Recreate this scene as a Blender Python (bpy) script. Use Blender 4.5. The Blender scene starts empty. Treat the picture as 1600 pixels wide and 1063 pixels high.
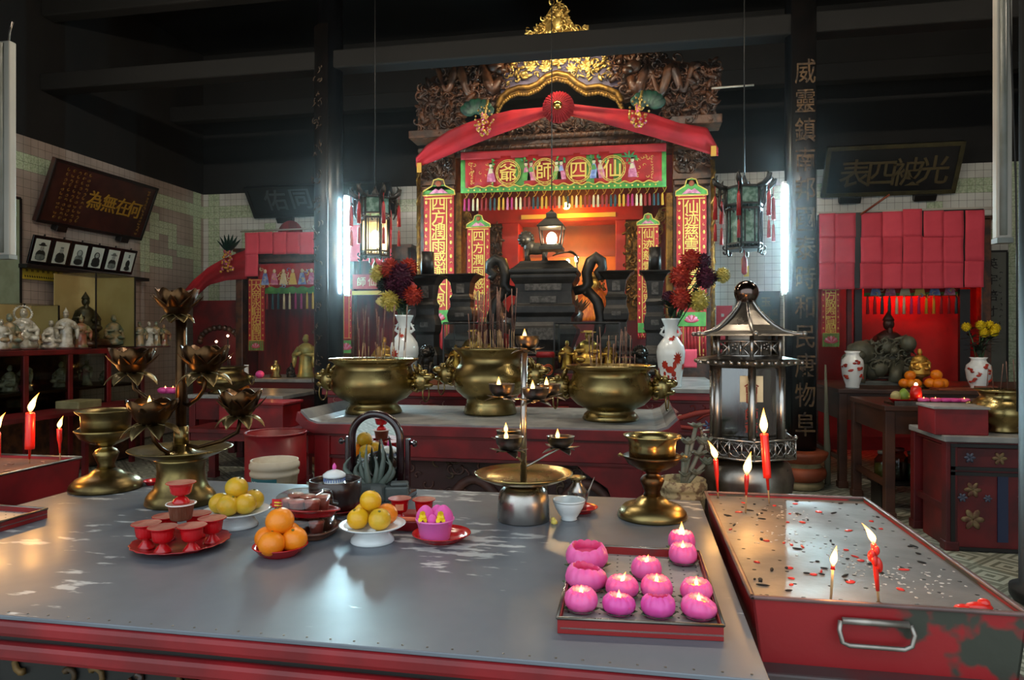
import bpy, bmesh, math, random
from mathutils import Vector, Matrix, Euler

PI = math.pi
SC = bpy.context.scene
COL = SC.collection
rnd = random.Random(11)

# ------------------------------------------------------------------ camera
FPX, HOR, EYE, YAW = 1070.0, 527.0, 1.6, math.radians(10.3)
cam_data = bpy.data.cameras.new('camera')
cam_data.sensor_width = 36.0
cam_data.lens = 36.0 * FPX / 1600.0
cam_data.shift_y = -(531.5 - HOR) / 1600.0
cam_data.clip_start = 0.05
cam = bpy.data.objects.new('camera', cam_data)
COL.objects.link(cam)
cam.location = (0, 0, EYE)
cam.rotation_euler = (PI / 2, 0, YAW)
SC.camera = cam

# ------------------------------------------------------------------ view, world (daylight that enters by the open front of the hall)
vs = SC.view_settings
vs.view_transform = 'Standard'
vs.look = 'None'
vs.exposure = 0.0
vs.gamma = 1.0
vs.use_curve_mapping = False
SC.cycles.max_bounces = 6
SC.cycles.diffuse_bounces = 3
SC.cycles.glossy_bounces = 4
SC.cycles.transmission_bounces = 6
SC.cycles.transparent_max_bounces = 10
SC.cycles.sample_clamp_indirect = 4.0
SC.cycles.caustics_reflective = False
SC.cycles.caustics_refractive = False
world = bpy.data.worlds.new('sky')
SC.world = world
world.use_nodes = True
bg = world.node_tree.nodes['Background']
bg.inputs[0].default_value = (0.80, 0.93, 1.0, 1)
bg.inputs[1].default_value = 1.75
TUBE_POWER = 420.0

# ------------------------------------------------------------------ pixel <-> place
SN, CS = math.sin(YAW), math.cos(YAW)
def A(u, v, Y):
    "point of the photograph on the vertical plane at depth Y"
    s = (u - 800) / FPX
    d = Y / (CS + s * SN)
    return Vector((d * (-SN + s * CS), Y, EYE + (HOR - v) / FPX * d))
def G(u, v, z):
    "point of the photograph on the horizontal plane at height z"
    s = (u - 800) / FPX
    d = (EYE - z) * FPX / (v - HOR)
    return Vector((d * (-SN + s * CS), d * (CS + s * SN), z))
def S(u, v, X):
    "point of the photograph on a side plane"
    s = (u - 800) / FPX
    d = X / (-SN + s * CS)
    return Vector((X, d * (CS + s * SN), EYE + (HOR - v) / FPX * d))
def M(u, Y):
    "metres to one pixel at column u and depth Y"
    return Y / (CS + (u - 800) / FPX * SN) / FPX

# ------------------------------------------------------------------ materials
def lin(c):
    if isinstance(c, str):
        c = [int(c[i:i + 2], 16) / 255 for i in (0, 2, 4)]
    return tuple(x / 12.92 if x <= 0.04045 else ((x + 0.055) / 1.055) ** 2.4 for x in c) + (1,)
MATS = {}
def mat(name, col, rough=0.5, metal=0.0, col2=None, vs=6.0, lo=0.4, hi=0.6, bump=0.0, bs=40.0, coat=0.0,
        emis=None, estr=0.0, trans=0.0, sss=0.0, stretch=None, rvar=0.0, alpha=1.0, detail=4.0, ior=None):
    m = bpy.data.materials.new(name)
    m.use_nodes = True
    nt = m.node_tree
    b = nt.nodes['Principled BSDF']
    b.inputs['Base Color'].default_value = lin(col)
    b.inputs['Roughness'].default_value = rough
    b.inputs['Metallic'].default_value = metal
    b.inputs['Coat Weight'].default_value = coat
    b.inputs['Coat Roughness'].default_value = 0.15
    b.inputs['Transmission Weight'].default_value = trans
    b.inputs['Alpha'].default_value = alpha
    if ior: b.inputs['IOR'].default_value = ior
    if sss:
        b.inputs['Subsurface Weight'].default_value = sss
        b.inputs['Subsurface Radius'].default_value = (0.02, 0.008, 0.006)
        b.inputs['Subsurface Scale'].default_value = 0.6
    if emis:
        b.inputs['Emission Color'].default_value = lin(emis)
        b.inputs['Emission Strength'].default_value = estr
    if col2 or bump or rvar:
        tc = nt.nodes.new('ShaderNodeTexCoord')
        src = tc.outputs['Object']
        if stretch:
            mp = nt.nodes.new('ShaderNodeMapping')
            mp.inputs['Scale'].default_value = stretch
            nt.links.new(src, mp.inputs['Vector'])
            src = mp.outputs['Vector']
        nz = nt.nodes.new('ShaderNodeTexNoise')
        nz.inputs['Scale'].default_value = vs
        nz.inputs['Detail'].default_value = detail
        nt.links.new(src, nz.inputs['Vector'])
        if col2:
            cr = nt.nodes.new('ShaderNodeValToRGB')
            cr.color_ramp.elements[0].position = lo
            cr.color_ramp.elements[0].color = lin(col)
            cr.color_ramp.elements[1].position = hi
            cr.color_ramp.elements[1].color = lin(col2)
            nt.links.new(nz.outputs['Fac'], cr.inputs['Fac'])
            nt.links.new(cr.outputs['Color'], b.inputs['Base Color'])
        if rvar:
            mr = nt.nodes.new('ShaderNodeMapRange')
            mr.inputs['From Min'].default_value = 0.3
            mr.inputs['From Max'].default_value = 0.7
            mr.inputs['To Min'].default_value = max(0.02, rough - rvar)
            mr.inputs['To Max'].default_value = rough + rvar
            nt.links.new(nz.outputs['Fac'], mr.inputs['Value'])
            nt.links.new(mr.outputs['Result'], b.inputs['Roughness'])
        if bump:
            n2 = nt.nodes.new('ShaderNodeTexNoise')
            n2.inputs['Scale'].default_value = bs
            n2.inputs['Detail'].default_value = 3
            nt.links.new(src, n2.inputs['Vector'])
            bp = nt.nodes.new('ShaderNodeBump')
            bp.inputs['Strength'].default_value = bump
            bp.inputs['Distance'].default_value = 0.01
            nt.links.new(n2.outputs['Fac'], bp.inputs['Height'])
            nt.links.new(bp.outputs['Normal'], b.inputs['Normal'])
    MATS[name] = m
    return m

BRASS = mat('brass', 'a3905e', .3, 1, '87744a', 5, bump=.05, bs=18, rvar=.08)
BRASSD = mat('brass_tarnished', '8c7a4c', .34, 1, '5e4f34', 7, bump=.08, bs=25, rvar=.1)
COPPER = mat('lotus_metal', '5a4028', .36, 1, '3a2a1c', 9, bump=.1, bs=30)
LEAFM = mat('lotus_leaf_metal', '96845c', .42, 1, '6a5a3c', 9)
STEEL = mat('steel', 'b8b2ac', .28, 1, '9a948e', 6, rvar=.06)
STEELD = mat('steel_soot', '8c857c', .34, 1, '6a635b', 8, bump=.06, bs=30, rvar=.08)
PEWTER = mat('pewter', '2b2825', .42, .35, '1a1816', 8, bump=.15, bs=45)
PEWTERL = mat('pewter_panel', '5c5956', .6, .3, '3b3937', 30, bump=.4, bs=90)
REDL = mat('red_lacquer', '8c0f18', .5, 0, '6a0b12', 4, coat=.05, bump=.03, bs=30)
REDD = mat('red_paint_dark', '6a1014', .5, 0, '470a0e', 3, bump=.05)
REDW = mat('red_paint_worn', '8c1a1a', .5, 0, '4a3430', 5, lo=.55, hi=.66, bump=.1, bs=30)
WOOD = mat('wood_brown', '3c2216', .42, 0, '24130c', 5, stretch=(1, 1, .2), coat=.15)
WOODB = mat('wood_table', '4e2c1c', .45, 0, '331b11', 4, stretch=(.3, .3, 1))
WOODD = mat('wood_carved', '5c351c', .42, 0, '2e180d', 9, bump=.5, bs=28, coat=.2)
WOODK = mat('wood_black', '120d0c', .42, 0, '0a0808', 5, coat=.05)
MAHOG = mat('mahogany', '2c1014', .25, 0, '1b0a0d', 6, coat=.5)
SOOT = mat('soot', '100f10', .75, 0, '0a0a0b', 2, bump=.1, bs=8)
SOOTL = mat('soot_wood', '0a0909', .85, 0, '060606', 3, stretch=(.3, 1, 1))
CLOTH = mat('red_cloth', 'b01222', .75, 0, '8c0c1a', 3, bump=.12, bs=18)
CLOTHD = mat('red_cloth_dark', '7c1018', .8, 0, '560a10', 4, bump=.2, bs=15, stretch=(4, 4, .4))
PAPER = mat('red_paper', 'ee566a', .8, 0, 'e44c60', 3, bump=.06, bs=8)
PAPER2 = mat('red_paper_darker', 'e04a5e', .8, 0, 'd44254', 3, bump=.06, bs=8)
BANNER = mat('banner_red', 'b21a20', .6, 0, '9a1218', 8, bump=.1, bs=25)
BANNERT = mat('banner_top_cloth', 'a81c26', .7, 0, '98141f', 6)
GREEN = mat('banner_green', '5aa04a', .6, 0, '47853c', 10)
GOLD = mat('gold_leaf', 'd2b46a', .36, .7, 'a07c3c', 20, bump=.15, bs=60)
GOLDD = mat('gold_old', '8a6428', .42, .7, '5a3e18', 16, bump=.2, bs=50)
GOLDP = mat('gold_paint', 'd9b95a', .5, .2)
GOLDDULL = mat('gold_paint_dull', '6e5228', .6, .2, '3e2c18', 16, .38, .62)
GOLDFADE = mat('gold_paint_faded', '4d3a2a', .7, 0, '35281f', 14)
PINK = mat('embroidery_pink', 'd98ca6', .6, 0, 'b85a80', 20)
BLUE = mat('embroidery_blue', '5a6fae', .6, 0, '8fa6d0', 20)
WHITE = mat('white_paint', 'e6e4de', .5)
CREAM = mat('cream', 'd9cba6', .6, 0, 'c4b48c', 8)
PORC = mat('porcelain', 'e8ecec', .12, 0, 'dde3e4', 4, coat=.5)
PORCB = mat('porcelain_statue', 'c9c6ba', .2, 0, '8e8672', 12, coat=.5)
PORCC = mat('glazed_statue', 'a98a62', .2, 0, '5e6a5a', 10, coat=.5)
PORCR = mat('glazed_statue_red', '9a5a44', .22, 0, '7d7a52', 9, coat=.5)
GLAZER = mat('glaze_red', 'b8331e', .3, 0, '8e2214', 15)
PLRED = mat('red_plastic', 'c8141c', .2, 0, 'ae1016', 5, coat=.3, sss=.1)
PLREDT = mat('red_plastic_thin', 'a81820', .3, 0, '8e1219', 8, coat=.3, sss=.2)
LID = mat('foil_lid', 'd08c7a', .3, .1, 'b85c50', 22, coat=.3)
CUPB = mat('jelly_brown', '7c5140', .35, 0, '65402f', 10, coat=.3, sss=.2)
ORANGE = mat('orange_peel', 'f08a14', .38, 0, 'e87d0e', 6, bump=.12, bs=140, sss=.08)
ORANGEY = mat('orange_yellow', 'e8b41e', .35, 0, 'dba21a', 5, bump=.12, bs=130, sss=.08)
ORANGEG = mat('orange_green', 'dba824', .38, 0, 'a59c2c', 14, .42, .78, bump=.12, bs=130, sss=.08)
PEEL = mat('peel_stem', '6a6a24', .6)
WAXR = mat('red_wax', 'd8261a', .3, 0, 'c41c14', 8, sss=.35, coat=.2)
WAXP = mat('pink_wax', 'f26cb0', .4, 0, 'ec5aa4', 12, sss=.35)
WAXP2 = mat('pink_wax_deep', 'e85ab0', .4, 0, 'dd4aa2', 12, sss=.3)
WAXLIT = mat('wax_pool', 'f08a5a', .25, 0, 'f2a070', 20, sss=.4)  # orange flame glow put into the pool colour of burning candles
WAXH = mat('wax_hollow', 'e0457e', .4, 0, 'd83a6a', 20, sss=.3)
PETALG = mat('green_plastic', '2c5a34', .35, 0, '1f4427', 8, coat=.2)
LEAF = mat('leaf_dark', '1f3224', .5, 0, '12201a', 8)
LEAFG = mat('leaf_green', '3a5a34', .5, 0, '24402a', 8)
FLR = mat('bloom_red', 'c0442c', .7, 0, 'a02a22', 20)
FLP = mat('bloom_purple', '5c1c38', .7, 0, '44122c', 20)
FLY = mat('bloom_yellow', 'c4b04a', .7, 0, 'd8c870', 20)
FLYB = mat('bloom_bright_yellow', 'f0d820', .6, 0, 'dcbc14', 20)
INCENSE = mat('incense_stick', '8c6a58', .8, 0, '6e4e48', 30)
BAMBOO = mat('bamboo', 'c4a072', .6, 0, 'ac855a', 20)
ASH = mat('ash', '8a8682', .9, 0, '5c5856', 25, bump=.5, bs=60)
WICK = mat('wick', '1a1412', .9)
CHAR = mat('charred', '141110', .8)
STONEW = mat('table_stone', '9a9a98', .42, 0, '7f8080', 5, rvar=.1, bump=.03)
CONC = mat('grey_ceramic', '5a5f5c', .55, 0, '444a48', 8, bump=.1, bs=30)
ALOE = mat('aloe_grey', '5f6a60', .5, 0, '4b554d', 6)
PLWHITE = mat('bucket_plastic', 'c6bda8', .5, 0, '9a7f68', 6, .5, .72, bump=.05)
TEAL = mat('label_teal', '2a6a74', .5)
BLACK = mat('black_matte', '0c0b0b', .5)
BLACKG = mat('black_gloss', '0e0d0e', .2, coat=.4)
GREYP = mat('grey_plastic', '8a8c88', .5, 0, '75776f', 4)
PVC = mat('pvc_white', 'b9b3a8', .45, 0, 'a49d92', 3, stretch=(1, 1, .3))
PHOTO = mat('photo_paper', 'c2cbc2', .4)
PHOTOG = mat('photo_grey', '6d7772', .5, 0, '525a56', 20)
PHOTOD = mat('photo_dark', '1f2422', .5)
YSIGN = mat('sign_yellow', 'b09a2c', .6)
AMBER = mat('amber_panel', 'c47a2a', .5, 0, 'a8601c', 2)
REDLIT = mat('shrine_red', 'b4180f', .5, 0, '9a120c', 4)
PEDR = mat('pedestal_ochre', '9a4a2a', .6, 0, '7c3a22', 5, bump=.08)
PEDG = mat('pedestal_stone', '9a8a66', .7, 0, '7d7050', 6, bump=.1)
PEACOCK = mat('peacock_green', '1f4a38', .4, .2, '12302a', 14)
JEWEL = mat('jewel_pink', 'c45a8a', .2, .3, 'd8a63c', 30, .45, .5)
CARVEP = mat('crest_purple', '4a3d56', .6, 0, '382e42', 8)
def emission(name, col, strength):
    m = bpy.data.materials.new(name)
    m.use_nodes = True
    nt = m.node_tree
    nt.nodes.remove(nt.nodes['Principled BSDF'])
    e = nt.nodes.new('ShaderNodeEmission')
    e.inputs[0].default_value = lin(col)
    e.inputs[1].default_value = strength
    nt.links.new(e.outputs[0], nt.nodes['Material Output'].inputs[0])
    return m
def flame_material(name, k):
    m = bpy.data.materials.new(name)
    m.use_nodes = True
    nt = m.node_tree
    nt.nodes.remove(nt.nodes['Principled BSDF'])
    tc = nt.nodes.new('ShaderNodeTexCoord')
    sp = nt.nodes.new('ShaderNodeSeparateXYZ')
    cr = nt.nodes.new('ShaderNodeValToRGB')
    cr.color_ramp.elements[0].color = (.9, .22, .03, 1)
    cr.color_ramp.elements[1].color = (.8, .22, .02, 1)
    for q, c in ((.18, (1, .62, .2, 1)), (.55, (1, .66, .22, 1)), (.8, (1, .5, .1, 1))):
        e = cr.color_ramp.elements.new(q)
        e.color = c
    em = nt.nodes.new('ShaderNodeEmission')
    em.inputs[1].default_value = k
    tr = nt.nodes.new('ShaderNodeBsdfTransparent')
    tr.inputs[0].default_value = (.75, .7, .6, 1)
    ad = nt.nodes.new('ShaderNodeAddShader')
    nt.links.new(tc.outputs['Generated'], sp.inputs[0])
    nt.links.new(sp.outputs[2], cr.inputs[0])
    nt.links.new(cr.outputs[0], em.inputs[0])
    nt.links.new(em.outputs[0], ad.inputs[0])
    nt.links.new(tr.outputs[0], ad.inputs[1])
    nt.links.new(ad.outputs[0], nt.nodes['Material Output'].inputs[0])
    return m
FLAME = flame_material('flame', 2.8)
FLAMEB = flame_material('big_flame', 3.4)
TUBEL = emission('fluorescent', 'c8f4ff', TUBE_POWER)
TUBEC = emission('fluorescent_ceiling', 'fff0d8', 250)
TUBEW = emission('fluorescent_warm', 'fff0cc', 120)
LANTW = emission('lantern_glow_hot', 'ffe4b4', 130)
BULBA = emission('amber_bulb', 'ffb030', 380)
BULBR = emission('red_bulb', 'ff2008', 110)
DOT = emission('pilot_lamp', 'ffd8b0', 8)
def glass(name, tint, mixw, rough=0.03):
    m = bpy.data.materials.new(name)
    m.use_nodes = True
    nt = m.node_tree
    nt.nodes.remove(nt.nodes['Principled BSDF'])
    t = nt.nodes.new('ShaderNodeBsdfTransparent')
    t.inputs[0].default_value = lin(tint)
    g = nt.nodes.new('ShaderNodeBsdfGlossy')
    g.inputs['Roughness'].default_value = rough
    x = nt.nodes.new('ShaderNodeMixShader')
    fr = nt.nodes.new('ShaderNodeLayerWeight')
    pw = nt.nodes.new('ShaderNodeMath')
    pw.operation = 'POWER'
    pw.inputs[1].default_value = 4.0
    nt.links.new(fr.outputs['Facing'], pw.inputs[0])
    ad = nt.nodes.new('ShaderNodeMath')
    ad.operation = 'MULTIPLY_ADD'
    ad.inputs[1].default_value = .3
    ad.inputs[2].default_value = mixw
    nt.links.new(pw.outputs[0], ad.inputs[0])
    nt.links.new(ad.outputs[0], x.inputs[0])
    nt.links.new(t.outputs[0], x.inputs[1])
    nt.links.new(g.outputs[0], x.inputs[2])
    nt.links.new(x.outputs[0], nt.nodes['Material Output'].inputs[0])
    return m
GLASS = glass('clear_glass', 'f4f6f4', .003, 0.0)
GLASSD = glass('dusty_glass', 'd4d8d0', .02)
PLCLEAR = glass('clear_plastic', 'f4f2f0', .035, .08)
MIRROR = mat('mirror_silver', 'd8dcdc', .02, 1)

# ------------------------------------------------------------------ geometry helpers
_txt = {}
def glyph(s):
    if s in _txt: return _txt[s]
    c = bpy.data.curves.new('t', 'FONT')
    c.body = s
    c.size = 1
    c.resolution_u = 2
    c.offset = .006
    o = bpy.data.objects.new('t', c)
    COL.objects.link(o)
    dg = bpy.context.evaluated_depsgraph_get()
    me = bpy.data.meshes.new_from_object(o.evaluated_get(dg))
    vs_ = [(p.co.x - .5, p.co.y - .38) for p in me.vertices]
    fs_ = [tuple(p.vertices) for p in me.polygons]
    bpy.data.objects.remove(o)
    bpy.data.curves.remove(c)
    bpy.data.meshes.remove(me)
    _txt[s] = (vs_, fs_)
    return _txt[s]

class MB:
    def __init__(s):
        s.v, s.f, s.m, s.s = [], [], [], []
    def add(s, vs, fs, m=0, sm=False):
        o = len(s.v)
        s.v += [tuple(p) for p in vs]
        s.f += [tuple(i + o for i in f) for f in fs]
        s.m += [m] * len(fs)
        s.s += [sm] * len(fs)
        return s
    def box(s, c, d, m=0, rz=0, top=1.0, R=None):
        x, y, z = d[0] / 2, d[1] / 2, d[2] / 2
        ps = [Vector((a * x * (top if k > 0 else 1), b * y * (top if k > 0 else 1), k * z)) for k in (-1, 1) for a, b in ((-1, -1), (1, -1), (1, 1), (-1, 1))]
        if R is not None: ps = [R @ p for p in ps]
        elif rz:
            q = Matrix.Rotation(rz, 3, 'Z')
            ps = [q @ p for p in ps]
        c = Vector(c)
        return s.add([p + c for p in ps], [(3, 2, 1, 0), (4, 5, 6, 7), (0, 1, 5, 4), (1, 2, 6, 5), (2, 3, 7, 6), (3, 0, 4, 7)], m)
    def box2(s, lo, hi, m=0):
        return s.box([(a + b) / 2 for a, b in zip(lo, hi)], [b - a for a, b in zip(lo, hi)], m)
    def lathe(s, prof, c=(0, 0, 0), n=24, m=0, sm=True, fn=None, sq=(1, 1), R=None, cap=True, square=False, rz=0):
        vs, fs = [], []
        if square: n = 4
        k = len(prof)
        for r, z in prof:
            for i in range(n):
                a = 2 * PI * i / n + (PI / 4 if square else 0) + rz
                rr = r * (math.sqrt(2) if square else 1)
                zz = z
                if fn: rr, zz = fn(a, r, z)
                p = Vector((rr * math.cos(a) * sq[0], rr * math.sin(a) * sq[1], zz))
                if R is not None: p = R @ p
                vs.append(p + Vector(c))
        for j in range(k - 1):
            for i in range(n):
                fs.append((j * n + i, j * n + (i + 1) % n, (j + 1) * n + (i + 1) % n, (j + 1) * n + i))
        if cap:
            if prof[0][0] > 1e-5: fs.append(tuple(range(n - 1, -1, -1)))
            if prof[-1][0] > 1e-5: fs.append(tuple((k - 1) * n + i for i in range(n)))
        return s.add(vs, fs, m, sm and not square)
    def tube(s, pts, r, n=8, m=0, sm=True, cap=True):
        pts = [Vector(p) for p in pts]
        k = len(pts)
        rs = r if isinstance(r, (list, tuple)) else [r] * k
        vs, fs = [], []
        up = None
        for i, p in enumerate(pts):
            t = (pts[min(i + 1, k - 1)] - pts[max(i - 1, 0)]).normalized()
            if up is None:
                up = t.orthogonal().normalized()
            else:
                up = (up - t * up.dot(t))
                up = up.normalized() if up.length > 1e-6 else t.orthogonal().normalized()
            w = t.cross(up)
            for j in range(n):
                a = 2 * PI * j / n
                vs.append(p + (up * math.cos(a) + w * math.sin(a)) * rs[i])
        for i in range(k - 1):
            for j in range(n):
                fs.append((i * n + j, i * n + (j + 1) % n, (i + 1) * n + (j + 1) % n, (i + 1) * n + j))
        if cap:
            fs.append(tuple(range(n - 1, -1, -1)))
            fs.append(tuple((k - 1) * n + j for j in range(n)))
        return s.add(vs, fs, m, sm)
    def ell(s, c, r, n=14, k=9, m=0, R=None, fn=None):
        if not isinstance(r, (list, tuple)): r = (r, r, r)
        vs, fs = [], []
        c = Vector(c)
        for j in range(1, k):
            t = PI * j / k
            for i in range(n):
                a = 2 * PI * i / n
                q = 1.0 if not fn else fn(a, t)
                p = Vector((math.sin(t) * math.cos(a) * r[0] * q, math.sin(t) * math.sin(a) * r[1] * q, -math.cos(t) * r[2] * q))
                if R is not None: p = R @ p
                vs.append(p + c)
        b, tp = Vector((0, 0, -r[2])), Vector((0, 0, r[2]))
        if fn: b, tp = b * fn(0, 0), tp * fn(0, PI)
        if R is not None: b, tp = R @ b, R @ tp
        vs += [b + c, tp + c]
        nb = (k - 1) * n
        for j in range(k - 2):
            for i in range(n):
                fs.append((j * n + i, j * n + (i + 1) % n, (j + 1) * n + (i + 1) % n, (j + 1) * n + i))
        for i in range(n):
            fs.append((nb, (i + 1) % n, i))
            fs.append((nb + 1, (k - 2) * n + i, (k - 2) * n + (i + 1) % n))
        return s.add(vs, fs, m, True)
    def prism(s, poly, d, m=0):
        "poly: list of 3-D points of a flat outline; d: extrusion vector"
        n = len(poly)
        d = Vector(d)
        p = [Vector(q) for q in poly]
        s.add(p + [q + d for q in p], [tuple(range(n)), tuple(range(2 * n - 1, n - 1, -1))] + [(i, i + n, (i + 1) % n + n, (i + 1) % n) for i in range(n)], m)
        return s
    def sheet(s, rows, m=0, sm=True):
        k, n = len(rows), len(rows[0])
        return s.add([p for r in rows for p in r], [(i * n + j, i * n + j + 1, (i + 1) * n + j + 1, (i + 1) * n + j) for i in range(k - 1) for j in range(n - 1)], m, sm)
    def petal(s, base, a, L, w, e0, e1, m=0, k=6, cup=.25, tip=1.0):
        "a petal from base, heading a, its elevation turning from e0 to e1"
        p = Vector(base)
        rows = []
        dx, dy = math.cos(a), math.sin(a)
        side = Vector((-dy, dx, 0))
        for i in range(k + 1):
            t = i / k
            e = e0 + (e1 - e0) * t
            ww = w * (math.sin(PI * min(1, t ** .75 * .98 + .02)) ** .8 * tip + (1 - tip) * .5) * .5
            nrm = Vector((-dx * math.sin(e), -dy * math.sin(e), math.cos(e)))
            rows.append([p + side * ww * q + nrm * (abs(q) * ww * cup) for q in (-1, -.5, 0, .5, 1)])
            p = p + Vector((dx * math.cos(e), dy * math.cos(e), math.sin(e))) * (L / k)
        return s.sheet(rows, m)
    def text(s, ch, size, o, ex, ey, m=0, th=0.002, wide=1.0):
        "one character: centre o, unit axes ex (reading) and ey (up), lifted by th towards the reader"
        ex, ey, o = Vector(ex), Vector(ey), Vector(o)
        nz = ex.cross(ey)
        vs, fs = glyph(ch)
        n = len(vs)
        top = [o + ex * (x * size * wide) + ey * (y * size) + nz * th for x, y in vs]
        low = [p - nz * th for p in top]
        es = {}
        for f in fs:
            for i in range(len(f)):
                e = (f[i], f[(i + 1) % len(f)])
                es[e] = 1
        side = [(a, a + n, b + n, b) for (a, b) in es if (b, a) not in es]
        return s.add(top + low, list(fs) + side, m)
    def build(s, name, mats, parent=None, loc=None, bevel=0, solid=0, rz=0, sub=0):
        me = bpy.data.meshes.new(name)
        me.from_pydata(s.v, [], s.f)
        if not isinstance(mats, (list, tuple)): mats = [mats]
        for q in mats: me.materials.append(q)
        me.polygons.foreach_set('material_index', s.m)
        me.polygons.foreach_set('use_smooth', s.s)
        me.update()
        o = bpy.data.objects.new(name, me)
        COL.objects.link(o)
        if parent: o.parent = parent
        if loc is not None: o.location = loc
        if rz: o.rotation_euler = (0, 0, rz)
        if solid:
            q = o.modifiers.new('thickness', 'SOLIDIFY')
            q.thickness = solid
            q.offset = 0
        if bevel:
            q = o.modifiers.new('edge', 'BEVEL')
            q.width = bevel
            q.segments = 2
            q.limit_method = 'ANGLE'
        if sub:
            q = o.modifiers.new('smooth', 'SUBSURF')
            q.levels = q.render_levels = sub
        return o

def tag(o, label, cat, group=None, kind=None):
    o['label'] = label
    o['category'] = cat
    if group: o['group'] = group
    if kind: o['kind'] = kind
    return o
def T(name, label, cat, loc, rz=0, group=None):
    o = bpy.data.objects.new(name, None)
    COL.objects.link(o)
    o.location = loc
    o.rotation_euler = (0, 0, rz)
    return tag(o, label, cat, group)
def struct(name, mb, mats, parent=None, **k):
    o = mb.build(name, mats, parent, **k)
    if not parent: o['kind'] = 'structure'
    return o
def copy_tree(o, parent=None):
    c = o.copy()
    COL.objects.link(c)
    if parent: c.parent = parent
    for ch in [q for q in KIDS(o)]: copy_tree(ch, c)
    return c
def KIDS(o):
    return [q for q in COL.objects if q.parent == o]
def dup(o, loc, label=None, rz=None, sc=None, group=None):
    c = copy_tree(o)
    c.location = loc
    if rz is not None: c.rotation_euler = (0, 0, rz)
    if sc is not None: c.scale = (sc, sc, sc) if not isinstance(sc, tuple) else sc
    if label: c['label'] = label
    if group: c['group'] = group
    return c
def inside(poly, x, y):
    r = False
    j = len(poly) - 1
    for i in range(len(poly)):
        if (poly[i][1] > y) != (poly[j][1] > y) and x < (poly[j][0] - poly[i][0]) * (y - poly[i][1]) / (poly[j][1] - poly[i][1]) + poly[i][0]:
            r = not r
        j = i
    return r
def curl(mb, o, ex, ey, r, w, m=0, turn=4.2, st=0, n=5, k=9, lift=None):
    "a small carved scroll in the plane ex, ey"
    o, ex, ey = Vector(o), Vector(ex), Vector(ey)
    pts, rs = [], []
    for i in range(k + 1):
        t = i / k
        a = st + turn * t
        q = r * (1 - .72 * t)
        pts.append(o + ex * (q * math.cos(a)) + ey * (q * math.sin(a)) + (lift * t if lift is not None else Vector((0, 0, 0))))
        rs.append(w * (.55 + .6 * t))
    mb.tube(pts, rs, n, m)
def carve(mb, poly, conv, n, rmin, rmax, m=0, rg=rnd, lift=.03, leaf=.4, mats=None):
    "fill an outline (in photograph pixels, conv() places them) with carved scrolls and leaves in relief"
    xs, ys = [p[0] for p in poly], [p[1] for p in poly]
    c = 0
    t = 0
    while c < n and t < n * 30:
        t += 1
        x, y = rg.uniform(min(xs), max(xs)), rg.uniform(min(ys), max(ys))
        if not inside(poly, x, y): continue
        o = conv(x, y) + Vector((0, -rg.uniform(0, lift), 0))
        r = rg.uniform(rmin, rmax)
        mm = rg.choice(mats) if mats else m
        if rg.random() < leaf:
            a = rg.uniform(0, 2 * PI)
            R = Matrix.Rotation(a, 3, 'Y')
            mb.ell(o, (r, r * .4, r * .42), 8, 5, mm, R)
        else:
            curl(mb, o, (1, 0, 0), (0, 0, 1), r, r * .2, mm, rg.choice((-1, 1)) * rg.uniform(3.4, 5.4), rg.uniform(0, 6.28), lift=Vector((0, -lift * .6, 0)))
        c += 1
# ------------------------------------------------------------------ the hall
XL, XR, YB = -7.58, 5.58, 11.0
ZT = 4.13          # top of the tiling
ZC = 6.6
YF = 7.72          # line of the columns and the tie beam
TILE = mat('tile_pink', 'a8988f', .28, 0, '96877e', 2.0, coat=.3)
TILEW = mat('tile_white', 'd4d4ce', .28, 0, 'c4c2bc', 2.0, coat=.3)
TILEG = mat('tile_green', '9fb08e', .3, 0, 'c3cdb2', 42, .4, .6, coat=.3)
GROUT = mat('grout', '55504b', .9)

def floor_material():
    m = mat('floor_tile', '6b6e62', .5)
    nt = m.node_tree
    b = nt.nodes['Principled BSDF']
    tc = nt.nodes.new('ShaderNodeTexCoord')
    mp = nt.nodes.new('ShaderNodeMapping')
    mp.inputs['Rotation'].default_value = (0, 0, PI / 4)
    nt.links.new(tc.outputs['Object'], mp.inputs['Vector'])
    sx = nt.nodes.new('ShaderNodeSeparateXYZ')
    nt.links.new(mp.outputs['Vector'], sx.inputs[0])
    def math_(op, a, bb=None):
        n = nt.nodes.new('ShaderNodeMath')
        n.operation = op
        if hasattr(a, 'links'): nt.links.new(a, n.inputs[0])
        else: n.inputs[0].default_value = a
        if bb is not None:
            if hasattr(bb, 'links'): nt.links.new(bb, n.inputs[1])
            else: n.inputs[1].default_value = bb
        return n.outputs[0]
    P_ = .30
    def cell(c): return math_('ABSOLUTE', math_('SUBTRACT', math_('FRACT', math_('DIVIDE', c, P_)), .5))
    d = math_('MAXIMUM', cell(sx.outputs[0]), cell(sx.outputs[1]))
    ring = math_('GREATER_THAN', math_('SINE', math_('MULTIPLY', d, 2 * PI * 5)), .25)
    nz = nt.nodes.new('ShaderNodeTexNoise')
    nz.inputs['Scale'].default_value = 3
    mx = nt.nodes.new('ShaderNodeMix')
    mx.data_type = 'RGBA'
    mx.inputs['A'].default_value = lin('c4c8b8')
    mx.inputs['B'].default_value = lin('7d8272')
    nt.links.new(ring, mx.inputs['Factor'])
    m2 = nt.nodes.new('ShaderNodeMix')
    m2.data_type = 'RGBA'
    m2.blend_type = 'MULTIPLY'
    m2.inputs['Factor'].default_value = .6
    nt.links.new(mx.outputs['Result'], m2.inputs['A'])
    nt.links.new(nz.outputs['Fac'], m2.inputs['B'])
    nt.links.new(m2.outputs['Result'], b.inputs['Base Color'])
    return m
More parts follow.
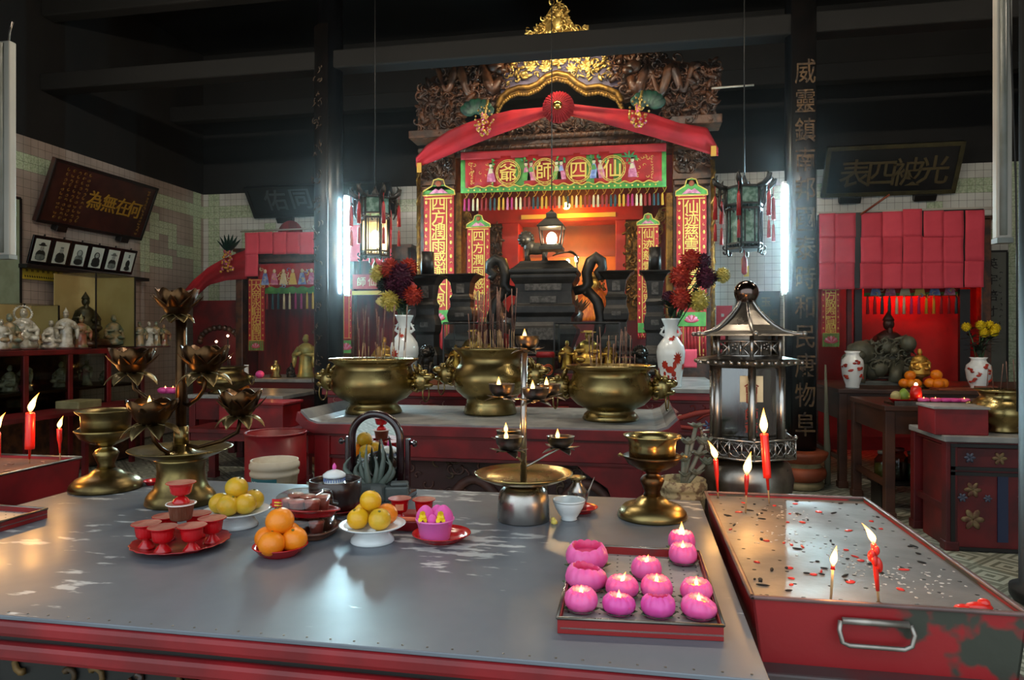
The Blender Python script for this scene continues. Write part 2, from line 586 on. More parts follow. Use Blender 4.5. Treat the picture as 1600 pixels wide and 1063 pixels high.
struct('floor', MB().box2((XL - .2, -6, -.1), (XR + .2, YB + .2, 0)), floor_material())

def tiled_wall(name, p0, ex, width, nrm, green):
    "a wall of small square tiles up to ZT, sooted plaster above"
    p0, ex, nrm = Vector(p0), Vector(ex), Vector(nrm)
    mb = MB()
    ez = Vector((0, 0, 1))
    def quad(x0, z0, x1, z1, off, m):
        q = [p0 + ex * x + ez * z + nrm * off for x, z in ((x0, z0), (x1, z0), (x1, z1), (x0, z1))]
        mb.add(q, [(0, 1, 2, 3)], m)
    back = [p0 - nrm * .2 + ex * a + ez * b for a, b in ((0, 0), (width, 0), (width, ZC), (0, ZC))]
    mb.prism(back, nrm * .2, 3)
    quad(0, 0, width, ZT, .004, 2)
    n, k = int(width / .108), int(ZT / .108) 
    z0 = ZT - k * .108
    for i in range(n + 1):
        for j in range(k):
            x0, x1 = i * .108 + .004, min((i + 1) * .108, width)
            if x1 - x0 < .02: continue
            row = k - 1 - j
            quad(x0, z0 + j * .108 + .004, x1, z0 + (j + 1) * .108, .010, 1 if green(i, row) else 0)
    return struct(name, mb, [TILEW if name == 'wall_back' else TILE, TILEG, GROUT, SOOT])
NL = int((YB + 1.5) / .108)
def meander(c, row):
    "green border: one course near the top, a strip by the corner and a square fret beside it"
    if row in (2, 3): return True
    if c in (1, 2): return True
    if 7 <= c <= 10 and row in (6, 7): return True
    if 11 <= c <= 12 and 5 <= row <= 8: return True
    if 8 <= c <= 12 and row in (11, 12): return True
    if c in (7, 8) and 7 <= row <= 9: return True
    if 13 <= c <= 14 and 8 <= row <= 13: return True
    if 3 <= c <= 6 and row in (9, 10): return True
    return False
tiled_wall('wall_left', (XL, -1.5, 0), (0, 1, 0), YB + 1.5, (1, 0, 0), lambda i, r: meander(NL - i, r))
tiled_wall('wall_back', (XL, YB, 0), (1, 0, 0), XR - XL, (0, -1, 0), lambda i, r: meander(i, r) or meander(int((XR - XL) / .108) - i, r))
tiled_wall('wall_right', (XR, YB, 0), (0, -1, 0), YB + 1.5, (-1, 0, 0), lambda i, r: r in (2, 3))
# sooted roof, open to the court in front
struct('ceiling', MB().box2((XL - .2, 1.2, ZC), (XR + .2, YB + .2, ZC + .15)).box2((XL - .2, 1.0, 3.3), (XR + .2, 1.2, ZC + .15)), SOOT)  # front skirt is unseen, lowered to keep daylight off the upper hall
def beam(n, Y, z0, z1, th, m=SOOTL):
    struct('trim_%d' % n, MB().box2((XL, Y - th / 2, z0), (XR, Y + th / 2, z1)), m, bevel=.02)
zt, zb = A(870, 57, YF).z, A(870, 87, YF).z
beam(1, YF, zb, zt, .24)
beam(2, YF, 5.75, 6.0, .2)
beam(3, 4.73, 5.0, 5.25, .24)
beam(4, 10.2, 5.15, 5.4, .2)

# columns of the hall
def column(name, X, Y, r, board, base=True):
    mb = MB().lathe([(r, .42), (r * .99, 2.5), (r * .97, ZC)], (X, Y, 0), 28)
    struct(name, mb, board)
GOLDCOL = mat('gold_column', '5e4526', .7, 0, '2a1c12', 20, .42, .6)
COLK = mat('column_lacquer', '0b0e12', .3, 0, '08090c', 3, coat=.1)
cl, cr = A(516, 527, YF), A(1250, 527, YF)
cl.z = cr.z = 0
for nm, p, u in (('column_left', cl, 516), ('column_right', cr, 1250)):
    c = T('hall_column', '', 'column', (p.x, p.y, 0))
    del c['label'], c['category']
    c.name = nm
    c['kind'] = 'structure'
    r = .155
    MB().lathe([(r, .40), (r, 2.5), (r * .97, ZC)], n=28).build('shaft', COLK, c)
    MB().lathe([(.20, 0), (.235, .03), (.235, .06), (.215, .09)], n=32).build('plinth', PEDG, c)
    MB().lathe([(.215, .09), (.255, .13), (.262, .17), (.25, .21), (.215, .235)], n=32).build('lower_torus', PEDR, c)
    MB().lathe([(.215, .235), (.20, .25), (.20, .27), (.215, .28)], n=32).build('waist', PEDG, c)
    MB().lathe([(.215, .28), (.255, .32), (.275, .36), (.28, .385), (.235, .40), (.15, .41)], n=32).build('upper_torus', PEDR, c)
    b = MB()
    dx = -.085 if nm == 'column_left' else .02
    n = 12
    rows = []
    for z in (.45, 5.3):
        rows.append([Vector(((r + .022) * math.sin(t) , -(r + .022) * math.cos(t), z)) for t in [(-.75 + 1.5 * i / n) for i in range(n + 1)]])
    b.sheet(rows)
    bd = b.build('couplet_board', WOODK, c, solid=.02)
    bd.rotation_euler = (0, 0, -.45 if nm == 'column_left' else .05)
    t = MB()
    if nm == 'column_right':
        chars = '威靈鎮南邦國泰時和民康物阜'
        zs = [A(1250, v, YF).z for v in [122 + i * 44.8 for i in range(13)]]
        for ch, z in zip(chars, zs):
            t.text(ch, .27, (0, -(r + .036), z), (1, 0, 0), (0, 0, 1), 0, .004, .8)
    else:
        rg = random.Random(5)
        for i in range(13):
            z = A(505, 122 + i * 40, YF).z
            for k in range(7):
                curl(t, (rg.uniform(-.07, .07), -(r + .036), z + rg.uniform(-.09, .09)), (1, 0, 0), (0, 0, 1), rg.uniform(.03, .06), .008, 0, rg.uniform(1, 3), rg.uniform(0, 6), k=5)
    tx = t.build('couplet_lettering', GOLDCOL if nm == 'column_right' else GOLDFADE, c)
    tx.rotation_euler = bd.rotation_euler

# fluorescent tubes on the columns, the cause of the cold light
def tube_lamp(name, label, u, v0, v1, Y, lit=True, rz=0.0):
    p0, p1 = A(u, v1, Y), A(u, v0, Y)
    L = p1.z - p0.z
    t = T(name, label, 'fluorescent light', (p0.x, p0.y, p0.z), rz)
    MB().box((0, .042, L / 2), (.045, .04, L + .06)).build('batten', WHITE, t, bevel=.004)
    for z in (-.012, L + .012):
        MB().box((0, 0, z), (.04, .06, .03)).build('lamp_holder', WHITE, t, bevel=.004)
    MB().lathe([(.027, 0), (.027, L)], n=16).build('tube', TUBEL if lit else PVC, t)
    return t
YT = YF - .02
lt = tube_lamp('fluorescent_lamp', 'lit white tube standing upright on the dark column beside the lit hanging lantern', 541, 309, 459, YT)
rt = tube_lamp('fluorescent_lamp', 'lit white tube upright between the unlit lantern and the column with gold characters', 1226, 288, 457, YT)
for (q, pc) in ((lt, cl), (rt, cr)):
    sgn = -1 if q is lt else 1
    dx = pc.x - q.location.x
    L = 1.2
    for z in (.15, .95):
        le = abs(dx) - .16
        MB().box((math.copysign(le / 2, dx), .05, z), (le, .02, .03)).build('bracket', STEELD, q)
# pipe under the right tube
struct('trim_7', MB().tube([A(1226, 462, YT + .05), A(1226, 700, YT + .05)], .012), PVC)

# post at the edge of the picture and the covered tube lamps hung on both sides
struct('column_front', MB().lathe([(.20, 0), (.22, .03), (.22, .08), (.17, .1), (.165, ZC)], (2.46, 4.62, 0), 28), BLACK)
def sheath(u0, u1, v0, v1, Y, label, cord=True):
    p0, p1 = A((u0 + u1) / 2, v1, Y), A((u0 + u1) / 2, v0, Y)
    w = (u1 - u0) * M(u0, Y)
    t = T('wall_lamp', label, 'fluorescent light', tuple(p0))
    L = p1.z - p0.z
    MB().box((0, 0, L / 2), (w, .06, L)).build('housing', PVC, t, bevel=.01)
    MB().lathe([(w * .22, .02), (w * .22, L - .02)], (-w * .12, -.035, 0), 12).build('tube', GREYP, t)
    MB().box((0, 0, -.01), (w * 1.04, .07, .03)).build('end_cap', GREYP, t)
    if cord:
        MB().tube([(w * .0, -.075, L), (w * .1, -.075, L * .7), (w * .42, -.075, L * .2), (w * .52, -.07, -.15), (w * .6, -.06, -1.0)], .005, 6).build('cord', BLACK, t)
    return t
sheath(1555, 1577, -60, 374, 4.45, 'long pale unlit tube lamp hung beside the black post')
ll = sheath(-2, 22, 66, 400, 4.2, 'grey unlit tube lamp hanging upright over the candle box, hooked at its top', False)
MB().tube([(0.02, 0, ll.children[0].dimensions.z if False else A(10, 66, 4.2).z - ll.location.z), (.03, 0, A(10, 50, 4.2).z - ll.location.z), (.055, 0, A(15, 35, 4.2).z - ll.location.z)], .006).build('hook', STEELD, ll)

# tube lamps on the tie beam: brass mirrors two; outer two added as fill
for x, l in ((-2.3, 'white tube lamp under the front tie beam, mirrored in the left brass censer'), (.35, 'white tube lamp under the front tie beam, mirrored in the right brass censer'), (-5.4, 'added fill tube at the left end of the front tie beam, before the old photographs'), (3.6, 'added fill tube at the right end of the front tie beam, before the red papers')):
    t = T('fluorescent_lamp', l, 'fluorescent light', (x, 4.73, 4.96))
    MB().box((0, 0, .0), (1.3, .08, .06)).build('batten', WHITE, t, bevel=.005)
    for s_ in (-.62, .62): MB().box((s_, 0, -.045), (.03, .05, .05)).build('lamp_holder', WHITE, t)
    MB().tube([(-.6, 0, -.06), (.6, 0, -.06)], .026 if -3 < x < 2 else .02, 12).build('tube', TUBEC, t)
# ------------------------------------------------------------------ the great shrine
YS = 8.6
def Q(u, v, y=YS): return A(u, v, y)
def poly(pts, y): return [A(u, v, y) for u, v in pts]
SX = -.94
shr = T('altar_shrine', 'huge carved dark wooden shrine with dragon canopy, gilded crest and red hangings', 'shrine', (SX, YS, 0))
def sb(mb, name, mats, parent=shr, **k):
    "build with world coordinates, parented to a thing at its own place"
    o = Vector(parent.location)
    par = parent.parent
    while par:
        o += Vector(par.location)
        par = par.parent
    mb.v = [tuple(Vector(p) - o) for p in mb.v]
    return mb.build(name, mats, parent, **k)
rg = random.Random(3)
# posts
for u0, u1, vt in ((657, 712, 236), (1052, 1112, 222)):
    p, q = Q(u0, vt), Q(u1, 620)
    mb = MB().box2((p.x, YS, 0), (q.x, YS + .3, p.z))
    w = q.x - p.x
    for k in (0, .42):
        mb.box(((p.x + q.x) / 2, YS - .02, p.z - .02 - k), (w * 1.04, .1, .06))
        mb.box(((p.x + q.x) / 2, YS - .03, p.z - .09 - k), (w * .96, .06, .05))
    carve(mb, [(u0 + 4, vt + 10), (u1 - 4, vt + 10), (u1 - 4, vt + 44), (u0 + 4, vt + 44)], lambda x, y: A(x, y, YS), 60, .03, .07, rg=rg)
    sb(mb, 'post', WOODD)
    # thin twisted gold pole at the outer side
    uu = u0 - 3 if u0 < 800 else u1 + 2
    a, b = Q(uu, 250, YS - .1), Q(uu, 620, YS - .1)
    mb = MB().tube([b, a], .026, 10)
    n = 60
    mb.tube([b + (a - b) * (i / n) + Vector((.024 * math.cos(i * 1.1), .024 * math.sin(i * 1.1), 0)) for i in range(n + 1)], .012, 5)
    sb(mb, 'twisted_pole', GOLDD)
    # inner gold strip
    ui = u1 + 3 if u0 < 800 else u0 - 5
    a, b = Q(ui - 6, 300), Q(ui + 5, 520)
    sb(MB().box2((a.x, YS + .02, b.z), (b.x, YS + .28, a.z)), 'post_strip', GOLDD, bevel=.01)
# rope lintel and pediment
a, b = Q(712, 222), Q(1062, 222)
mb = MB().box2((a.x - .1, YS, Q(870, 240).z), (b.x + .1, YS + .25, Q(870, 208).z))
for zz in (213, 228):
    z = Q(870, zz).z
    n = 90
    mb.tube([(a.x + (b.x - a.x) * i / n, YS - .02 + .0 * i, z) for i in range(n + 1)], .035, 8)
    mb.tube([(a.x + (b.x - a.x) * i / 240, YS - .02 + .03 * math.sin(i * .9), z + .03 * math.cos(i * .9)) for i in range(241)], .016, 5)
sb(mb, 'lintel', WOODD)
pp = [(735, 214), (790, 198), (872, 176), (955, 192), (1035, 206)]
mb = MB().prism(poly(pp, YS + .06), (0, .15, 0))
carve(mb, [(745, 212), (872, 182), (1025, 206)], lambda x, y: A(x, y, YS + .04), 160, .03, .075, rg=rg)
sb(mb, 'pediment', WOODD)
# carved canopy of dragons, two wings and a crest
YC = YS - .25
leftw = [(652, 212), (655, 140), (676, 120), (700, 110), (722, 102), (740, 96), (765, 94), (784, 90), (802, 86), (806, 120), (786, 146), (776, 164), (762, 168), (742, 160), (728, 166), (722, 182), (728, 197), (715, 208)]
rightw = [(1120, 190), (1117, 160), (1124, 130), (1130, 108), (1115, 94), (1104, 106), (1089, 100), (1066, 96), (1050, 94), (1036, 86), (1020, 82), (998, 78), (980, 90), (958, 80), (945, 84), (950, 118), (968, 138), (976, 156), (988, 152), (1008, 146), (1026, 150), (1036, 170), (1034, 190), (1060, 196)]
for pg, nm in ((leftw, 'dragon_wing'), (rightw, 'dragon_wing')):
    mb = MB().prism(poly(pg, YC + .04), (0, .14, 0))
    carve(mb, pg, lambda x, y: A(x, y, YC + .03), 330, .03, .085, rg=rg, lift=.07, leaf=.35)
    s = -1 if pg is leftw else 1
    # the two long coiling dragon bodies
    cx = 725 if s < 0 else 1040
    pts = [A(cx + s * (i * 3.2 - 55) , 128 + 20 * math.sin(i * .55) - abs(i - 16) * .5, YC - .03) for i in range(34)]
    mb.tube(pts, [.05 + .02 * math.sin(i * .4) for i in range(34)], 8)
    hx = 775 if s < 0 else 990
    mb.ell(A(hx, 104, YC - .05), (.10, .07, .08), 12, 8)
    mb.ell(A(hx - s * 9, 110, YC - .09), (.07, .05, .045), 10, 7)
    for k in (-1, 1):
        mb.tube([A(hx + s * 3, 98, YC - .06), A(hx + s * 10, 88 + k * 3, YC - .09), A(hx + s * 8, 82 + k * 4, YC - .1)], [.02, .015, .006], 6)
    sb(mb, nm, WOODD)
for (u0, v0, u1, v1) in ((640, 206, 712, 214), (1034, 184, 1128, 193)):
    a, b = A(u0, v0, YC), A(u1, v1, YC)
    sb(MB().box2((a.x, YC - .05, b.z), (b.x, YC + .3, a.z)), 'canopy_ledge', WOODD, bevel=.01)
crest = [(800, 84), (945, 80), (960, 100), (972, 132), (955, 136), (938, 130), (916, 134), (900, 126), (885, 114), (868, 110), (850, 116), (838, 128), (822, 132), (806, 134), (792, 142), (784, 150), (780, 130), (792, 100)]
mb = MB().prism(poly(crest, YC), (0, .12, 0))
o = sb(mb, 'crest_panel', CARVEP)
mb = MB()
carve(mb, [(798, 86), (945, 82), (965, 125), (920, 126), (870, 106), (830, 124), (790, 136)], lambda x, y: A(x, y, YC - .01), 190, .022, .05, rg=rg, lift=.03, leaf=.7)
for (u, v, r) in ((872, 92, .10), (830, 104, .07), (915, 102, .07), (852, 106, .06), (893, 106, .06)):
    for k in range(8):
        mb.petal(A(u, v, YC - .02), 0, r, r * .8, 0, 0)
        vs_ = mb.v[-35:]
        R = Matrix.Rotation(k * PI / 4, 3, 'Y')
        c0 = A(u, v, YC - .03)
        mb.v[-35:] = [tuple(c0 + R @ Vector((q[0] - c0.x, (q[2] - c0.z) - .012 , q[1] - (c0.y + .01)))) for q in vs_]
o2 = sb(mb, 'gilded_leaves', GOLD)
# waving rope mouldings below the crest
wv = [(776, 168), (784, 152), (796, 142), (810, 137), (826, 137), (840, 131), (852, 120), (870, 114), (888, 118), (902, 130), (916, 138), (936, 135), (952, 140), (964, 146), (972, 160)]
def dense(pts, n=5):
    out = []
    for i in range(len(pts) - 1):
        for k in range(n):
            t = k / n
            out.append((pts[i][0] + (pts[i + 1][0] - pts[i][0]) * t, pts[i][1] + (pts[i + 1][1] - pts[i][1]) * t))
    return out + [pts[-1]]
dw = dense(wv)
mb = MB().tube([A(u, v, YC - .04) for u, v in dw], .038, 8)
mb.tube([A(u, v + 6, YC - .02) for u, v in dw], .022, 8)
sb(mb, 'wavy_moulding', GOLDD)
mb = MB()
for (u, v) in dense(wv, 4):
    mb.ell(A(u, v + 10, YC - .02), (.028, .02, .03), 8, 5)
sb(mb, 'beaded_fringe', GOLDD)
# crest finial above the beam
fin = [(808, 86), (824, 58), (821, 46), (831, 50), (838, 46), (846, 36), (856, 20), (862, 10), (874, 7), (884, 14), (890, 28), (898, 40), (906, 46), (913, 38), (920, 40), (918, 56), (940, 84)]
mb = MB().prism(poly(fin, YC + .04), (0, .12, 0))
carve(mb, fin, lambda x, y: A(x, y, YC + .02), 230, .02, .05, rg=rg, lift=.09, leaf=.3)
mb.ell(A(872, 36, YC - .06), (.06, .06, .09), 14, 9)
mb.ell(A(872, 24, YC - .06), (.045, .05, .05), 12, 8)
sb(mb, 'crest_finial', GOLD)
# lamp behind the beam that lights the crest
a, b = A(805, 80, YF + .20), A(945, 80, YF + .20)
t = T('fluorescent_lamp', 'tube lamp fixed behind the dark tie beam, lighting the gilded crest', 'fluorescent light', ((a.x + b.x) / 2, YF + .17, zb + .09))
w = b.x - a.x
MB().box((0, -.02, .03), (w + .05, .05, .04)).build('batten', WHITE, t)
MB().tube([(-w / 2, .015, 0), (w / 2, .015, 0)], .016, 10).build('tube', TUBEW, t)

# red cloth swag with rosette
def swag(name, top, bot, y, mats, ripple=.02, n=60, rows=9):
    def ip(pts, t):
        u = pts[0][0] + (pts[-1][0] - pts[0][0]) * t
        for i in range(len(pts) - 1):
            if pts[i][0] <= u <= pts[i + 1][0] or i == len(pts) - 2:
                k = (u - pts[i][0]) / (pts[i + 1][0] - pts[i][0])
                k = max(0, min(1, k))
                k = k
                return u, pts[i][1] + (pts[i + 1][1] - pts[i][1]) * k
    R = []
    for j in range(rows):
        q = j / (rows - 1)
        r = []
        for i in range(n + 1):
            t = i / n
            u, a = ip(top, t)
            u2, b = ip(bot, t)
            v = a + (b - a) * q
            r.append(A(u, v, y - ripple * math.sin(q * PI * 3 + t * 5) - .02 * math.sin(q * PI)))
        R.append(r)
    return MB().sheet(R)
cl_ = T('cloth_swag', 'wide red cloth draped across the shrine and gathered at a rosette', 'cloth', (SX, YS - .36, A(872, 170, YS - .36).z))
mb = swag('l', [(650, 246), (668, 226), (700, 205), (730, 192), (765, 180), (800, 172), (848, 168), (866, 172)], [(650, 262), (668, 256), (700, 243), (740, 226), (780, 210), (820, 196), (848, 184), (866, 178)], YS - .38, CLOTH)
sb(mb, 'drape', CLOTH, cl_, solid=.008)
mb = swag('r', [(880, 172), (896, 163), (940, 168), (990, 172), (1020, 178), (1060, 192), (1105, 200), (1122, 232)], [(880, 178), (896, 182), (940, 192), (990, 206), (1020, 214), (1060, 226), (1105, 240), (1122, 244)], YS - .38, CLOTH)
sb(mb, 'drape', CLOTH, cl_, solid=.008)
c0 = A(872, 167, YS - .45)
mb = MB()
n = 64
def ros(r0, r1, y0, y1, ph=0):
    rows = []
    for r, y, amp in ((r0, y0, .004), ((r0 + r1) / 2, (y0 + y1) / 2, .012), (r1, y1, .022)):
        rows.append([c0 + Vector((r * math.cos(2 * PI * i / n), y + amp * math.cos(i * PI + ph), r * math.sin(2 * PI * i / n))) for i in range(n + 1)])
    mb.sheet(rows, 0, False)
ros(.05, .19, -.04, .02)
ros(.05, .14, -.06, -.03, 1)
sb(mb, 'rosette', CLOTH, cl_, solid=.004)
sb(MB().ell(c0 + Vector((0, -.06, 0)), (.06, .05, .06), 18, 12), 'gold_ball', mat('gold_bright', 'e8c050', .12, 1), cl_)
# loose tabs of tape at the ends of the drape
for u, v in ((1115, 236), (655, 262)):
    sb(MB().box(A(u, v, YS - .42), (.06, .01, .12)), 'yellow_tape', mat('tape%d' % u, 'c08a30', .6), cl_, bevel=.002)

# two gold bead ornaments with a peacock fan
for u, v, l in ((757, 200, 'pink and gold beaded hanging ornament on the swag, beside the larger span of dark carving'), (998, 187, 'pink and gold beaded hanging ornament on the swag, right of the rosette')):
    l = {757: 'pink and gold beaded ornament hanging on the swag, left of the rosette', 998: 'pink and gold beaded ornament hanging on the swag, right of the rosette'}[u]
    p = A(u, v, YS - .46)
    t = T('hanging_ornament', l, 'ornament', tuple(p), group='beaded ornaments on the swag')
    mb = MB()
    fx = -12 if u < 800 else 14
    for k in range(7):
        a = .3 + k * .4
        q = A(u + fx + 16 * math.cos(a), v - 32 - 12 * math.sin(a) + 10, YS - .42)
        mb.ell(q, (.07, .015, .10), 10, 7, 0, Matrix.Rotation(-(a - PI / 2), 3, 'Y'))
    sb(mb, 'peacock_fan', PEACOCK, t)
    mb = MB()
    pr = random.Random(u)
    for k in range(46):
        f = pr.random()
        rr = .02 + .1 * math.sin(PI * min(1, f * .9 + .1)) if f > .3 else .03
        a = pr.uniform(0, 2 * PI)
        mb.ell((math.cos(a) * rr * .9, -abs(math.sin(a)) * .04, .16 - f * .26), .018, 8, 5)
    mb.build('bead_drop', JEWEL, t)
    mb = MB()
    for k in range(26):
        f = k / 26
        a = k * 2.4
        rr = .03 + .09 * math.sin(PI * f)
        mb.ell((math.cos(a) * rr, -.03 - .02 * f, .26 - f * .36), .014, 7, 5)
    mb.tube([(0, 0, .1), (.02, 0, .24), (.04, .02, .34)], .016, 6)
    mb.build('gold_mount', GOLD, t)

# embroidered banner over the doorway
YBN = YS - .12
def bq(u, v):  # banner plane follows the photograph's outline
    return A(u, v, YBN)
ban = T('embroidered_banner', 'red embroidered banner with green edge and four ringed gold characters', 'banner', tuple(bq(880, 298)))
BL, BR = 720, 1041
def bv(u, f):
    "row f (0 top, 1 bottom) of the banner at column u"
    t = (u - BL) / (BR - BL)
    top = 247 + (233 - 247) * t
    bot = 302 + (292 - 302) * t
    return top + (bot - top) * f
def patch(f0, f1, u0, u1, dy, n=24, wob=0):
    rows = []
    for j in range(5):
        r = []
        for i in range(n + 1):
            u = u0 + (u1 - u0) * i / n
            f = f0 + (f1 - f0) * j / 4
            if wob and j == 4: f += wob * math.sin(i * PI * 2 / 4)
            r.append(A(u, bv(u, f), YBN + dy + .012 * math.sin(i * .8)))
        rows.append(r)
    return MB().sheet(rows)
sb(patch(0, 1, BL, BR, 0, 48), 'green_border', GREEN, ban, solid=.006)
sb(patch(0.0, .85, BL + 7, BR - 7, -.012, 64, .02), 'red_field', BANNER, ban, solid=.006)
sb(patch(-.16, .06, BL, BR, -.02, 48), 'top_band', BANNERT, ban, solid=.006)
mb = MB()
for ch, u in zip('爺師四仙', (794, 851, 904, 957)):
    c = A(u, bv(u, .46), YBN - .03)
    mb.text(ch, .235, c, (1, 0, 0), (0, 0, 1), 0, .006)
    n = 40
    for r in (.155, .135):
        mb.tube([c + Vector((r * math.cos(2 * PI * i / n), 0, r * math.sin(2 * PI * i / n) * 1.02)) for i in range(n + 1)], .006, 4, cap=False)
    for i in range(18):
        a = 2 * PI * i / 18
        curl(mb, c + Vector((.147 * math.cos(a), -.002, .147 * math.sin(a))), (1, 0, 0), (0, 0, 1), .014, .004, 0, 4, a, 4, 5)
n = 130
pts = [(BL + 12 + (BR - BL - 24) * i / n) for i in range(n + 1)]
mb.tube([A(u, bv(u, .84 + .03 * math.sin(i * .75)), YBN - .025) for i, u in enumerate(pts)], .008, 4)
for i, u in enumerate(pts[::4]):
    mb.ell(A(u, bv(u, .93), YBN - .022), (.012, .006, .012), 6, 4)
for u in (BL + 17, BR - 22):
    for k in range(9):
        curl(mb, A(u, bv(u, .18 + k * .07), YBN - .025), (1, 0, 0), (0, 0, 1), .016, .005, 0, 4, k, 4, 5)
rb = random.Random(9)
for u in (757, 768, 985, 1000, 1012, 740):
    for k in range(5):
        curl(mb, A(u + rb.uniform(-6, 6), bv(u, rb.uniform(.15, .75)), YBN - .022), (1, 0, 0), (0, 0, 1), .025, .005, 0, 4, k, 4, 6)
sb(mb, 'gold_embroidery', GOLDP, ban)
FIGM = [GREEN, BLUE, PINK, CREAM, BLACK, mat('thread_green', '2e7a4a', .6)]
for u, cols in ((767, (2, 3)), (822, (0, 2)), (877, (2, 1)), (928, (1, 0)), (938, (2, 3)), (988, (2, 3)), (830, (2, 0)), (870, (0, 3))):
    # little embroidered figures in long robes
    mb = MB()
    c = A(u, bv(u, .42), YBN - .028)
    mb.prism([c + Vector((x, 0, z)) for x, z in ((-.02, .05), (.02, .05), (.05, -.06), (.06, -.13), (-.05, -.13), (-.045, -.05))], (0, -.006, 0), cols[0])
    mb.prism([c + Vector((x, -.004, z)) for x, z in ((-.02, .03), (.01, .04), (.03, -.02), (-.03, -.03))], (0, -.006, 0), cols[1])
    mb.ell(c + Vector((0, -.005, .075)), (.022, .008, .028), 8, 5, 3)
    mb.ell(c + Vector((0, -.006, .095)), (.02, .007, .015), 8, 5, 4)
    for k in range(4):
        mb.ell(c + Vector((rb.uniform(-.07, .07), -.003, rb.uniform(.02, .15))), (.025, .005, .014), 7, 4, rb.choice((0, 5)), Matrix.Rotation(rb.uniform(0, 3), 3, 'Y'))
    sb(mb, 'embroidered_figure', FIGM, ban)
mb = MB()
for k in range(5):
    a = k * .7 - 1.4
    mb.ell(A(983, bv(983, .16), YBN - .03) + Vector((math.sin(a) * .05, 0, math.cos(a) * .03)), (.012, .005, .05), 7, 4, 5, Matrix.Rotation(a, 3, 'Y'))
sb(mb, 'embroidered_palm', FIGM, ban)
mb = MB()
tcol = [PINK, CREAM, mat('tassel_red', '8a1a22', .7), mat('tassel_teal', '1f4048', .7), mat('tassel_yellow', 'c8982e', .7), mat('tassel_magenta', 'b02a6a', .7)]
seq = [5, 5, 1, 1, 2, 2, 3, 3, 4, 4, 0, 5, 1, 1, 2, 2, 3, 3, 4, 4, 2, 2, 1, 4, 3, 4, 1, 4, 2, 2, 1, 1, 2, 2, 3, 3, 4, 4, 5, 5, 1, 1, 2, 2, 3, 3, 4]
for i, c in enumerate(seq):
    u = BL + 6 + (BR - BL - 12) * i / (len(seq) - 1)
    a, b = A(u, bv(u, 1.16), YBN + .02), A(u, bv(u, 1.0) + 28, YBN + .02)
    mb.tube([a, a + (b - a) * .15, b], [.006, .014, .017], 6, c)
    if i % 2 == 0:
        a2, m_, b2 = A(u, bv(u, .98), YBN + .02), A(u + 3.5, bv(u, 1.12), YBN + .02), A(u + 7, bv(u, .98), YBN + .02)
        mb.tube([a2, m_, b2], .004, 4, 4)
        mb.tube([m_, a], .004, 4, 4)
sb(mb, 'tassel_fringe', tcol, ban)

# couplet boards
def couplet(name, label, u0, u1, v0, v1, y, chars, vc0, dv, vcrest, group, lotus=None, sz=1.0, small=True):
    p0, p1 = A(u0, v0, y), A(u1, v1, y)
    t = T('couplet_board', label, 'sign', ((p0.x + p1.x) / 2, y, p1.z), group=group)
    w, h = p1.x - p0.x, p0.z - p1.z
    MB().box((0, .01, h / 2), (w, .02, h)).build('board', BANNER, t, bevel=.003)
    mb = MB()
    for s in (-1, 1):
        mb.box((s * w * .27, -.004, h / 2), (w * .035, .01, h * .96))
        k = max(4, int(h / .17))
        for i in range(k):
            mb.ell((s * w * .41, -.003, h * (i + .5) / k), (w * .045, .006, w * .07), 7, 4)
            curl(mb, (s * w * .41, -.003, h * (i + 1) / k), (1, 0, 0), (0, 0, 1), w * .05, w * .015, 0, 4, i, 4, 5)
    for z in (.02, .98):
        mb.box((0, -.004, h * z), (w * .9, .01, w * .035))
    mb.build('gold_border', GOLDP, t)
    mb = MB()
    s_ = w * .50 * sz
    for i, ch in enumerate(chars):
        z = A((u0 + u1) / 2, vc0 + i * dv, y).z - p1.z
        if z < s_ * .3: break
        mb.text(ch, s_, (0, -.001, z), (1, 0, 0), (0, 0, 1), 0, .005)
    mb.build('lettering', GOLDP, t)
    if vcrest:
        z2 = A(u0, vcrest, y).z - p1.z
        ch = z2 - h
        out = [(-w * .54, h), (w * .54, h), (w * .52, h + ch * .25), (w * .22, h + ch * .55), (w * .16, h + ch * .9), (0, z2), (-w * .16, h + ch * .9), (-w * .22, h + ch * .55), (-w * .52, h + ch * .25)]
        mb = MB().prism([(x, 0, z) for x, z in out], (0, .02, 0), 0)
        k = 36
        mb.tube([(out[i][0], -.004, out[i][1]) for i in (1, 2, 3, 4, 5, 6, 7, 8, 0, 1)], w * .025, 5, 1)
        mb.ell((0, -.01, h + ch * .68), (w * .1, .012, w * .1), 12, 8, 2)
        mb.prism([(x * w, -.006, h + z * ch) for x, z in ((-.32, .08), (-.1, .4), (0, .28), (.1, .4), (.32, .08), (.05, .12), (-.05, .12))], (0, .006, 0), 3)
        mb.build('crest', [GREEN, GOLDP, PEDR, PINK], t)
    if lotus:
        za, zb_ = A(u0, lotus[0], y).z - p1.z, A(u0, lotus[1], y).z - p1.z
        zc, hh = (za + zb_) / 2, za - zb_
        mb = MB().box((0, -.006, zc), (w * .96, .016, hh), 0)
        for k in range(7):
            a = (k - 3) * .42
            R = Matrix.Rotation(a, 3, 'Y')
            mb.ell(Vector((0, -.018, zc - hh * .2)) + R @ Vector((0, 0, hh * .25)), (hh * .12, .008, hh * .28), 9, 6, 1 if k % 2 else 2, R)
        mb.build('lotus_panel', [GREEN, PINK, mat('lotus_red', 'c2485a', .6)], t, bevel=.002)
        mb = MB()
        k = 9
        for i in range(k):
            mb.tube([((i / (k - 1) - .5) * w * .9, -.008, zb_ - .01), ((i / (k - 1) - .5) * w * .9, -.008, 0.01)], w * .035, 5)
        mb.build('fringe', BANNER, t)
    return t
g = 'red couplet boards of the great shrine'
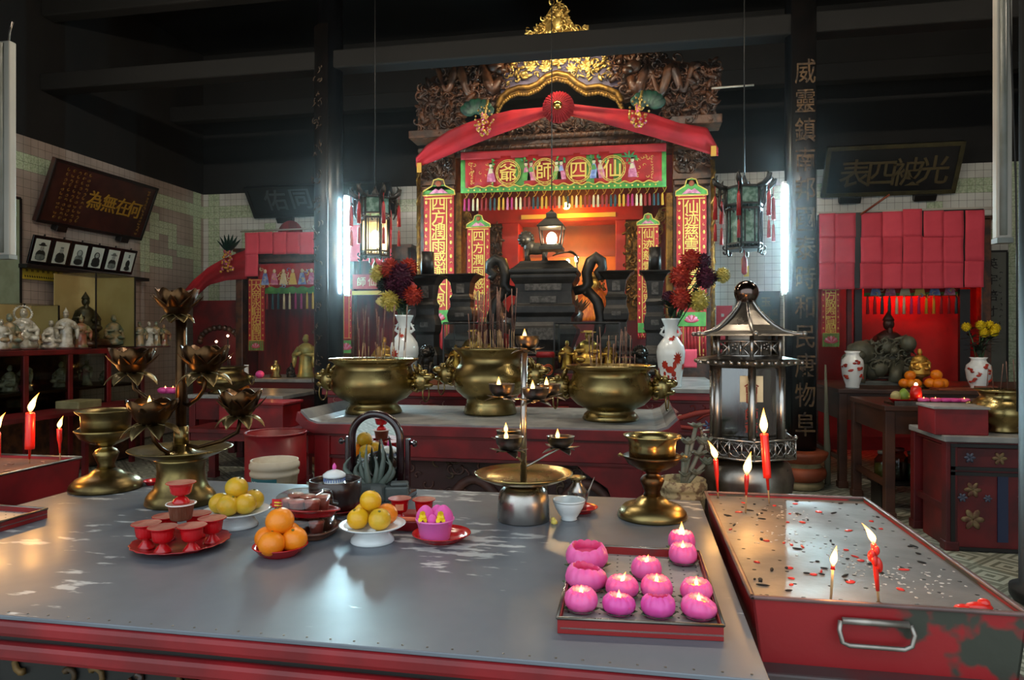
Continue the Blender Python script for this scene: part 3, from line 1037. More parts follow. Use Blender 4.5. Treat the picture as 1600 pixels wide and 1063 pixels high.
couplet('', 'tall red board with gold characters on the left outer post of the great shrine', 662, 709, 306, 560, YS - .06, '四方潤雨感謝大恩', 318, 21.6, 280, g, (485, 507))
couplet('', 'tall red board with gold characters on the right outer post of the great shrine', 1057, 1104, 306, 560, YS - .06, '仙迹慈雲普濟羣生', 323, 20, 279, g, (488, 510))
couplet('', 'narrower red board with gold characters inside the shrine, above the left glass case', 730, 765, 356, 500, YS + .02, '四方潤雨感謝大恩', 369, 18.5, 336, g, (499, 507), 1.0)
couplet('', 'narrower red gold-lettered board inside the shrine, right of the gold-robed deity', 996, 1029, 352, 530, YS + .02, '仙迹慈雲普濟眾生', 365, 17, 334, g, (505, 520), 1.0)

# niche behind the doorway
inn = T('shrine_niche', 'glowing red and amber niche with carved side panels inside the great shrine', 'niche', (SX, YS + .9, 0))
a, b = A(700, 300, YS + .95), A(1060, 560, YS + .95)
YN = YS + 1.0
l, r = A(785, 340, YN), A(972, 340, YN)
sb(MB().box2((l.x, YN + .3, 1.0), (r.x, YN + .34, A(870, 330, YN).z)), 'back_panel', mat('amber_back', 'b86a24', .5, 0, '9c4a1a', 1.5), inn)
sb(MB().box2((l.x, YN + .28, A(870, 402, YN + .28).z), (r.x, YN + .30, A(870, 332, YN).z)), 'upper_board', mat('board_orange', '8a3418', .5, 0, '6a2a12', 2), inn)
for u0, u1 in ((786, 812), (962, 978)):
    p, q = A(u0, 340, YN), A(u1, 340, YN)
    sb(MB().box2((p.x, YN - .1, 1.0), (q.x, YN + .3, p.z)), 'jamb', REDLIT, inn, bevel=.01)
p, q = A(750, 328, YN), A(1005, 345, YN)
sb(MB().box2((p.x, YN - .12, q.z), (q.x, YN + .3, p.z)), 'lintel', REDLIT, inn, bevel=.01)
p, q = A(815, 337, YN - .1), A(962, 339, YN - .1)
sb(MB().box2((p.x, YN - .14, q.z), (q.x, YN - .11, p.z)), 'curtain_rail', GOLDP, inn)
for u0, u1 in ((764, 788), (974, 1000)):
    p, q = A(u0, 345, YN - .1), A(u1, 520, YN - .1)
    mb = MB().box2((p.x, YN - .05, 1.0), (q.x, YN + .1, p.z))
    carve(mb, [(u0 + 2, 348), (u1 - 2, 348), (u1 - 2, 480), (u0 + 2, 480)], lambda x, y: A(x, y, YN - .06), 80, .03, .07, rg=rg, lift=.05)
    sb(mb, 'carved_panel', GOLDD if u0 > 900 else WOODD, inn)
p, q = A(700, 245, YN), A(1060, 330, YN)
sb(MB().box2((A(690, 300, YN).x, YN + .35, .9), (A(1075, 300, YN).x, YN + .5, A(870, 240, YN).z)), 'rear_wall', REDD, inn)
for u0, u1 in ((712, 764), (1000, 1056)):
    p, q = A(u0, 300, YN), A(u1, 560, YN)
    sb(MB().box2((p.x, YN + .1, .9), (q.x, YN + .2, p.z)), 'side_panel', CLOTHD, inn)
sb(MB().box2((A(700, 400, YN).x, YS + .32, 4.3), (A(1060, 400, YN).x, YN + .5, 4.35)), 'niche_roof', WOODD, inn)
# gold brackets in the doorway corners
for u, s in ((735, 1), (1027, -1)):
    mb = MB()
    for k in range(26):
        f = k / 26
        o = A(u + s * (f * 16 - 10), 330 + f * 70 * (1 if k % 2 else .4), YS + .1)
        curl(mb, o, (1, 0, 0), (0, 0, 1), .06, .014, 0, 4.5, k, 5, 8)
    sb(mb, 'carved_bracket', GOLDD, shr)

# amber lamp under the fringe and candle lamps in the niche
p = A(885, 322, YS + .5)
t = T('amber_lamp', 'small amber bulb glowing behind the coloured tassels', 'lamp', tuple(p))
MB().ell((0, 0, 0), (.05, .05, .045), 14, 9).build('bulb', BULBA, t)
MB().lathe([(.02, .03), (.03, .05), (.03, .1), (.01, .13)], n=12).build('socket', BRASSD, t)
MB().tube([(0, 0, .12), (0, 0, .5)], .006, 6).build('cord', BLACK, t)
for u, v, l in ((887, 412, 'small electric candle beside the lantern, the left of two before the amber panel'), (901, 407, 'small electric candle higher beside the lantern, the right of two before the amber panel')):
    p = A(u, v, YN - .05)
    t = T('candle_lamp', l, 'lamp', (p.x, p.y, p.z), group='electric candles in the niche')
    MB().ell((0, 0, .02), (.03, .03, .045), 10, 8).build('bulb', emission('candle_bulb%d' % u, 'ffd080', 220), t)
    MB().lathe([(.05, p.z * 0 - .75), (.05, -.7), (.02, -.68), (.018, -.03), (.03, -.02)], n=12).build('candle_stem', CREAM, t)
# fluorescent strip of the niche that washes the amber panel
# ------------------------------------------------------------------ hanging lanterns
def lantern_street(u, vtop, vbot, Y):
    "four-sided glazed lantern on a long cord"
    p = A(u, vbot, Y)
    k = M(u, Y)
    h = (vbot - vtop) * k
    t = T('hanging_lantern', 'lit metal lantern with clear panes hanging before the altar niche', 'lantern', tuple(p))
    w = 19 * k
    MB().box((0, 0, .02), (w * 1.9, w * 1.9, .04)).box((0, 0, .05), (w * 1.6, w * 1.6, .03)).build('base', PEWTER, t, bevel=.005)
    for sx in (-1, 1):
        for sy in (-1, 1):
            MB().tube([(sx * w * .75, sy * w * .75, .05), (sx * w * .95, sy * w * .95, h * .55)], .008, 6).build('corner_bar', PEWTER, t)
    for kx, ky in ((1, 0), (-1, 0), (0, 1), (0, -1)):
        a, b = w * .74, w * .93
        if kx: q = [(kx * a, -a, .06), (kx * a, a, .06), (kx * b, b, h * .54), (kx * b, -b, h * .54)]
        else: q = [(-a, ky * a, .06), (a, ky * a, .06), (b, ky * b, h * .54), (-b, ky * b, h * .54)]
        MB().add(q, [(0, 1, 2, 3)]).build('pane', GLASS, t)
    MB().lathe([(w * 1.05, h * .55), (w * 1.1, h * .58), (w * .5, h * .78), (w * .42, h * .8), (w * .42, h * .9), (w * .2, h * .95), (.01, h)], square=True).build('roof', PEWTER, t)
    MB().ell((0, 0, h * .28), (w * .42, w * .42, h * .17), 16, 10).build('bulb', LANTW, t)
    MB().lathe([(.02, .05), (.02, .10)], n=8).build('bulb_socket', BRASSD, t)
    MB().tube([(0, 0, h), (0, 0, ZC - p.z)], .006, 6).build('cord', BLACK, t)
    return t
lantern_street(862, 328, 392, 7.3)

def palace_lantern(u, v0, v1, Y, lit, label, R1=.155, R2=.205):
    "six-sided black palace lantern with painted panes, dragon brackets and red tassels"
    k = M(u, Y)
    p = A(u, v1, Y)
    H = (v1 - v0) * k
    t = T('palace_lantern', label, 'lantern', tuple(p), rz=.2, group='black palace lanterns beside the shrine')
    z0, z1, z2, z3 = H * .10, H * .60, H * .66, H * .88
    def ring(r, z, th=.014, m=None):
        pts = [Vector((r * math.cos(i * PI / 3), r * math.sin(i * PI / 3), z)) for i in range(7)]
        mb = MB()
        for i in range(6): mb.tube([pts[i], pts[i + 1]], th, 4, sm=False)
        return mb
    fr = MB()
    for r, z in ((R1, z0), (R1, z0 + .05), (R1, z1), (R2 * .8, z2), (R2 * .8, z3)):
        q = ring(r, z)
        fr.add(q.v, q.f)
    for i in range(6):
        a = i * PI / 3
        c, s = math.cos(a), math.sin(a)
        fr.tube([(R1 * c, R1 * s, z0 - .05), (R1 * c, R1 * s, z1)], .014, 5)
        fr.tube([(R2 * .8 * c, R2 * .8 * s, z2 - .03), (R2 * .8 * c, R2 * .8 * s, z3)], .014, 5)
        # middle mullions and lattice
        b = a + PI / 6
        rm = R1 * math.cos(PI / 6)
        for d in (-.05, .05):
            x, y = rm * math.cos(b) - d * math.sin(b), rm * math.sin(b) + d * math.cos(b)
            fr.tube([(x, y, z0), (x, y, z1)], .008, 4)
        for zz in (z0 + .025, z1 - .02):
            curl(fr, (rm * math.cos(b), rm * math.sin(b), zz), (-math.sin(b), math.cos(b), 0), (0, 0, 1), .025, .008, 0, 5, 0, 4, 7)
    fr.lathe([(.04, z3 + .01), (R2 * .78, z3)], n=6, sm=False)
    fr.lathe([(R1 * .98, z0 - .01), (R1 * .98, z0)], n=6, sm=False)
    fr.build('frame', WOODK, t)
    for i in range(6):
        b = i * PI / 3 + PI / 6
        rm = R1 * math.cos(PI / 6) - .008
        w = R1 * .46
        ex = Vector((-math.sin(b), math.cos(b), 0))
        o = Vector((rm * math.cos(b), rm * math.sin(b), 0))
        q = [o + ex * (-w) + Vector((0, 0, z0 + .05)), o + ex * w + Vector((0, 0, z0 + .05)), o + ex * w + Vector((0, 0, z1)), o - ex * w + Vector((0, 0, z1))]
        MB().add(q, [(0, 1, 2, 3)]).build('pane', PANEL_LIT if lit else PANEL_OFF, t)
        rm = R2 * .8 * math.cos(PI / 6) - .006
        o = Vector((rm * math.cos(b), rm * math.sin(b), 0))
        w = R2 * .36
        q = [o - ex * w + Vector((0, 0, z2)), o + ex * w + Vector((0, 0, z2)), o + ex * w + Vector((0, 0, z3)), o - ex * w + Vector((0, 0, z3))]
        MB().add(q, [(0, 1, 2, 3)]).build('upper_pane', PANEL_OFF, t)
    for i in range(6):
        a = i * PI / 3
        c, s = math.cos(a), math.sin(a)
        mb = MB()
        def P(r, z): return Vector((r * c, r * s, z))
        mb.tube([P(R2 * .75, z3), P(R2 * 1.05, z3 + .01), P(R2 * 1.3, z3 + .05), P(R2 * 1.42, z3 + .1)], [.022, .028, .03, .012], 7)
        mb.tube([P(R2 * 1.2, z3 + .03), P(R2 * 1.28, z3 + .1), P(R2 * 1.2, z3 + .13)], [.02, .014, .005], 5)
        for k2 in range(3):
            curl(mb, P(R2 * (.95 + k2 * .12), z3 - .02 - k2 * .02), (c, s, 0), (0, 0, 1), .045, .011, 0, 4.6, k2, 5, 8)
        mb.tube([P(R2 * 1.1, z3 - .02), P(R2 * 1.12, z2), P(R2 * 1.0, z2 - .06)], [.02, .014, .008], 5)
        for k2 in range(2):
            curl(mb, P(R1 * 1.12, z0 - .03 + k2 * .05), (c, s, 0), (0, 0, 1), .04, .01, 0, 4.4, 2 + k2, 5, 8)
        mb.build('dragon_bracket', WOODK, t)
        x, y = R2 * 1.3 * c, R2 * 1.3 * s
        zt_ = z3 + .02
        MB().tube([(x, y, zt_), (x, y, zt_ - .10)], .003, 4).lathe([(.006, zt_ - .10), (.017, zt_ - .13), (.019, zt_ - .16), (.024, zt_ - .34), (.0, zt_ - .34)], (x, y, 0), 8).lathe([(.006, zt_ - .38), (.014, zt_ - .40), (.02, zt_ - .56), (0, zt_ - .56)], (x, y, 0), 8).tube([(x, y, zt_ - .34), (x, y, zt_ - .38)], .003, 4).build('tassel', PLREDT, t)
    mb = MB().lathe([(.012, z0 - .26), (.03, z0 - .24), (.03, z0 - .1), (.008, z0 - .06), (.008, z0)], n=8)
    mb.build('bottom_tassel', PLREDT if not lit else GOLDD, t)
    if lit:
        MB().ell((0, 0, (z0 + z1) / 2 - .02), (.06, .06, .10), 14, 9).build('bulb', LANTW, t)
    MB().tube([(0, 0, z3), (0, 0, ZC - p.z)], .007, 6).build('cord', BLACK, t)
    MB().lathe([(.02, z3), (.045, z3 + .05), (.02, z3 + .1), (.008, z3 + .14)], n=10).build('crown', WOODK, t)
    return t
PANEL_LIT = mat('lantern_silk', 'f0dcb0', .5, 0, 'dcbc88', 12, alpha=.55)
PANEL_OFF = mat('lantern_painted_glass', '7d9a90', .25, 0, '4a6a5e', 14, .42, .56)
palace_lantern(586, 296, 412, 7.3, True, 'lit black palace lantern with red tassels beside the white tube')
palace_lantern(1163, 280, 402, 7.3, False, 'unlit black palace lantern with green painted panes and red tassels', .178, .23)

# ------------------------------------------------------------------ back altar: stone top over a painted red front
YA0, YA1, ZA = 6.45, 8.4, 1.125
a, b = A(500, 600, YA0), A(1135, 600, YA0)
ba = T('altar_table', 'long red altar with pale stone top and painted dragon front under the white vases', 'altar table', ((a.x + b.x) / 2, YA0, 0))
w = b.x - a.x
MB().box((0, (YA1 - YA0) / 2, ZA - .02), (w, YA1 - YA0, .04)).build('stone_top', STONEW, ba, bevel=.006)
MB().box((0, (YA1 - YA0) / 2, ZA - .075), (w - .02, YA1 - YA0 - .03, .07)).build('red_edge', REDL, ba, bevel=.008)
MB().box((0, .9, (ZA - .11) / 2), (w - .06, 1.6, ZA - .11)).build('body', REDD, ba, bevel=.01)
mb = MB().box((0, .09, ZA - .27), (w - .1, .03, .27), 0)
pr = random.Random(8)
for i in range(9):
    x = (i / 8 - .5) * (w - .5)
    pts = [Vector((x + .16 * math.sin(k * .9 + i), .07, ZA - .28 + .09 * math.sin(k * .55 + i * 1.3))) + Vector((k * .03 - .15, 0, 0)) for k in range(11)]
    mb.tube(pts, [.012 + .016 * math.sin(PI * k / 10) for k in range(11)], 6, 1 + i % 3)
    for k in range(5):
        curl(mb, (x + pr.uniform(-.2, .2), .07, ZA - .27 + pr.uniform(-.11, .11)), (1, 0, 0), (0, 0, 1), .04, .008, pr.choice((1, 2, 3, 4)), 4, pr.uniform(0, 6), 5, 7)
    for k in range(6):
        aa = k * 1.05
        mb.ell((x + .1 + .03 * math.cos(aa), .07, ZA - .34 + .03 * math.sin(aa)), (.025, .008, .01), 7, 4, 4 if i % 2 else 5, Matrix.Rotation(-aa, 3, 'Y'))
mb.build('painted_frieze', [REDL, mat('paint_salmon', 'a8584a', .6), mat('paint_pink', 'b27a72', .6), mat('paint_dark_red', '8a2a22', .6), mat('paint_cream', 'b8a88a', .6), mat('paint_blue', '4a5f86', .6)], ba)
for z in (ZA - .12, ZA - .42):
    MB().box((0, .06, z), (w - .06, .05, .03)).build('moulding', REDD, ba, bevel=.006)

# white vases with red lions, and their flowers
def vase_big(u, label, seed):
    p = G(u, 597, ZA)
    p = Vector((A(u, 597, 6.68).x, 6.68, ZA))
    k = M(u, 6.68)
    H = 107 * k
    R = 22 * k
    t = T('porcelain_vase', label, 'vase', tuple(p), group='white vases with red lions on the back altar')
    prof = [(R * .74, 0), (R * .76, .012), (R * .72, H * .05), (R * .86, H * .25), (R * .99, H * .45), (R, H * .52), (R * .92, H * .60), (R * .66, H * .68), (R * .46, H * .73), (R * .42, H * .80), (R * .46, H * .9), (R * .62, H * .975), (R * .66, H), (R * .56, H), (R * .36, H * .9)]
    MB().lathe(prof, n=36).build('body', PORC, t)
    mb = MB()
    pr = random.Random(seed)
    def rr(z):
        for i in range(len(prof) - 1):
            if prof[i][1] <= z <= prof[i + 1][1]:
                f = (z - prof[i][1]) / max(1e-6, prof[i + 1][1] - prof[i][1])
                return prof[i][0] + (prof[i + 1][0] - prof[i][0]) * f
        return R
    def on(a, z, lift=.002):
        r = rr(z) + lift
        return Vector((r * math.sin(a), -r * math.cos(a), z))
    def blob(a, z, ra, rz_, n=14, jag=0):
        ring = [on(a, z, .004)]
        for i in range(n):
            t_ = 2 * PI * i / n
            q = 1 + (jag * (1 if i % 2 else -1))
            ring.append(on(a + ra * q * math.cos(t_), z + rz_ * q * math.sin(t_), .003))
        mb.add(ring, [(0, 1 + i, 1 + (i + 1) % n) for i in range(n)], 0, True)
    s = 1 if seed % 2 else -1
    # lion: mane head, body, legs, curled plume tail
    blob(-.5 * s, H * .33, .24, H * .06, 16, .15)
    blob(-.1 * s, H * .26, .34, H * .05, 14, .06)
    blob(.2 * s, H * .20, .2, H * .045, 12, .08)
    blob(.45 * s, H * .42, .28, H * .085, 22, .28)
    blob(.25 * s, H * .33, .16, H * .06, 12, .1)
    for aa, z in ((-.55, .20), (-.25, .15), (.1, .12), (.35, .13)):
        blob(aa * s, H * z, .12, H * .035, 10, .12)
    blob(.05 * s, H * .7, .35, H * .025, 14, .25)
    blob(.4 * s, H * .73, .2, H * .02, 12, .2)
    for k2 in range(4):
        blob(pr.uniform(1.1, 2.6) * pr.choice((-1, 1)), H * pr.uniform(.15, .5), .2, H * .05, 12, .2)
    mb.build('painted_lion', GLAZER, t)
    mb = MB()
    for sx in (-1, 1):
        c = Vector((sx * R * .55, 0, H * .80))
        curl(mb, c, (sx, 0, 0), (0, 0, 1), R * .3, R * .07, 0, 5, 1, 5, 9)
        mb.tube([(sx * R * .42, 0, H * .74), (sx * R * .72, 0, H * .78), (sx * R * .45, 0, H * .88)], R * .08, 6)
    mb.build('side_handle', PORC, t)
    return t, p, H
def bloom(mb, c, r, m, seed, dark=None):
    "a full round flower head of many petals"
    pr = random.Random(seed)
    c = Vector(c)
    mb.ell(c, r * .70, 10, 7, m)
    n = 90
    for i in range(n):
        z = 1 - 2 * (i + .5) / n
        a = i * 2.39996
        d = Vector((math.sqrt(1 - z * z) * math.cos(a), math.sqrt(1 - z * z) * math.sin(a), z))
        e = math.asin(d.z)
        mb.petal(c + d * r * .62, math.atan2(d.y, d.x), r * .48, r * .40, e - .75 + pr.uniform(-.3, .3), e + .9 + pr.uniform(-.3, .3), m, 3, .5)
def leaf(mb, c, a, L, w, e0, e1, m=0):
    mb.petal(c, a, L, w, e0, e1, m, 5, .2)
t, p, H = vase_big(632, 'left white vase with a red lion on the back altar, half behind incense sticks', 2)
t2, p2, H2 = vase_big(1048, 'right white vase on the back altar, its red lion with a curling tail', 1)
def bouquet(u, label, spots, base, group, scale=1.0):
    Y = base.y
    t = T('flower_bouquet', label, 'flowers', tuple(base), group=group)
    st = MB()
    lf = MB()
    pr = random.Random(int(u))
    for i, (x, v, r, m, dy) in enumerate(spots):
        c = A(x, v, Y) + Vector((0, dy, 0)) - base
        k = M(x, Y)
        mb = MB()
        bloom(mb, c, r * k * (1.3 if group else 1.1), 0, i + int(u))
        mb.build('bloom', m, t)
        st.tube([(0, 0, -.15), c * .5 + Vector((0, 0, .02)), c], .006, 5)
        for q in range(4):
            a = pr.uniform(0, 6.28)
            leaf(lf, c * pr.uniform(.5, .9), a, .14, .05, pr.uniform(-.2, .9), pr.uniform(-.8, .3))
    for q in range(16):
        leaf(lf, (0, 0, pr.uniform(0, .15)), pr.uniform(0, 6.28), .16, .055, pr.uniform(.2, 1), pr.uniform(-.7, .2))
    st.build('stems', LEAFG, t)
    lf.build('leaves', LEAF, t)
    return t
bouquet(632, 'faded bouquet of orange, purple and yellow blooms in the left white lion vase', [(610, 421, 14, FLR, -.02), (592, 428, 12, FLY, 0), (632, 432, 16, FLP, -.08), (618, 445, 13, FLP, -.05), (636, 418, 13, FLR, .04), (648, 462, 13, FLR, -.06), (614, 470, 14, FLY, -.06), (630, 452, 14, FLP, -.02), (600, 444, 10, LEAF, 0)], Vector((p.x, p.y, p.z + H * .98)), 'flowers in the lion vases')
bouquet(1048, 'bouquet of red, dark purple and yellow blooms in the right white lion vase', [(1080, 406, 14, FLR, 0), (1063, 433, 15, FLR, -.06), (1063, 467, 14, FLR, -.08), (1099, 408, 11, FLP, .02), (1103, 434, 14, FLP, -.02), (1091, 470, 14, FLY, -.05), (1129, 430, 10, FLY, 0), (1045, 465, 9, FLP, 0), (1104, 420, 7, FLY, .05)], Vector((p2.x, p2.y, p2.z + H2 * .98)), 'flowers in the lion vases')

# ------------------------------------------------------------------ the dark pewter altar set
YP = 7.55
kp = M(853, YP)
c0 = A(853, 560, YP)
pb = T('altar_plinth', 'dark red stepped plinth carrying the pewter burner and stands', 'plinth', (SX, YP, ZA))
l, r = A(648, 550, YP), A(1040, 550, YP)
zP = A(853, 556, YP).z
MB().box(((l.x + r.x) / 2 - SX, .1, (zP - ZA) / 2), (r.x - l.x, .95, zP - ZA)).build('block', REDD, pb, bevel=.01)
MB().box(((l.x + r.x) / 2 - SX, .1, zP - ZA - .02), (r.x - l.x + .03, .98, .03)).build('top_edge', WOOD, pb, bevel=.006)
zP = zP + 0.0
def sq(prof, d=1.0):
    "a square stepped pewter body, profile in (half width, z)"
    return MB().lathe(prof, square=True, sq=(1, d))
bur = T('incense_burner', 'large square pewter incense burner with curled handles and a lion on its lid', 'incense burner', (c0.x, YP, zP))
K = kp
body = [(44, 0), (46, 4), (40, 8), (48, 30), (50, 34), (50, 42), (46, 46), (42, 52), (42, 60), (48, 66), (48, 76), (44, 80), (42, 98), (44, 110), (48, 116), (50, 120), (50, 124), (46, 126)]
sq([(r * K, z * K) for r, z in body], .75).build('body', PEWTER, bur, bevel=.006)
MB().box((0, -.75 * 49 * K, 34 * K), (46 * K, .02, 18 * K)).build('inscribed_panel', PEWTERL, bur, bevel=.003)
for z, w_, h_ in ((86, 40, 10), (105, 56, 10)):
    MB().box((0, -.75 * 43 * K - .006, z * K), (w_ * K, .02, h_ * K)).build('relief_panel', PEWTERL, bur, bevel=.003)
lid = [(50, 125), (52, 128), (52, 132), (47, 135), (39, 142), (37, 145), (35, 146), (0.1, 147)]
sq([(r * K, z * K) for r, z in lid], .75).build('lid', PEWTER, bur, bevel=.006)
for s in (-1, 1):
    pts = [(44, 100), (60, 104), (66, 112), (63, 128), (70, 146), (78, 152), (86, 146), (88, 136), (80, 128), (84, 120), (92, 120)] if s > 0 else [(44, 100), (60, 104), (66, 112), (64, 128), (70, 148), (80, 152), (89, 145), (90, 134), (82, 128), (86, 122), (92, 124)]
    pts2 = [(63, 104), (80, 84), (86, 60), (82, 34), (70, 10)]
    mb = MB().tube([(s * x * K, 0, z * K) for x, z in pts], [.05, .055, .06, .06, .065, .065, .06, .055, .05, .04, .02], 9)
    mb.tube([(s * x * K, 0, z * K) for x, z in pts2], [.05, .06, .065, .06, .045], 9)
    mb.tube([(s * 60 * K, 0, 100 * K), (s * 66 * K, 0, 92 * K)], [.045, .02], 7)
    mb.build('curled_handle', PEWTER, bur)
def lion(mb, c, L, m=0, face=-1):
    "small guardian lion, standing, head turned to the reader"
    c = Vector(c)
    def E(x, y, z, a, b, d): mb.ell(c + Vector((x, y, z)) * L, (a * L, b * L, d * L), 12, 8, m)
    E(0, 0, .42, .36, .18, .19)
    E(face * .22, 0, .48, .2, .2, .24)
    E(face * .36, -.08, .72, .2, .2, .2)
    E(face * .44, -.22, .68, .11, .1, .09)
    for i in range(12):
        a = i * PI / 6
        E(face * .34 + .2 * math.cos(a), -.02, .72 + .2 * math.sin(a), .07, .09, .07)
    for x in (-.28, .26):
        for y in (-.13, .13):
            mb.tube([c + Vector((x, y, .4)) * L, c + Vector((x - .03, y, .2)) * L, c + Vector((x, y - .02, .04)) * L], [.085 * L, .06 * L, .075 * L], 8, m)
            E(x - .02, y - .05, .035, .08, .1, .04)
    mb.tube([c + Vector((-face * .34, 0, .46)) * L, c + Vector((-face * .5, 0, .58)) * L, c + Vector((-face * .56, 0, .38)) * L, c + Vector((-face * .66, 0, .26)) * L], [.05 * L, .07 * L, .07 * L, .03 * L], 8, m)
    return mb
lion(MB(), (-.10, 0, 146 * K), .36, 0, -1).build('lion_finial', PEWTER, bur)
MB().petal((.24, -.05, 160 * K), 0, .20, .14, -.1, -1.9).petal((.08, -.05, 155 * K), 0, .22, .05, .3, 0).build('leaf_ornament', PEWTER, bur, solid=.01)

def stand(u, v0, v1, Y, label, tip=False, wpx=29, parts=2):
    "square flared pewter stand"
    k = M(u, Y)
    H = (v1 - v0) * k
    p = A(u, v1, Y)
    t = T('pewter_stand', label, 'altar stand', (p.x, Y, p.z), group='flared pewter stands beside the burner')
    W = wpx * k
    top = [(W * .60, H * .70), (W * .50, H * .73), (W * .46, H * .76), (W * .56, H * .9), (W * .78, H * .965), (W * .98, H * .985), (W, H), (W * .7, H), (W * .5, H * .9)]
    mid = [(W * .9, 0), (W * .92, H * .03), (W * .8, H * .06), (W * .86, H * .1), (W * .86, H * .2), (W * .74, H * .24), (W * .58, H * .28), (W * .56, H * .4), (W * .66, H * .43), (W * .70, H * .5), (W * .64, H * .56), (W * .55, H * .60), (W * .55, H * .66), (W * .60, H * .70)]
    sq(mid).build('base', PEWTER, t, bevel=.005)
    sq(top).build('flared_top', PEWTER, t, bevel=.004)
    MB().box((0, -W * .52, H * .83), (W * .44, .012, H * .12)).build('upper_panel', PEWTERL, t, bevel=.003)
    MB().box((0, -W * .87, H * .15), (W * 1.0, .012, H * .06)).build('lower_panel', PEWTERL, t, bevel=.003)
    MB().box((0, -W * .70, H * .5), (W * .5, .012, H * .05)).build('middle_panel', PEWTERL, t, bevel=.003)
    if tip:
        MB().lathe([(W * .42, H), (W * .40, H + 37 * k)], n=12).build('candle_stub', WOODK, t)
    return t
stand(723, 430, 556, YP + .02, 'dark pewter flared stand between the burner and the left couplet', False, 29)
stand(963, 425, 556, YP + .02, 'dark pewter flared stand just right of the gold-robed deity', False, 28)
stand(668, 431, 585, 7.0, 'dark pewter stand with black candle stub, behind the left white vase', True, 26)
stand(1023, 424, 585, 7.0, 'dark pewter stand with black candle stub, behind the right white vase', True, 24)
# ------------------------------------------------------------------ statues
def robed(mb, c, h, m=0, seated=False, hat=0, wide=1.0, halo=False, beard=False, n=16, seed=0, mh=None):
    "a small robed statue facing the reader"
    c = Vector(c)
    if mh is None: mh = m
    pr = random.Random(seed + int(h * 1000))
    if seated:
        prof = [(.26, 0), (.30, .02), (.30, .08), (.27, .14), (.28, .22), (.27, .30), (.2, .36), (.17, .46), (.19, .56), (.18, .64), (.10, .70), (.06, .72)]
    else:
        prof = [(.20, 0), (.21, .03), (.17, .12), (.16, .3), (.15, .42), (.17, .55), (.19, .66), (.17, .72), (.09, .77), (.055, .79)]
    def fold(a, r, z): return (r * (1 + .05 * math.sin(a * 7 + z * 14)), z)
    mb.lathe([(r * h * wide, z * h) for r, z in prof], c, n, m, True, fold, (1, .75))
    zt = (.72 if seated else .79)
    hr = .085 if not seated else .1
    mb.ell(c + Vector((0, -.01 * h, (zt + hr * .95) * h)), (hr * .82 * h, hr * .85 * h, hr * h), 12, 8, mh)
    mb.ell(c + Vector((0, -.01 * h - hr * .85 * h, (zt + hr * .9) * h)), (.014 * h, .018 * h, .022 * h), 6, 4, mh)
    if hat == 0: mb.ell(c + Vector((0, .01 * h, (zt + hr * 1.7) * h)), (hr * .7 * h, hr * .7 * h, hr * .6 * h), 10, 6, m)
    if hat == 1:
        mb.box(c + Vector((0, 0, (zt + hr * 1.95) * h)), (hr * 2 * h, hr * 1.3 * h, hr * .5 * h), m)
        for s in (-1, 1): mb.ell(c + Vector((s * hr * 1.4 * h, 0, (zt + hr * 1.8) * h)), (hr * .55 * h, .01 * h, .02 * h), 8, 5, m)
    if hat == 2: mb.lathe([(hr * .9, 0), (hr * .7, .05), (hr * .25, .12), (.001, .17)], c, 10, m, True, lambda a, r, z: (r * h, (zt + hr * 1.5 + z) * h))
    if beard: mb.ell(c + Vector((0, -hr * .8 * h, (zt - .03) * h)), (.045 * h, .03 * h, .08 * h), 8, 6, m)
    zs = (.60 if seated else .68)
    for s in (-1, 1):
        sh = c + Vector((s * .16 * h * wide, 0, zs * h))
        el = c + Vector((s * .24 * h * wide, -.06 * h, (zs - .17) * h))
        ha = c + Vector((s * pr.uniform(.02, .12) * h, -.19 * h, (zs - pr.uniform(.1, .2)) * h))
        mb.tube([sh, el, ha], [.06 * h, .075 * h, .035 * h], 8, m)
        mb.tube([el, el + Vector((0, -.03 * h, -.15 * h)), el + Vector((0, -.03 * h, -.28 * h))], [.06 * h, .055 * h, .02 * h], 7, m)
    if seated:
        for s in (-1, 1): mb.ell(c + Vector((s * .15 * h, -.16 * h, .24 * h)), (.13 * h, .14 * h, .08 * h), 10, 6, m)
    if halo:
        k = 24
        R = .17 * h
        o = c + Vector((0, .05 * h, (zt + hr) * h))
        mb.tube([o + Vector((R * math.cos(2 * PI * i / k), 0, R * math.sin(2 * PI * i / k))) for i in range(k + 1)], .018 * h, 6, m)
        for i in range(k): mb.ell(o + Vector((R * 1.1 * math.cos(2 * PI * i / k), 0, R * 1.1 * math.sin(2 * PI * i / k))), .022 * h, 6, 4, m)
    return mb
def statue(name, label, p, h, mt, group=None, cat='statue', **k):
    o = robed(MB(), (0, 0, 0), h, **k).build(name, mt, None, loc=p)
    tag(o, label, cat, group)
    return o

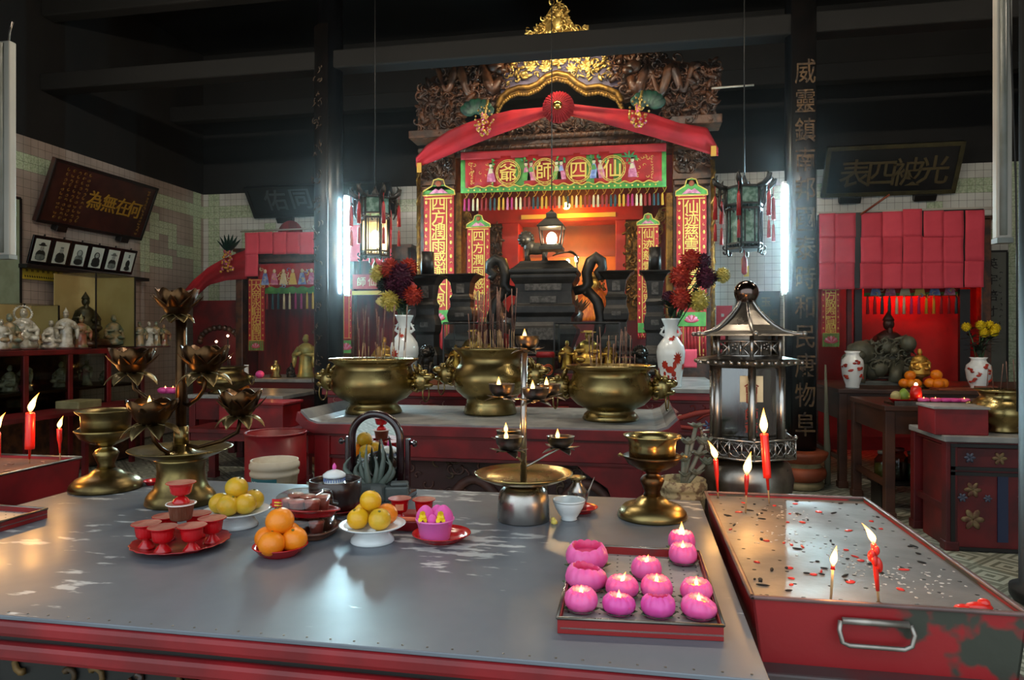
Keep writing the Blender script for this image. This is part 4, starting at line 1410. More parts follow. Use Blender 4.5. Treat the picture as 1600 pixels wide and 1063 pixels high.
# glass cases with gilt statues in front of the plinth
ZGC = A(800, 583, 6.72).z
def glass_case(u0, u1, v0, Y, label, depth=.42):
    global ZA
    keep = ZA
    ZA = ZGC
    a, b = A(u0, v0, Y), A(u1, v0, Y)
    w, h = b.x - a.x, a.z - ZA
    t = T('glass_case', label, 'display case', ((a.x + b.x) / 2, Y + depth / 2, ZA), group='glass cases on the back altar')
    MB().box((0, 0, .015), (w, depth, .03)).build('base', WOOD, t, bevel=.004)
    MB().box((0, 0, h - .01), (w, depth, .015)).build('lid', PEWTER, t, bevel=.003)
    for n_, lo, hi in (('pane', (-w / 2, -depth / 2, .03), (w / 2, -depth / 2 + .004, h - .018)), ('pane', (-w / 2, -depth / 2, .03), (-w / 2 + .004, depth / 2, h - .018)), ('pane', (w / 2 - .004, -depth / 2, .03), (w / 2, depth / 2, h - .018))):
        MB().box2(lo, hi).build(n_, GLASS, t)
    for sx in (-1, 1):
        for sy in (-1, 1):
            MB().box((sx * w / 2, sy * depth / 2, h / 2 + .01), (.014, .014, h - .03)).build('corner_bar', WOODK, t)
    p_ = MB().box((0, 0, (ZGC - keep) / 2), (w + .04, depth + .02, ZGC - keep)).build('case_stand', REDD, None, loc=((a.x + b.x) / 2, Y + depth / 2, keep), bevel=.008)
    tag(p_, 'low dark red stand under the ' + label[:58].split(' behind')[0].split(' between')[0] + (' in the middle' if u0 < 800 else ''), 'stand')
    ZA = keep
    return t, h
gc1, h1 = glass_case(693, 786, 503, 6.72, 'glass case of gilt statues behind the middle brass censer and its incense')
gc2, h2 = glass_case(866, 968, 503, 6.72, 'glass case of three gilt statues between the steel lamp stand and the right white vase')
GILT = mat('gilt', 'e2b050', .32, .75, 'b8873a', 18, bump=.1, bs=60)
YG = 6.93
for u, v, H_, l, k in ((712, 574, 38, 'gilt standing statue in the left glass case, the smaller one at its left end', {}),
                       (740, 572, 62, 'tall gilt dark-robed statue in the left glass case, partly behind incense sticks', dict(hat=1, beard=True)),
                       (764, 572, 40, 'gilt statue in the left glass case hidden among the incense sticks', {}),
                       (886, 578, 46, 'gilt standing statue at the left end of the right glass case', dict(hat=0)),
                       (919, 578, 62, 'gilt seated statue with a tall hat, the middle one of the right glass case', dict(seated=True, hat=1, beard=True, wide=1.15)),
                       (951, 578, 46, 'gilt statue at the right end of the right glass case, dimmed by the reflection', dict(hat=0))):
    p = A(u, 600, YG)
    h = H_ * M(u, YG) * (1.0 if not k.get('seated') else 1.05)
    statue('gilt_statue', l, (p.x, YG, ZGC + .03), h, GILT, 'gilt statues in the glass cases', seed=u, **k)
# deity in the orange robe, inside the niche
YD = YS + .45
p = A(930, 502, YD)
k = M(930, YD)
t = T('deity_statue', 'seated gilt deity with beaded crown and bright orange robe behind the burner handle', 'statue', (p.x, YD, p.z))
h = 78 * k
mb = MB().lathe([(.46 * h, 0), (.44 * h, .1 * h), (.34 * h, .35 * h), (.2 * h, .56 * h), (.1 * h, .64 * h)], n=40, sq=(1, .6), fn=lambda a, r, z: (r * (1 + .06 * math.sin(a * 16)), z))
mb.build('robe', mat('robe_orange', 'e07a10', .5, .1, 'b84a0c', 12, stretch=(3, 3, .6)), t)
mb = MB().ell((0, -.05, .74 * h), (.1 * h, .1 * h, .13 * h), 14, 10).ell((0, -.05 - .1 * h, .73 * h), (.018 * h, .025 * h, .03 * h), 8, 5)
mb.build('face', GILT, t)
mb = MB()
for i in range(60):
    a, e = rg.uniform(0, 6.28), rg.uniform(0, 1)
    r = .25 * h * math.sin(PI * (.25 + .6 * e))
    mb.ell((math.cos(a) * r, -abs(math.sin(a)) * r * .4, .62 * h + e * .4 * h), .025 * h + .01 * rg.random(), 7, 5)
mb.lathe([(.16 * h, .84 * h), (.18 * h, .9 * h), (.1 * h, 1.0 * h)], n=14)
mb.build('beaded_crown', GOLDD, t)
p2_ = A(930, 502, YD)
plz = p.z
o = MB().box((0, 0, -(plz - .9) / 2), (1.5, .5, plz - .9)).build('seat_block', REDD, t)
# a small carved wooden figure group between burner and deity, and one at the left of it
for u, v0, v1, l, mt in ((893, 455, 505, 'small dark ornament with peaked leaves right of the pewter burner body', WOODD), (802, 462, 520, 'small dark ornament with peaked leaves left of the pewter burner body', WOODD)):
    Y = YP + .43
    p = A(u, v1, Y)
    k = M(u, Y)
    H_ = (v1 - v0) * k
    mb = MB()
    pr = random.Random(u)
    mb.lathe([(.10, zP - p.z), (.12, zP - p.z + .05), (.05, zP - p.z + .1), (.05, -.02), (.12, 0), (.14, H_ * .3), (.09, H_ * .5)], n=12)
    for i in range(14):
        mb.petal((0, 0, H_ * .2), i * 2.4, H_ * .8, .1, .3 + .1 * (i % 4), 1.2)
    tag(mb.build('carved_ornament', mt, None, loc=tuple(p)), l, 'ornament')

# small black lions by the vases, on wooden stands; tin, red pots
for u, l in ((668, 'small black lion statue on a brown stand right of the left white vase'), (1000, 'small black lion statue on a yellow stand left of the right white vase')):
    Y = 6.62 if u < 800 else 6.78
    p = A(u, 590, Y)
    k = M(u, Y)
    x = p.x
    b_ = MB().box((0, 0, .035), (.26, .2, .07)).build('wooden_stand', mat('stand_%d' % u, '9a5424', .5, 0, '7d4018', 6), None, loc=(x, Y, ZA), bevel=.006)
    tag(b_, 'brown wooden block under the small black lion by the left vase' if u < 800 else 'yellowish wooden block under the small black lion by the right vase', 'stand')
    mb = MB()
    s = .30
    mb.ell((0, 0, s * .28), (s * .26, s * .26, s * .28), 12, 8).ell((0, -s * .04, s * .56), (s * .22, s * .2, s * .28), 12, 8).ell((0, -s * .1, s * .84), (s * .2, s * .2, s * .19), 12, 9).ell((0, -s * .27, s * .8), (s * .11, s * .1, s * .09), 10, 6)
    for i in range(14):
        a = i * 2 * PI / 14
        mb.ell((s * .2 * math.cos(a), -s * .04, s * .84 + s * .2 * math.sin(a)), s * .07, 7, 5)
    for q in (-1, 1):
        mb.tube([(q * s * .14, -s * .14, s * .5), (q * s * .16, -s * .24, s * .25), (q * s * .16, -s * .27, .01)], [s * .09, s * .07, s * .08], 8)
        mb.ell((q * s * .22, -s * .1, s * .1), (s * .14, s * .2, s * .1), 9, 6)
    tag(mb.build('lion_statue', mat('black_bronze', '241e18', .3, .6, '120f0d', 10), None, loc=(x, Y, ZA + .07)), l, 'statue', 'small black lions')
# tin canister with red gold medallions and a red lacquer pot below the burner
def canister(u, v0, v1, Y, label, m, medal=None, m2=None, r=None):
    k = M(u, Y)
    p = A(u, v1, Y)
    H_ = (v1 - v0) * k
    R = r * k
    t = T('canister', label, 'canister', (p.x, Y, ZA))
    MB().lathe([(R, 0), (R * 1.03, .02), (R, .04), (R, H_ * .86), (R * 1.03, H_ * .88)], n=26).build('body', m, t)
    MB().lathe([(R * 1.05, H_ * .86), (R * 1.05, H_), (R * .9, H_ * 1.03)], n=26).build('lid', m2 or m, t)
    if medal:
        mb = MB()
        for a in (-.45, .45):
            kk = 14
            for q in (.05, .035):
                mb.tube([Vector((math.sin(a + q / R * math.cos(2 * PI * i / kk)) * (R + .003), -math.cos(a + q / R * math.cos(2 * PI * i / kk)) * (R + .003), H_ * .5 + q * math.sin(2 * PI * i / kk))) for i in range(kk + 1)], .006, 4)
        mb.build('medallions', medal, t)
    return t
canister(852, 540, 592, 6.6, 'dark green canister with two red rings beside the steel lamp stand pole', mat('canister_green', '2b332c', .35, 0, '222822', 6), mat('medal', 'b04a1e', .5), mat('canister_red', '8a141a', .4), 14)
canister(818, 560, 596, 6.62, 'short black canister behind the lamp stand pole', BLACKG, None, None, 11)

# ------------------------------------------------------------------ front altar table with the brass censers
ZF = 1.0
f0, f1 = G(470, 659, ZF), G(1058, 674, ZF)
YF0 = (f0.y + f1.y) / 2 + .02
xa, xb = f0.x, f1.x
ft = T('altar_table', 'red altar table with upturned ends and pale top under three brass censers', 'altar table', ((xa + xb) / 2, YF0, 0))
w = xb - xa
D = 1.28
n = 40
rows_t, rows_b = [], []
def lift(x):
    t = abs(x) / (w / 2)
    return .0 if t < .90 else .085 * ((t - .90) / .10) ** 2
xs = [-w / 2 + w * i / n for i in range(n + 1)]
top = [Vector((x, 0, ZF + lift(x))) for x in xs]
out = [(p.x, 0, p.z) for p in top] + [(p.x * (1 + .012), 0, p.z - .05) for p in reversed(top)]
MB().prism(out, (0, D, 0)).build('stone_top', STONEW, ft)
out = [(p.x * 1.01, -.03, p.z - .012) for p in top] + [(p.x * 1.02, -.03, p.z - .075) for p in reversed(top)]
MB().prism(out, (0, D + .05, 0)).build('red_rim', REDL, ft)
MB().box((0, .05, ZF - .155), (w * .97, .06, .16)).build('apron', REDL, ft, bevel=.006)
MB().box((0, .03, ZF - .24), (w * .96, .05, .02)).build('apron_moulding', REDD, ft)
MB().box((0, .03, ZF - .085), (w * .97, .06, .02)).build('rim_moulding', REDD, ft)
for x in (-w * .44, w * .44):
    for y in (.06, D - .1):
        MB().box((x, y, (ZF - .08) / 2), (.12, .12, ZF - .08)).build('leg', REDL, ft, bevel=.012)
for s in (-1, 1):
    q = [(s * w * .42, .04, ZF - .22), (s * w * .24, .04, ZF - .22), (s * w * .27, .04, ZF - .30), (s * w * .33, .04, ZF - .40), (s * w * .35, .04, ZF - .55), (s * w * .42, .04, ZF - .62)]
    MB().prism(q if s > 0 else q[::-1], (0, .05, 0)).build('bracket', REDL, ft)
pr = random.Random(21)
mb = MB().box((0, .16, .42), (w * .86, .03, .74), 0)
for i in range(150):
    x, z = pr.uniform(-w * .42, w * .42), pr.uniform(.08, .77)
    curl(mb, (x, .14, z), (1, 0, 0), (0, 0, 1), pr.uniform(.03, .07), .01, 1 + i % 2, pr.choice((-1, 1)) * 4.4, pr.uniform(0, 6), 5, 7)
pts = [Vector((x_ * w * .8 / 40 - w * .4, .13, .45 + .16 * math.sin(x_ * .42))) for x_ in range(41)]
mb.tube(pts, .035, 7, 1)
mb.build('dragon_panel', [mat('panel_dark', '3a1a18', .6, 0, '2a1412', 5), mat('relief_dark', '5a3830', .6, 0, '47302a', 9), mat('relief_gold', '5c4a34', .6, 0, '47382a', 9)], ft)

def censer(u, v0, v1, Y, prof, label, W, sticks, seed, sw=30, tall=95, ash=.85):
    "brass censer, profile in pixels of width and height at its own depth, with lion-mask handles and rings"
    k = M(u, Y)
    p = A(u, v1, Y)
    t = T('brass_censer', label, 'incense censer', (p.x, Y, ZF), group='brass censers on the altar table')
    P_ = [(r * k, z * k) for r, z in prof]
    MB().lathe(P_, n=48).build('bowl', BRASS, t)
    rim = max(P_, key=lambda q: q[1])
    Ra = [r for r, z in P_ if z > rim[1] * .97]
    MB().lathe([(0.001, rim[1] - .018), (rim[0] * ash, rim[1] - .022)], n=32, cap=False).build('ash', ASH, t)
    for s in (-1, 1):
        mb = MB()
        a = max(r for r, z in P_ if .35 * rim[1] < z < .8 * rim[1])
        z = rim[1] * .60
        o = Vector((s * (a + .02), 0, z))
        mb.ell(o + Vector((s * .03, 0, .0)), (.075, .06, .085), 12, 8)
        mb.ell(o + Vector((s * .09, 0, .03)), (.06, .05, .035), 10, 7)
        mb.ell(o + Vector((s * .085, 0, -.035)), (.05, .042, .022), 10, 6)
        for e in (-1, 1):
            mb.ell(o + Vector((s * .06, e * .035, .065)), (.022, .018, .022), 8, 6)
            mb.tube([o + Vector((s * .02, e * .04, .07)), o + Vector((s * .0, e * .06, .11)), o + Vector((-s * .01, e * .05, .13))], [.02, .014, .006], 6)
        for i in range(9):
            q = i * 2 * PI / 9
            curl(mb, o + Vector((s * .0, .07 * math.cos(q), .07 * math.sin(q))), (0, math.cos(q), math.sin(q)), (s, 0, 0), .03, .009, 0, 4, q, 5, 6)
        mb.build('lion_mask', BRASS, t)
        kk = 20
        c = o + Vector((s * .075, 0, -.10))
        MB().tube([c + Vector((.04 * math.cos(2 * PI * i / kk) * .3, .045 * math.cos(2 * PI * i / kk), .065 * math.sin(2 * PI * i / kk))) for i in range(kk + 1)], .006, 6, cap=False).build('ring', BRASS, t)
    pr = random.Random(seed)
    base = Vector((p.x, Y, ZF + rim[1] - .03))
    for i in range(sticks):
        f = i / max(1, sticks - 1)
        x = (sw[0] + (sw[1] - sw[0]) * f) * k + pr.uniform(-3, 3) * k
        y = pr.uniform(-.10, .10)
        h = tall * k * pr.choice((.35, .6, .8, .9, 1, .95))
        lean = Vector((pr.uniform(-.08, .08) * h, pr.uniform(-.05, .05) * h, h))
        o = MB()
        o.tube([(0, 0, 0), lean * .35], .0025, 4, 1)
        o.tube([lean * .35, lean], .0042, 5, 0)
        q = o.build('incense_stick', [INCENSE, BAMBOO], None, loc=tuple(base + Vector((x, y, 0))))
        tag(q, {0: 'thin brown incense stick in the left brass censer', 1: 'thin brown incense stick in the tall middle brass censer', 2: 'thin brown incense stick in the right brass censer'}[seed % 3], 'incense stick', {0: 'incense sticks in the left censer', 1: 'incense sticks in the middle censer', 2: 'incense sticks in the right censer'}[seed % 3])
    return t
low = [(42, 0), (44, 3), (41, 10), (36, 15), (38, 19), (52, 26), (63, 38), (66, 48), (65, 60), (60, 72), (58, 80), (62, 85), (69, 89), (69, 92), (66, 91), (56, 84), (52, 70)]
Yc = (YF0 + .52)
censer(584, 587, 672, Yc + .10, [(r, z * .93) for r, z in low], 'wide brass censer with lion masks, left of three, behind the table mirror', 135, 19, 0, (-30, 48), 88)
high = [(40, 0), (42, 3), (38, 16), (36, 23), (42, 27), (54, 38), (60, 52), (58, 64), (50, 76), (46, 84), (48, 92), (56, 99), (60, 103), (56, 101), (44, 92), (40, 80)]
censer(766, 570, 668, Yc + .2, high, 'tall waisted brass censer in the middle, full of incense sticks', 125, 34, 1, (-34, 36), 100)
censer(954, 590, 676, Yc - .02, [(r, z * .93) for r, z in low], 'wide brass censer with lion masks, right of three, behind the steel lamp stand', 135, 20, 2, (-34, 36), 66)

# red drum, paint buckets and a lotus flower between the two tables
def drum():
    c = A(431, 800, 4.3)
    k = M(431, 4.3)
    R = 46 * k
    t = T('red_drum', 'open red metal drum left of the altar table, behind the paint bucket', 'drum', (c.x, 4.3, 0))
    H_ = A(431, 676, 4.3).z
    MB().lathe([(R, 0), (R, H_ * .33), (R * 1.02, H_ * .34), (R, H_ * .35), (R, H_ * .66), (R * 1.02, H_ * .67), (R, H_ * .68), (R, H_), (R * .97, H_), (R * .97, .05)], n=40, cap=False).lathe([(.001, .05), (R * .97, .05)], n=40, cap=False).build('barrel', REDL, t)
    MB().tube([(R * math.cos(2 * PI * i / 40), R * math.sin(2 * PI * i / 40), H_) for i in range(41)], .007, 6).build('rolled_rim', REDL, t)
drum()
def bucket(u, vt, R, Y, label, lab_mat, stand_label, streak):
    c = A(u, vt, Y)
    k = M(u, Y)
    R = R * k
    H_ = .30
    z0 = c.z - H_
    s = T('stool', stand_label, 'stool', (c.x, Y, 0))
    MB().box((0, 0, z0 - .015), (.34, .34, .03)).build('seat', WOODB, s, bevel=.005)
    for x in (-.13, .13):
        for y in (-.13, .13):
            MB().box((x, y, (z0 - .03) / 2), (.04, .04, z0 - .03)).build('leg', WOODB, s)
    t = T('paint_bucket', label, 'bucket', (c.x, Y, z0))
    MB().lathe([(R * .84, 0), (R * .97, H_ * .72), (R * 1.02, H_ * .73), (R * 1.03, H_ * .78), (R * .98, H_ * .79), (R * .98, H_ * .84), (R * 1.05, H_ * .86), (R * 1.05, H_ * .93), (R * 1.0, H_ * .94), (R * 1.0, H_), (R * .95, H_), (R * .80, .02)], n=40, cap=False).lathe([(.001, .02), (R * .8, .02)], n=40, cap=False).build('tub', streak, t)
    if lab_mat:
        mb = MB()
        rows = []
        for z in (H_ * .12, H_ * .71):
            rr = R * (.84 + .13 * z / (H_ * .72)) + .002
            rows.append([Vector((rr * math.sin(a), -rr * math.cos(a), z)) for a in [(-.75 + 1.35 * i / 12) for i in range(13)]])
        mb.sheet(rows)
        pr = random.Random(4)
        for i in range(7):
            a = -.6 + i * .16
            rr = R * .96 + .003
            curl(mb, (rr * math.sin(a), -rr * math.cos(a), H_ * .62), (math.cos(a), math.sin(a), 0), (0, 0, 1), .012, .003, 1, 3, i, 4, 5)
        mb.build('label', [lab_mat, WHITE], t)
    return t, z0 + H_, R
bucket(429, 718, 36, 3.45, 'dirty white paint bucket with teal label behind the offering table', TEAL, 'brown stool that carries the white paint bucket', PLWHITE)
bk, zb2, Rb = bucket(1066, 748, 36, 3.25, 'wax-splashed cream bucket holding a grey lotus flower, right of the brass bowl', None, 'brown stool that carries the wax-splashed bucket', mat('bucket_cream', 'a89c78', .6, 0, '6e5a44', 30, .5, .6))
c = bk.location
lt_ = T('lotus_ornament', 'grey-green carved lotus leaves and buds standing in the wax-splashed bucket', 'ornament', (c.x, c.y, zb2 - .05))
mb = MB().lathe([(.001, 0), (Rb * .93, 0)], n=24, cap=False)
mb.build('wax_filling', PLWHITE, lt_)
mb = MB()
kk = M(1075, c.y)
for (x, v, r, e) in ((1088, 664, 12, 1.0), (1100, 690, 15, .3), (1075, 690, 13, .4), (1068, 716, 14, .2), (1104, 722, 13, .1), (1088, 738, 12, .6), (1070, 742, 10, .2), (1092, 708, 13, .8)):
    q = A(x, v, c.y) - Vector(lt_.location)
    mb.tube([(0, 0, 0), q * .5 + Vector((0, .01, 0)), q], .008, 6)
    for i in range(7):
        mb.petal(q - Vector((0, 0, r * kk * .4)), i * 2 * PI / 7 + x, r * kk * 1.3, r * kk, .5 - e * .2, 1.3 - .6 * e)
mb.build('lotus_leaves', mat('stone_green', '58645a', .6, 0, '75766a', 12), lt_, solid=.004)
# ------------------------------------------------------------------ the offering table
ZT0 = .96
TX0, TX1, TY0, TY1 = -2.32, .245, 1.34, 2.765
def zinc():
    m = mat('sheet_metal', '767b84', .38, .22, '656a72', 2.2, .35, .65, rvar=.1, bump=.02, bs=6)
    nt = m.node_tree
    b = nt.nodes['Principled BSDF']
    tc = nt.nodes.new('ShaderNodeTexCoord')
    mp = nt.nodes.new('ShaderNodeMapping')
    mp.inputs['Scale'].default_value = (9, 26, 1)
    mp.inputs['Rotation'].default_value = (0, 0, -.35)
    nz = nt.nodes.new('ShaderNodeTexNoise')
    nz.inputs['Scale'].default_value = 1.0
    nz.inputs['Detail'].default_value = 6
    n2 = nt.nodes.new('ShaderNodeTexNoise')
    n2.inputs['Scale'].default_value = 1.6
    nt.links.new(tc.outputs['Object'], mp.inputs['Vector'])
    nt.links.new(mp.outputs['Vector'], nz.inputs['Vector'])
    nt.links.new(tc.outputs['Object'], n2.inputs['Vector'])
    ml = nt.nodes.new('ShaderNodeMath')
    ml.operation = 'MULTIPLY'
    nt.links.new(nz.outputs['Fac'], ml.inputs[0])
    nt.links.new(n2.outputs['Fac'], ml.inputs[1])
    cr = nt.nodes.new('ShaderNodeValToRGB')
    cr.color_ramp.elements[0].position = .31
    cr.color_ramp.elements[1].position = .345
    nt.links.new(ml.outputs[0], cr.inputs['Fac'])
    mx = nt.nodes.new('ShaderNodeMix')
    mx.data_type = 'RGBA'
    src = b.inputs['Base Color'].links[0].from_socket
    nt.links.new(cr.outputs['Color'], mx.inputs['Factor'])
    nt.links.new(src, mx.inputs['A'])
    mx.inputs['B'].default_value = lin('c6cacc')
    nt.links.new(mx.outputs['Result'], b.inputs['Base Color'])
    return m
ot = T('offering_table', 'long red offering table with scratched grey sheet metal top in the foreground', 'altar table', ((TX0 + TX1) / 2, TY0, 0))
W_, D_ = TX1 - TX0, TY1 - TY0
MB().box((0, D_ / 2, ZT0 - .005), (W_, D_, .010)).build('metal_top', zinc(), ot, bevel=.002)
mb = MB()
for i in range(48):
    mb.ell((-W_ / 2 + .03 + (W_ - .06) * i / 47, .018, ZT0 + .0005), (.003, .003, .0015), 6, 4)
mb.build('rivets', STEELD, ot)
MB().box((0, D_ / 2, ZT0 - .03), (W_ + .012, D_ + .012, .04)).build('upper_moulding', REDL, ot, bevel=.012)
MB().box((0, D_ / 2, ZT0 - .058), (W_ - .03, D_ - .03, .02)).build('groove', WOODK, ot)
MB().box((0, D_ / 2, ZT0 - .085), (W_ + .008, D_ + .008, .042)).build('lower_moulding', REDL, ot, bevel=.012)
mb = MB().box((0, .06, ZT0 - .24), (W_ - .1, .04, .28), 0)
pr = random.Random(2)
for i in range(120):
    curl(mb, (pr.uniform(-W_ / 2 + .1, W_ / 2 - .1), .035, ZT0 - pr.uniform(.13, .36)), (1, 0, 0), (0, 0, 1), pr.uniform(.02, .05), .008, pr.choice((1, 2)), 4.4, pr.uniform(0, 6), 5, 7)
mb.build('carved_apron', [WOODK, GOLDDULL, WOODD], ot)
for x in (-1, 1):
    for y in (.1, D_ - .1):
        MB().box((x * (W_ / 2 - .1), y, (ZT0 - .1) / 2), (.12, .12, ZT0 - .1)).build('leg', REDD, ot, bevel=.01)
MB().box((0, D_ - .06, ZT0 - .2), (W_ - .1, .03, .2)).build('back_apron', REDD, ot)

Z = ZT0
def scale_at(v, z=Z): return (EYE - z) / (v - HOR)      # metres to a pixel on the plane z

# --- flames: a lamp's own light
def flame_mesh(h, lean=(0, 0), fat=.2):
    mb = MB()
    prof = [(.05, 0), (.55, .10), (.95, .25), (1.0, .36), (.78, .52), (.48, .70), (.2, .87), (.01, 1)]
    def fn(a, r, z): return (r, z)
    vs_ = []
    n = 10
    for r, z in prof:
        for i in range(n):
            a = 2 * PI * i / n
            q = z * z
            vs_.append((r * fat * h * math.cos(a) + lean[0] * h * q, r * fat * h * math.sin(a) + lean[1] * h * q, z * h))
    k = len(prof)
    fs = [(j * n + i, j * n + (i + 1) % n, (j + 1) * n + (i + 1) % n, (j + 1) * n + i) for j in range(k - 1) for i in range(n)]
    mb.add(vs_, fs, 0, True)
    return mb
def add_flame(par, p, h, lean=(0, 0), fat=.17, big=False, watt=None):
    f = flame_mesh(h, lean, fat).build('flame', FLAMEB if big else FLAME, par, loc=p)
    w = MB().tube([(0, 0, -.004), (lean[0] * h * .05, 0, h * .18)], .0016, 5).build('wick', WICK, par, loc=p)
    L = bpy.data.lights.new('flame_light', 'POINT')
    L.color = (1, .50, .14)
    L.energy = watt if watt else min(4.0, (h / .05) ** 1.6 * .9)
    L.shadow_soft_size = h * .1
    lo = bpy.data.objects.new('flame_light', L)
    COL.objects.link(lo)
    lo.parent = par
    lo.location = (p[0] + lean[0] * h * .15, p[1], p[2] + h * .4)
    return f

# --- dishes and fruit
def pedestal_dish(p, R, label, H_=.052):
    t = T('pedestal_dish', label, 'dish', p, group='white pedestal dishes of fruit')
    MB().lathe([(R * .64, 0), (R * .66, .004), (R * .62, .014), (R * .50, .030), (R * .46, H_ * .72), (R * .7, H_ * .80), (R * .93, H_ * .97), (R, H_ * 1.08), (R * .97, H_ * 1.10), (R * .7, H_ * .95), (R * .01, H_ * .84)], n=48).build('body', PORC, t)
    return H_ * .86
def fruit(p, r, m, label, group, flat=.94, seed=0):
    pr = random.Random(seed)
    t = T('orange', label, 'fruit', p, rz=pr.uniform(0, 6), group=group)
    t.rotation_euler = (pr.uniform(-.5, .5), pr.uniform(-.5, .5), pr.uniform(0, 6))
    def fn(a, th): return 1 - .06 * math.exp(-((th - PI) / .22) ** 2) - .03 * math.exp(-(th / .2) ** 2) + .008 * math.sin(a * 5)
    MB().ell((0, 0, 0), (r, r, r * flat), 24, 16, 0, None, fn).build('peel', m, t)
    MB().lathe([(.003, 0), (.0045, .002), (.001, .004)], (0, 0, r * flat * .945), 8).build('stem', PEEL, t)
    return t
def fruit_pile(c, zb_, layout, m, lab, group):
    for i, (dx, dy, dz, r, mm) in enumerate(layout):
        fruit((c[0] + dx, c[1] + dy, zb_ + dz), r, mm or m, lab[i], group, seed=i + int(c[0] * 1000))

# left dish of greenish oranges
p = G(369, 822, Z)
s = scale_at(822)
h = pedestal_dish(tuple(p), 51 * s, 'white pedestal dish of green-tinged oranges, left of two, beside the brass lotus stand')
r = .036
fruit_pile(p, Z + h, [(-.044, -.024, r, r, None), (.0, -.046, r, r * 1.02, None), (.046, -.02, r, r, None), (-.03, .042, r, r, ORANGE), (.036, .045, r, r, None), (.002, .0, r * 2.35, r * 1.05, None)], ORANGEG,
           ['greenish orange at the left front of the left white dish', 'yellow orange at the middle front of the left white dish', 'greenish orange at the right front of the left white dish', 'deeper orange fruit half hidden at the back of the left white dish', 'yellow orange at the right back of the left white dish', 'green-yellow orange on top of the pile in the left white dish'], 'oranges in the left white dish')
# right dish of yellow oranges
p = G(582, 846, Z)
s = scale_at(846)
h = pedestal_dish(tuple(p), 52 * s, 'white pedestal dish of yellow oranges with a grey rim, before the table mirror')
R = 52 * s
kk = 40
r = .034
fruit_pile(p, Z + h, [(-.033, -.036, r, r, ORANGEY), (.036, -.032, r, r * 1.02, ORANGEG), (-.04, .03, r, r, None), (.034, .036, r, r, ORANGE), (-.004, -.005, r * 2.45, r * 1.0, None)], ORANGEY,
           ['yellow orange at the left front of the white dish before the mirror', 'yellow orange at the right front of the white dish before the mirror', 'yellow orange at the left back of the white dish before the mirror', 'deeper orange fruit at the right back of the white dish before the mirror', 'yellow orange on top of the pile in the white dish before the mirror'], 'oranges in the right white dish')
# red plate of tangerines
def red_plate(p, R, label, mt, H_=.022, wavy=0, group='red plastic plates'):
    t = T('red_plate', label, 'plate', p, group=group)
    def fn(a, r, z): return (r * (1 + wavy * (.5 + .5 * math.cos(a * 20)) * (r / R)), z)
    MB().lathe([(R * .62, 0), (R * .64, .003), (R * .8, .010), (R * .97, H_), (R, H_ * 1.05), (R * .98, H_ * 1.15), (R * .8, .014), (R * .6, .006), (.001, .006)], n=80, fn=fn).build('body', mt, t)
    return t
p = G(438, 866, Z)
s = scale_at(866)
red_plate(tuple(p), 42 * s, 'small red plate of tangerines in the front row of the table', PLRED, .026)
r = .038
fruit_pile(p, Z + .008, [(-.038, -.006, r, r * .97, None), (.0, -.048, r * .95, r, None), (.044, .0, r, r, None), (.0, .046, r, r, None), (.002, -.006, r * 2.4, r * 1.08, None)], ORANGE,
           ['bright tangerine at the left of the red plate', 'bright tangerine at the front of the red plate', 'bright tangerine at the right of the red plate', 'bright tangerine hidden at the back of the red plate', 'bright tangerine on top of the pile on the red plate'], 'tangerines on the red plate')

# --- red jelly cups on the scalloped plate
p = G(283, 855, Z)
s = scale_at(855)
red_plate(tuple(p), 71 * s, 'wide scalloped red plate of stacked wine cups, leftmost of the red plates', PLREDT, .020, .035)
def goblet(p, label, h=.068, R=.037, mt=PLRED, sticker=False, group='red footed wine cups', flip=False):
    t = T('wine_cup', label, 'cup', p, group=group)
    MB().lathe([(R * .62, 0), (R * .64, .003), (R * .58, .008), (R * .42, .016), (R * .24, h * .32), (R * .22, h * .38)], n=24).build('foot', mt, t)
    def fn(a, r, z): return (r * (1 + .018 * math.cos(a * 22)), z)
    MB().lathe([(R * .24, h * .38), (R * .60, h * .42), (R * .72, h * .52), (R * .80, h * .80), (R * .84, h * .95), (R * 1.06, h * .97), (R * 1.08, h), (R * .84, h), (R * .78, h * .9)], n=66, fn=fn).build('bowl', mt, t)
    MB().lathe([(.001, h * 1.005), (R * .84, h * 1.0)], n=24, cap=False).lathe([(R * .84, h * 1.0), (R * 1.06, h * 1.01)], n=24, cap=False).build('lid', LID, t)
    if sticker:
        rows = []
        for z in (h * .55, h * .82):
            rr = R * (.76 + .08 * (z / h - .5)) + .003
            rows.append([Vector((rr * math.sin(a), -rr * math.cos(a), z)) for a in [(-.15 + .9 * i / 6) for i in range(7)]])
        MB().sheet(rows).build('price_sticker', mat('sticker_orange', 'd9805a', .6, 0, 'e09a78', 30), t)
    return t
gr = 'red wine cups stacked on the scalloped plate'
places = [(-.078, -.052, 'red lidded wine cup at the left front of the scalloped plate'), (-.003, -.078, 'red lidded wine cup at the centre front of the scalloped plate'), (.072, -.050, 'red lidded wine cup at the right front of the scalloped plate'), (-.076, .036, 'red lidded wine cup behind the left front one on the scalloped plate'), (.0, .078, 'red lidded wine cup hidden at the back of the scalloped plate'), (.080, .036, 'red lidded wine cup behind the right front one on the scalloped plate')]
for i, (x, y, l) in enumerate(places):
    goblet((p.x + x, p.y + y, Z + .008), l, .075, .039, group=gr)
zz = Z + .008 + .0760
t = T('wine_cup', 'brown ribbed cup with white rim in the middle of the wine cup stack', 'cup', (p.x, p.y, zz), group=gr)
R = .042
MB().lathe([(R * .66, 0), (R * .72, .004), (R * .86, .044), (R * 1.0, .046), (R * 1.02, .050), (R * .84, .050)], n=80, fn=lambda a, r, z: (r * (1 + (.02 * math.cos(a * 26) if z < .045 else 0)), z)).build('body', CUPB, t)
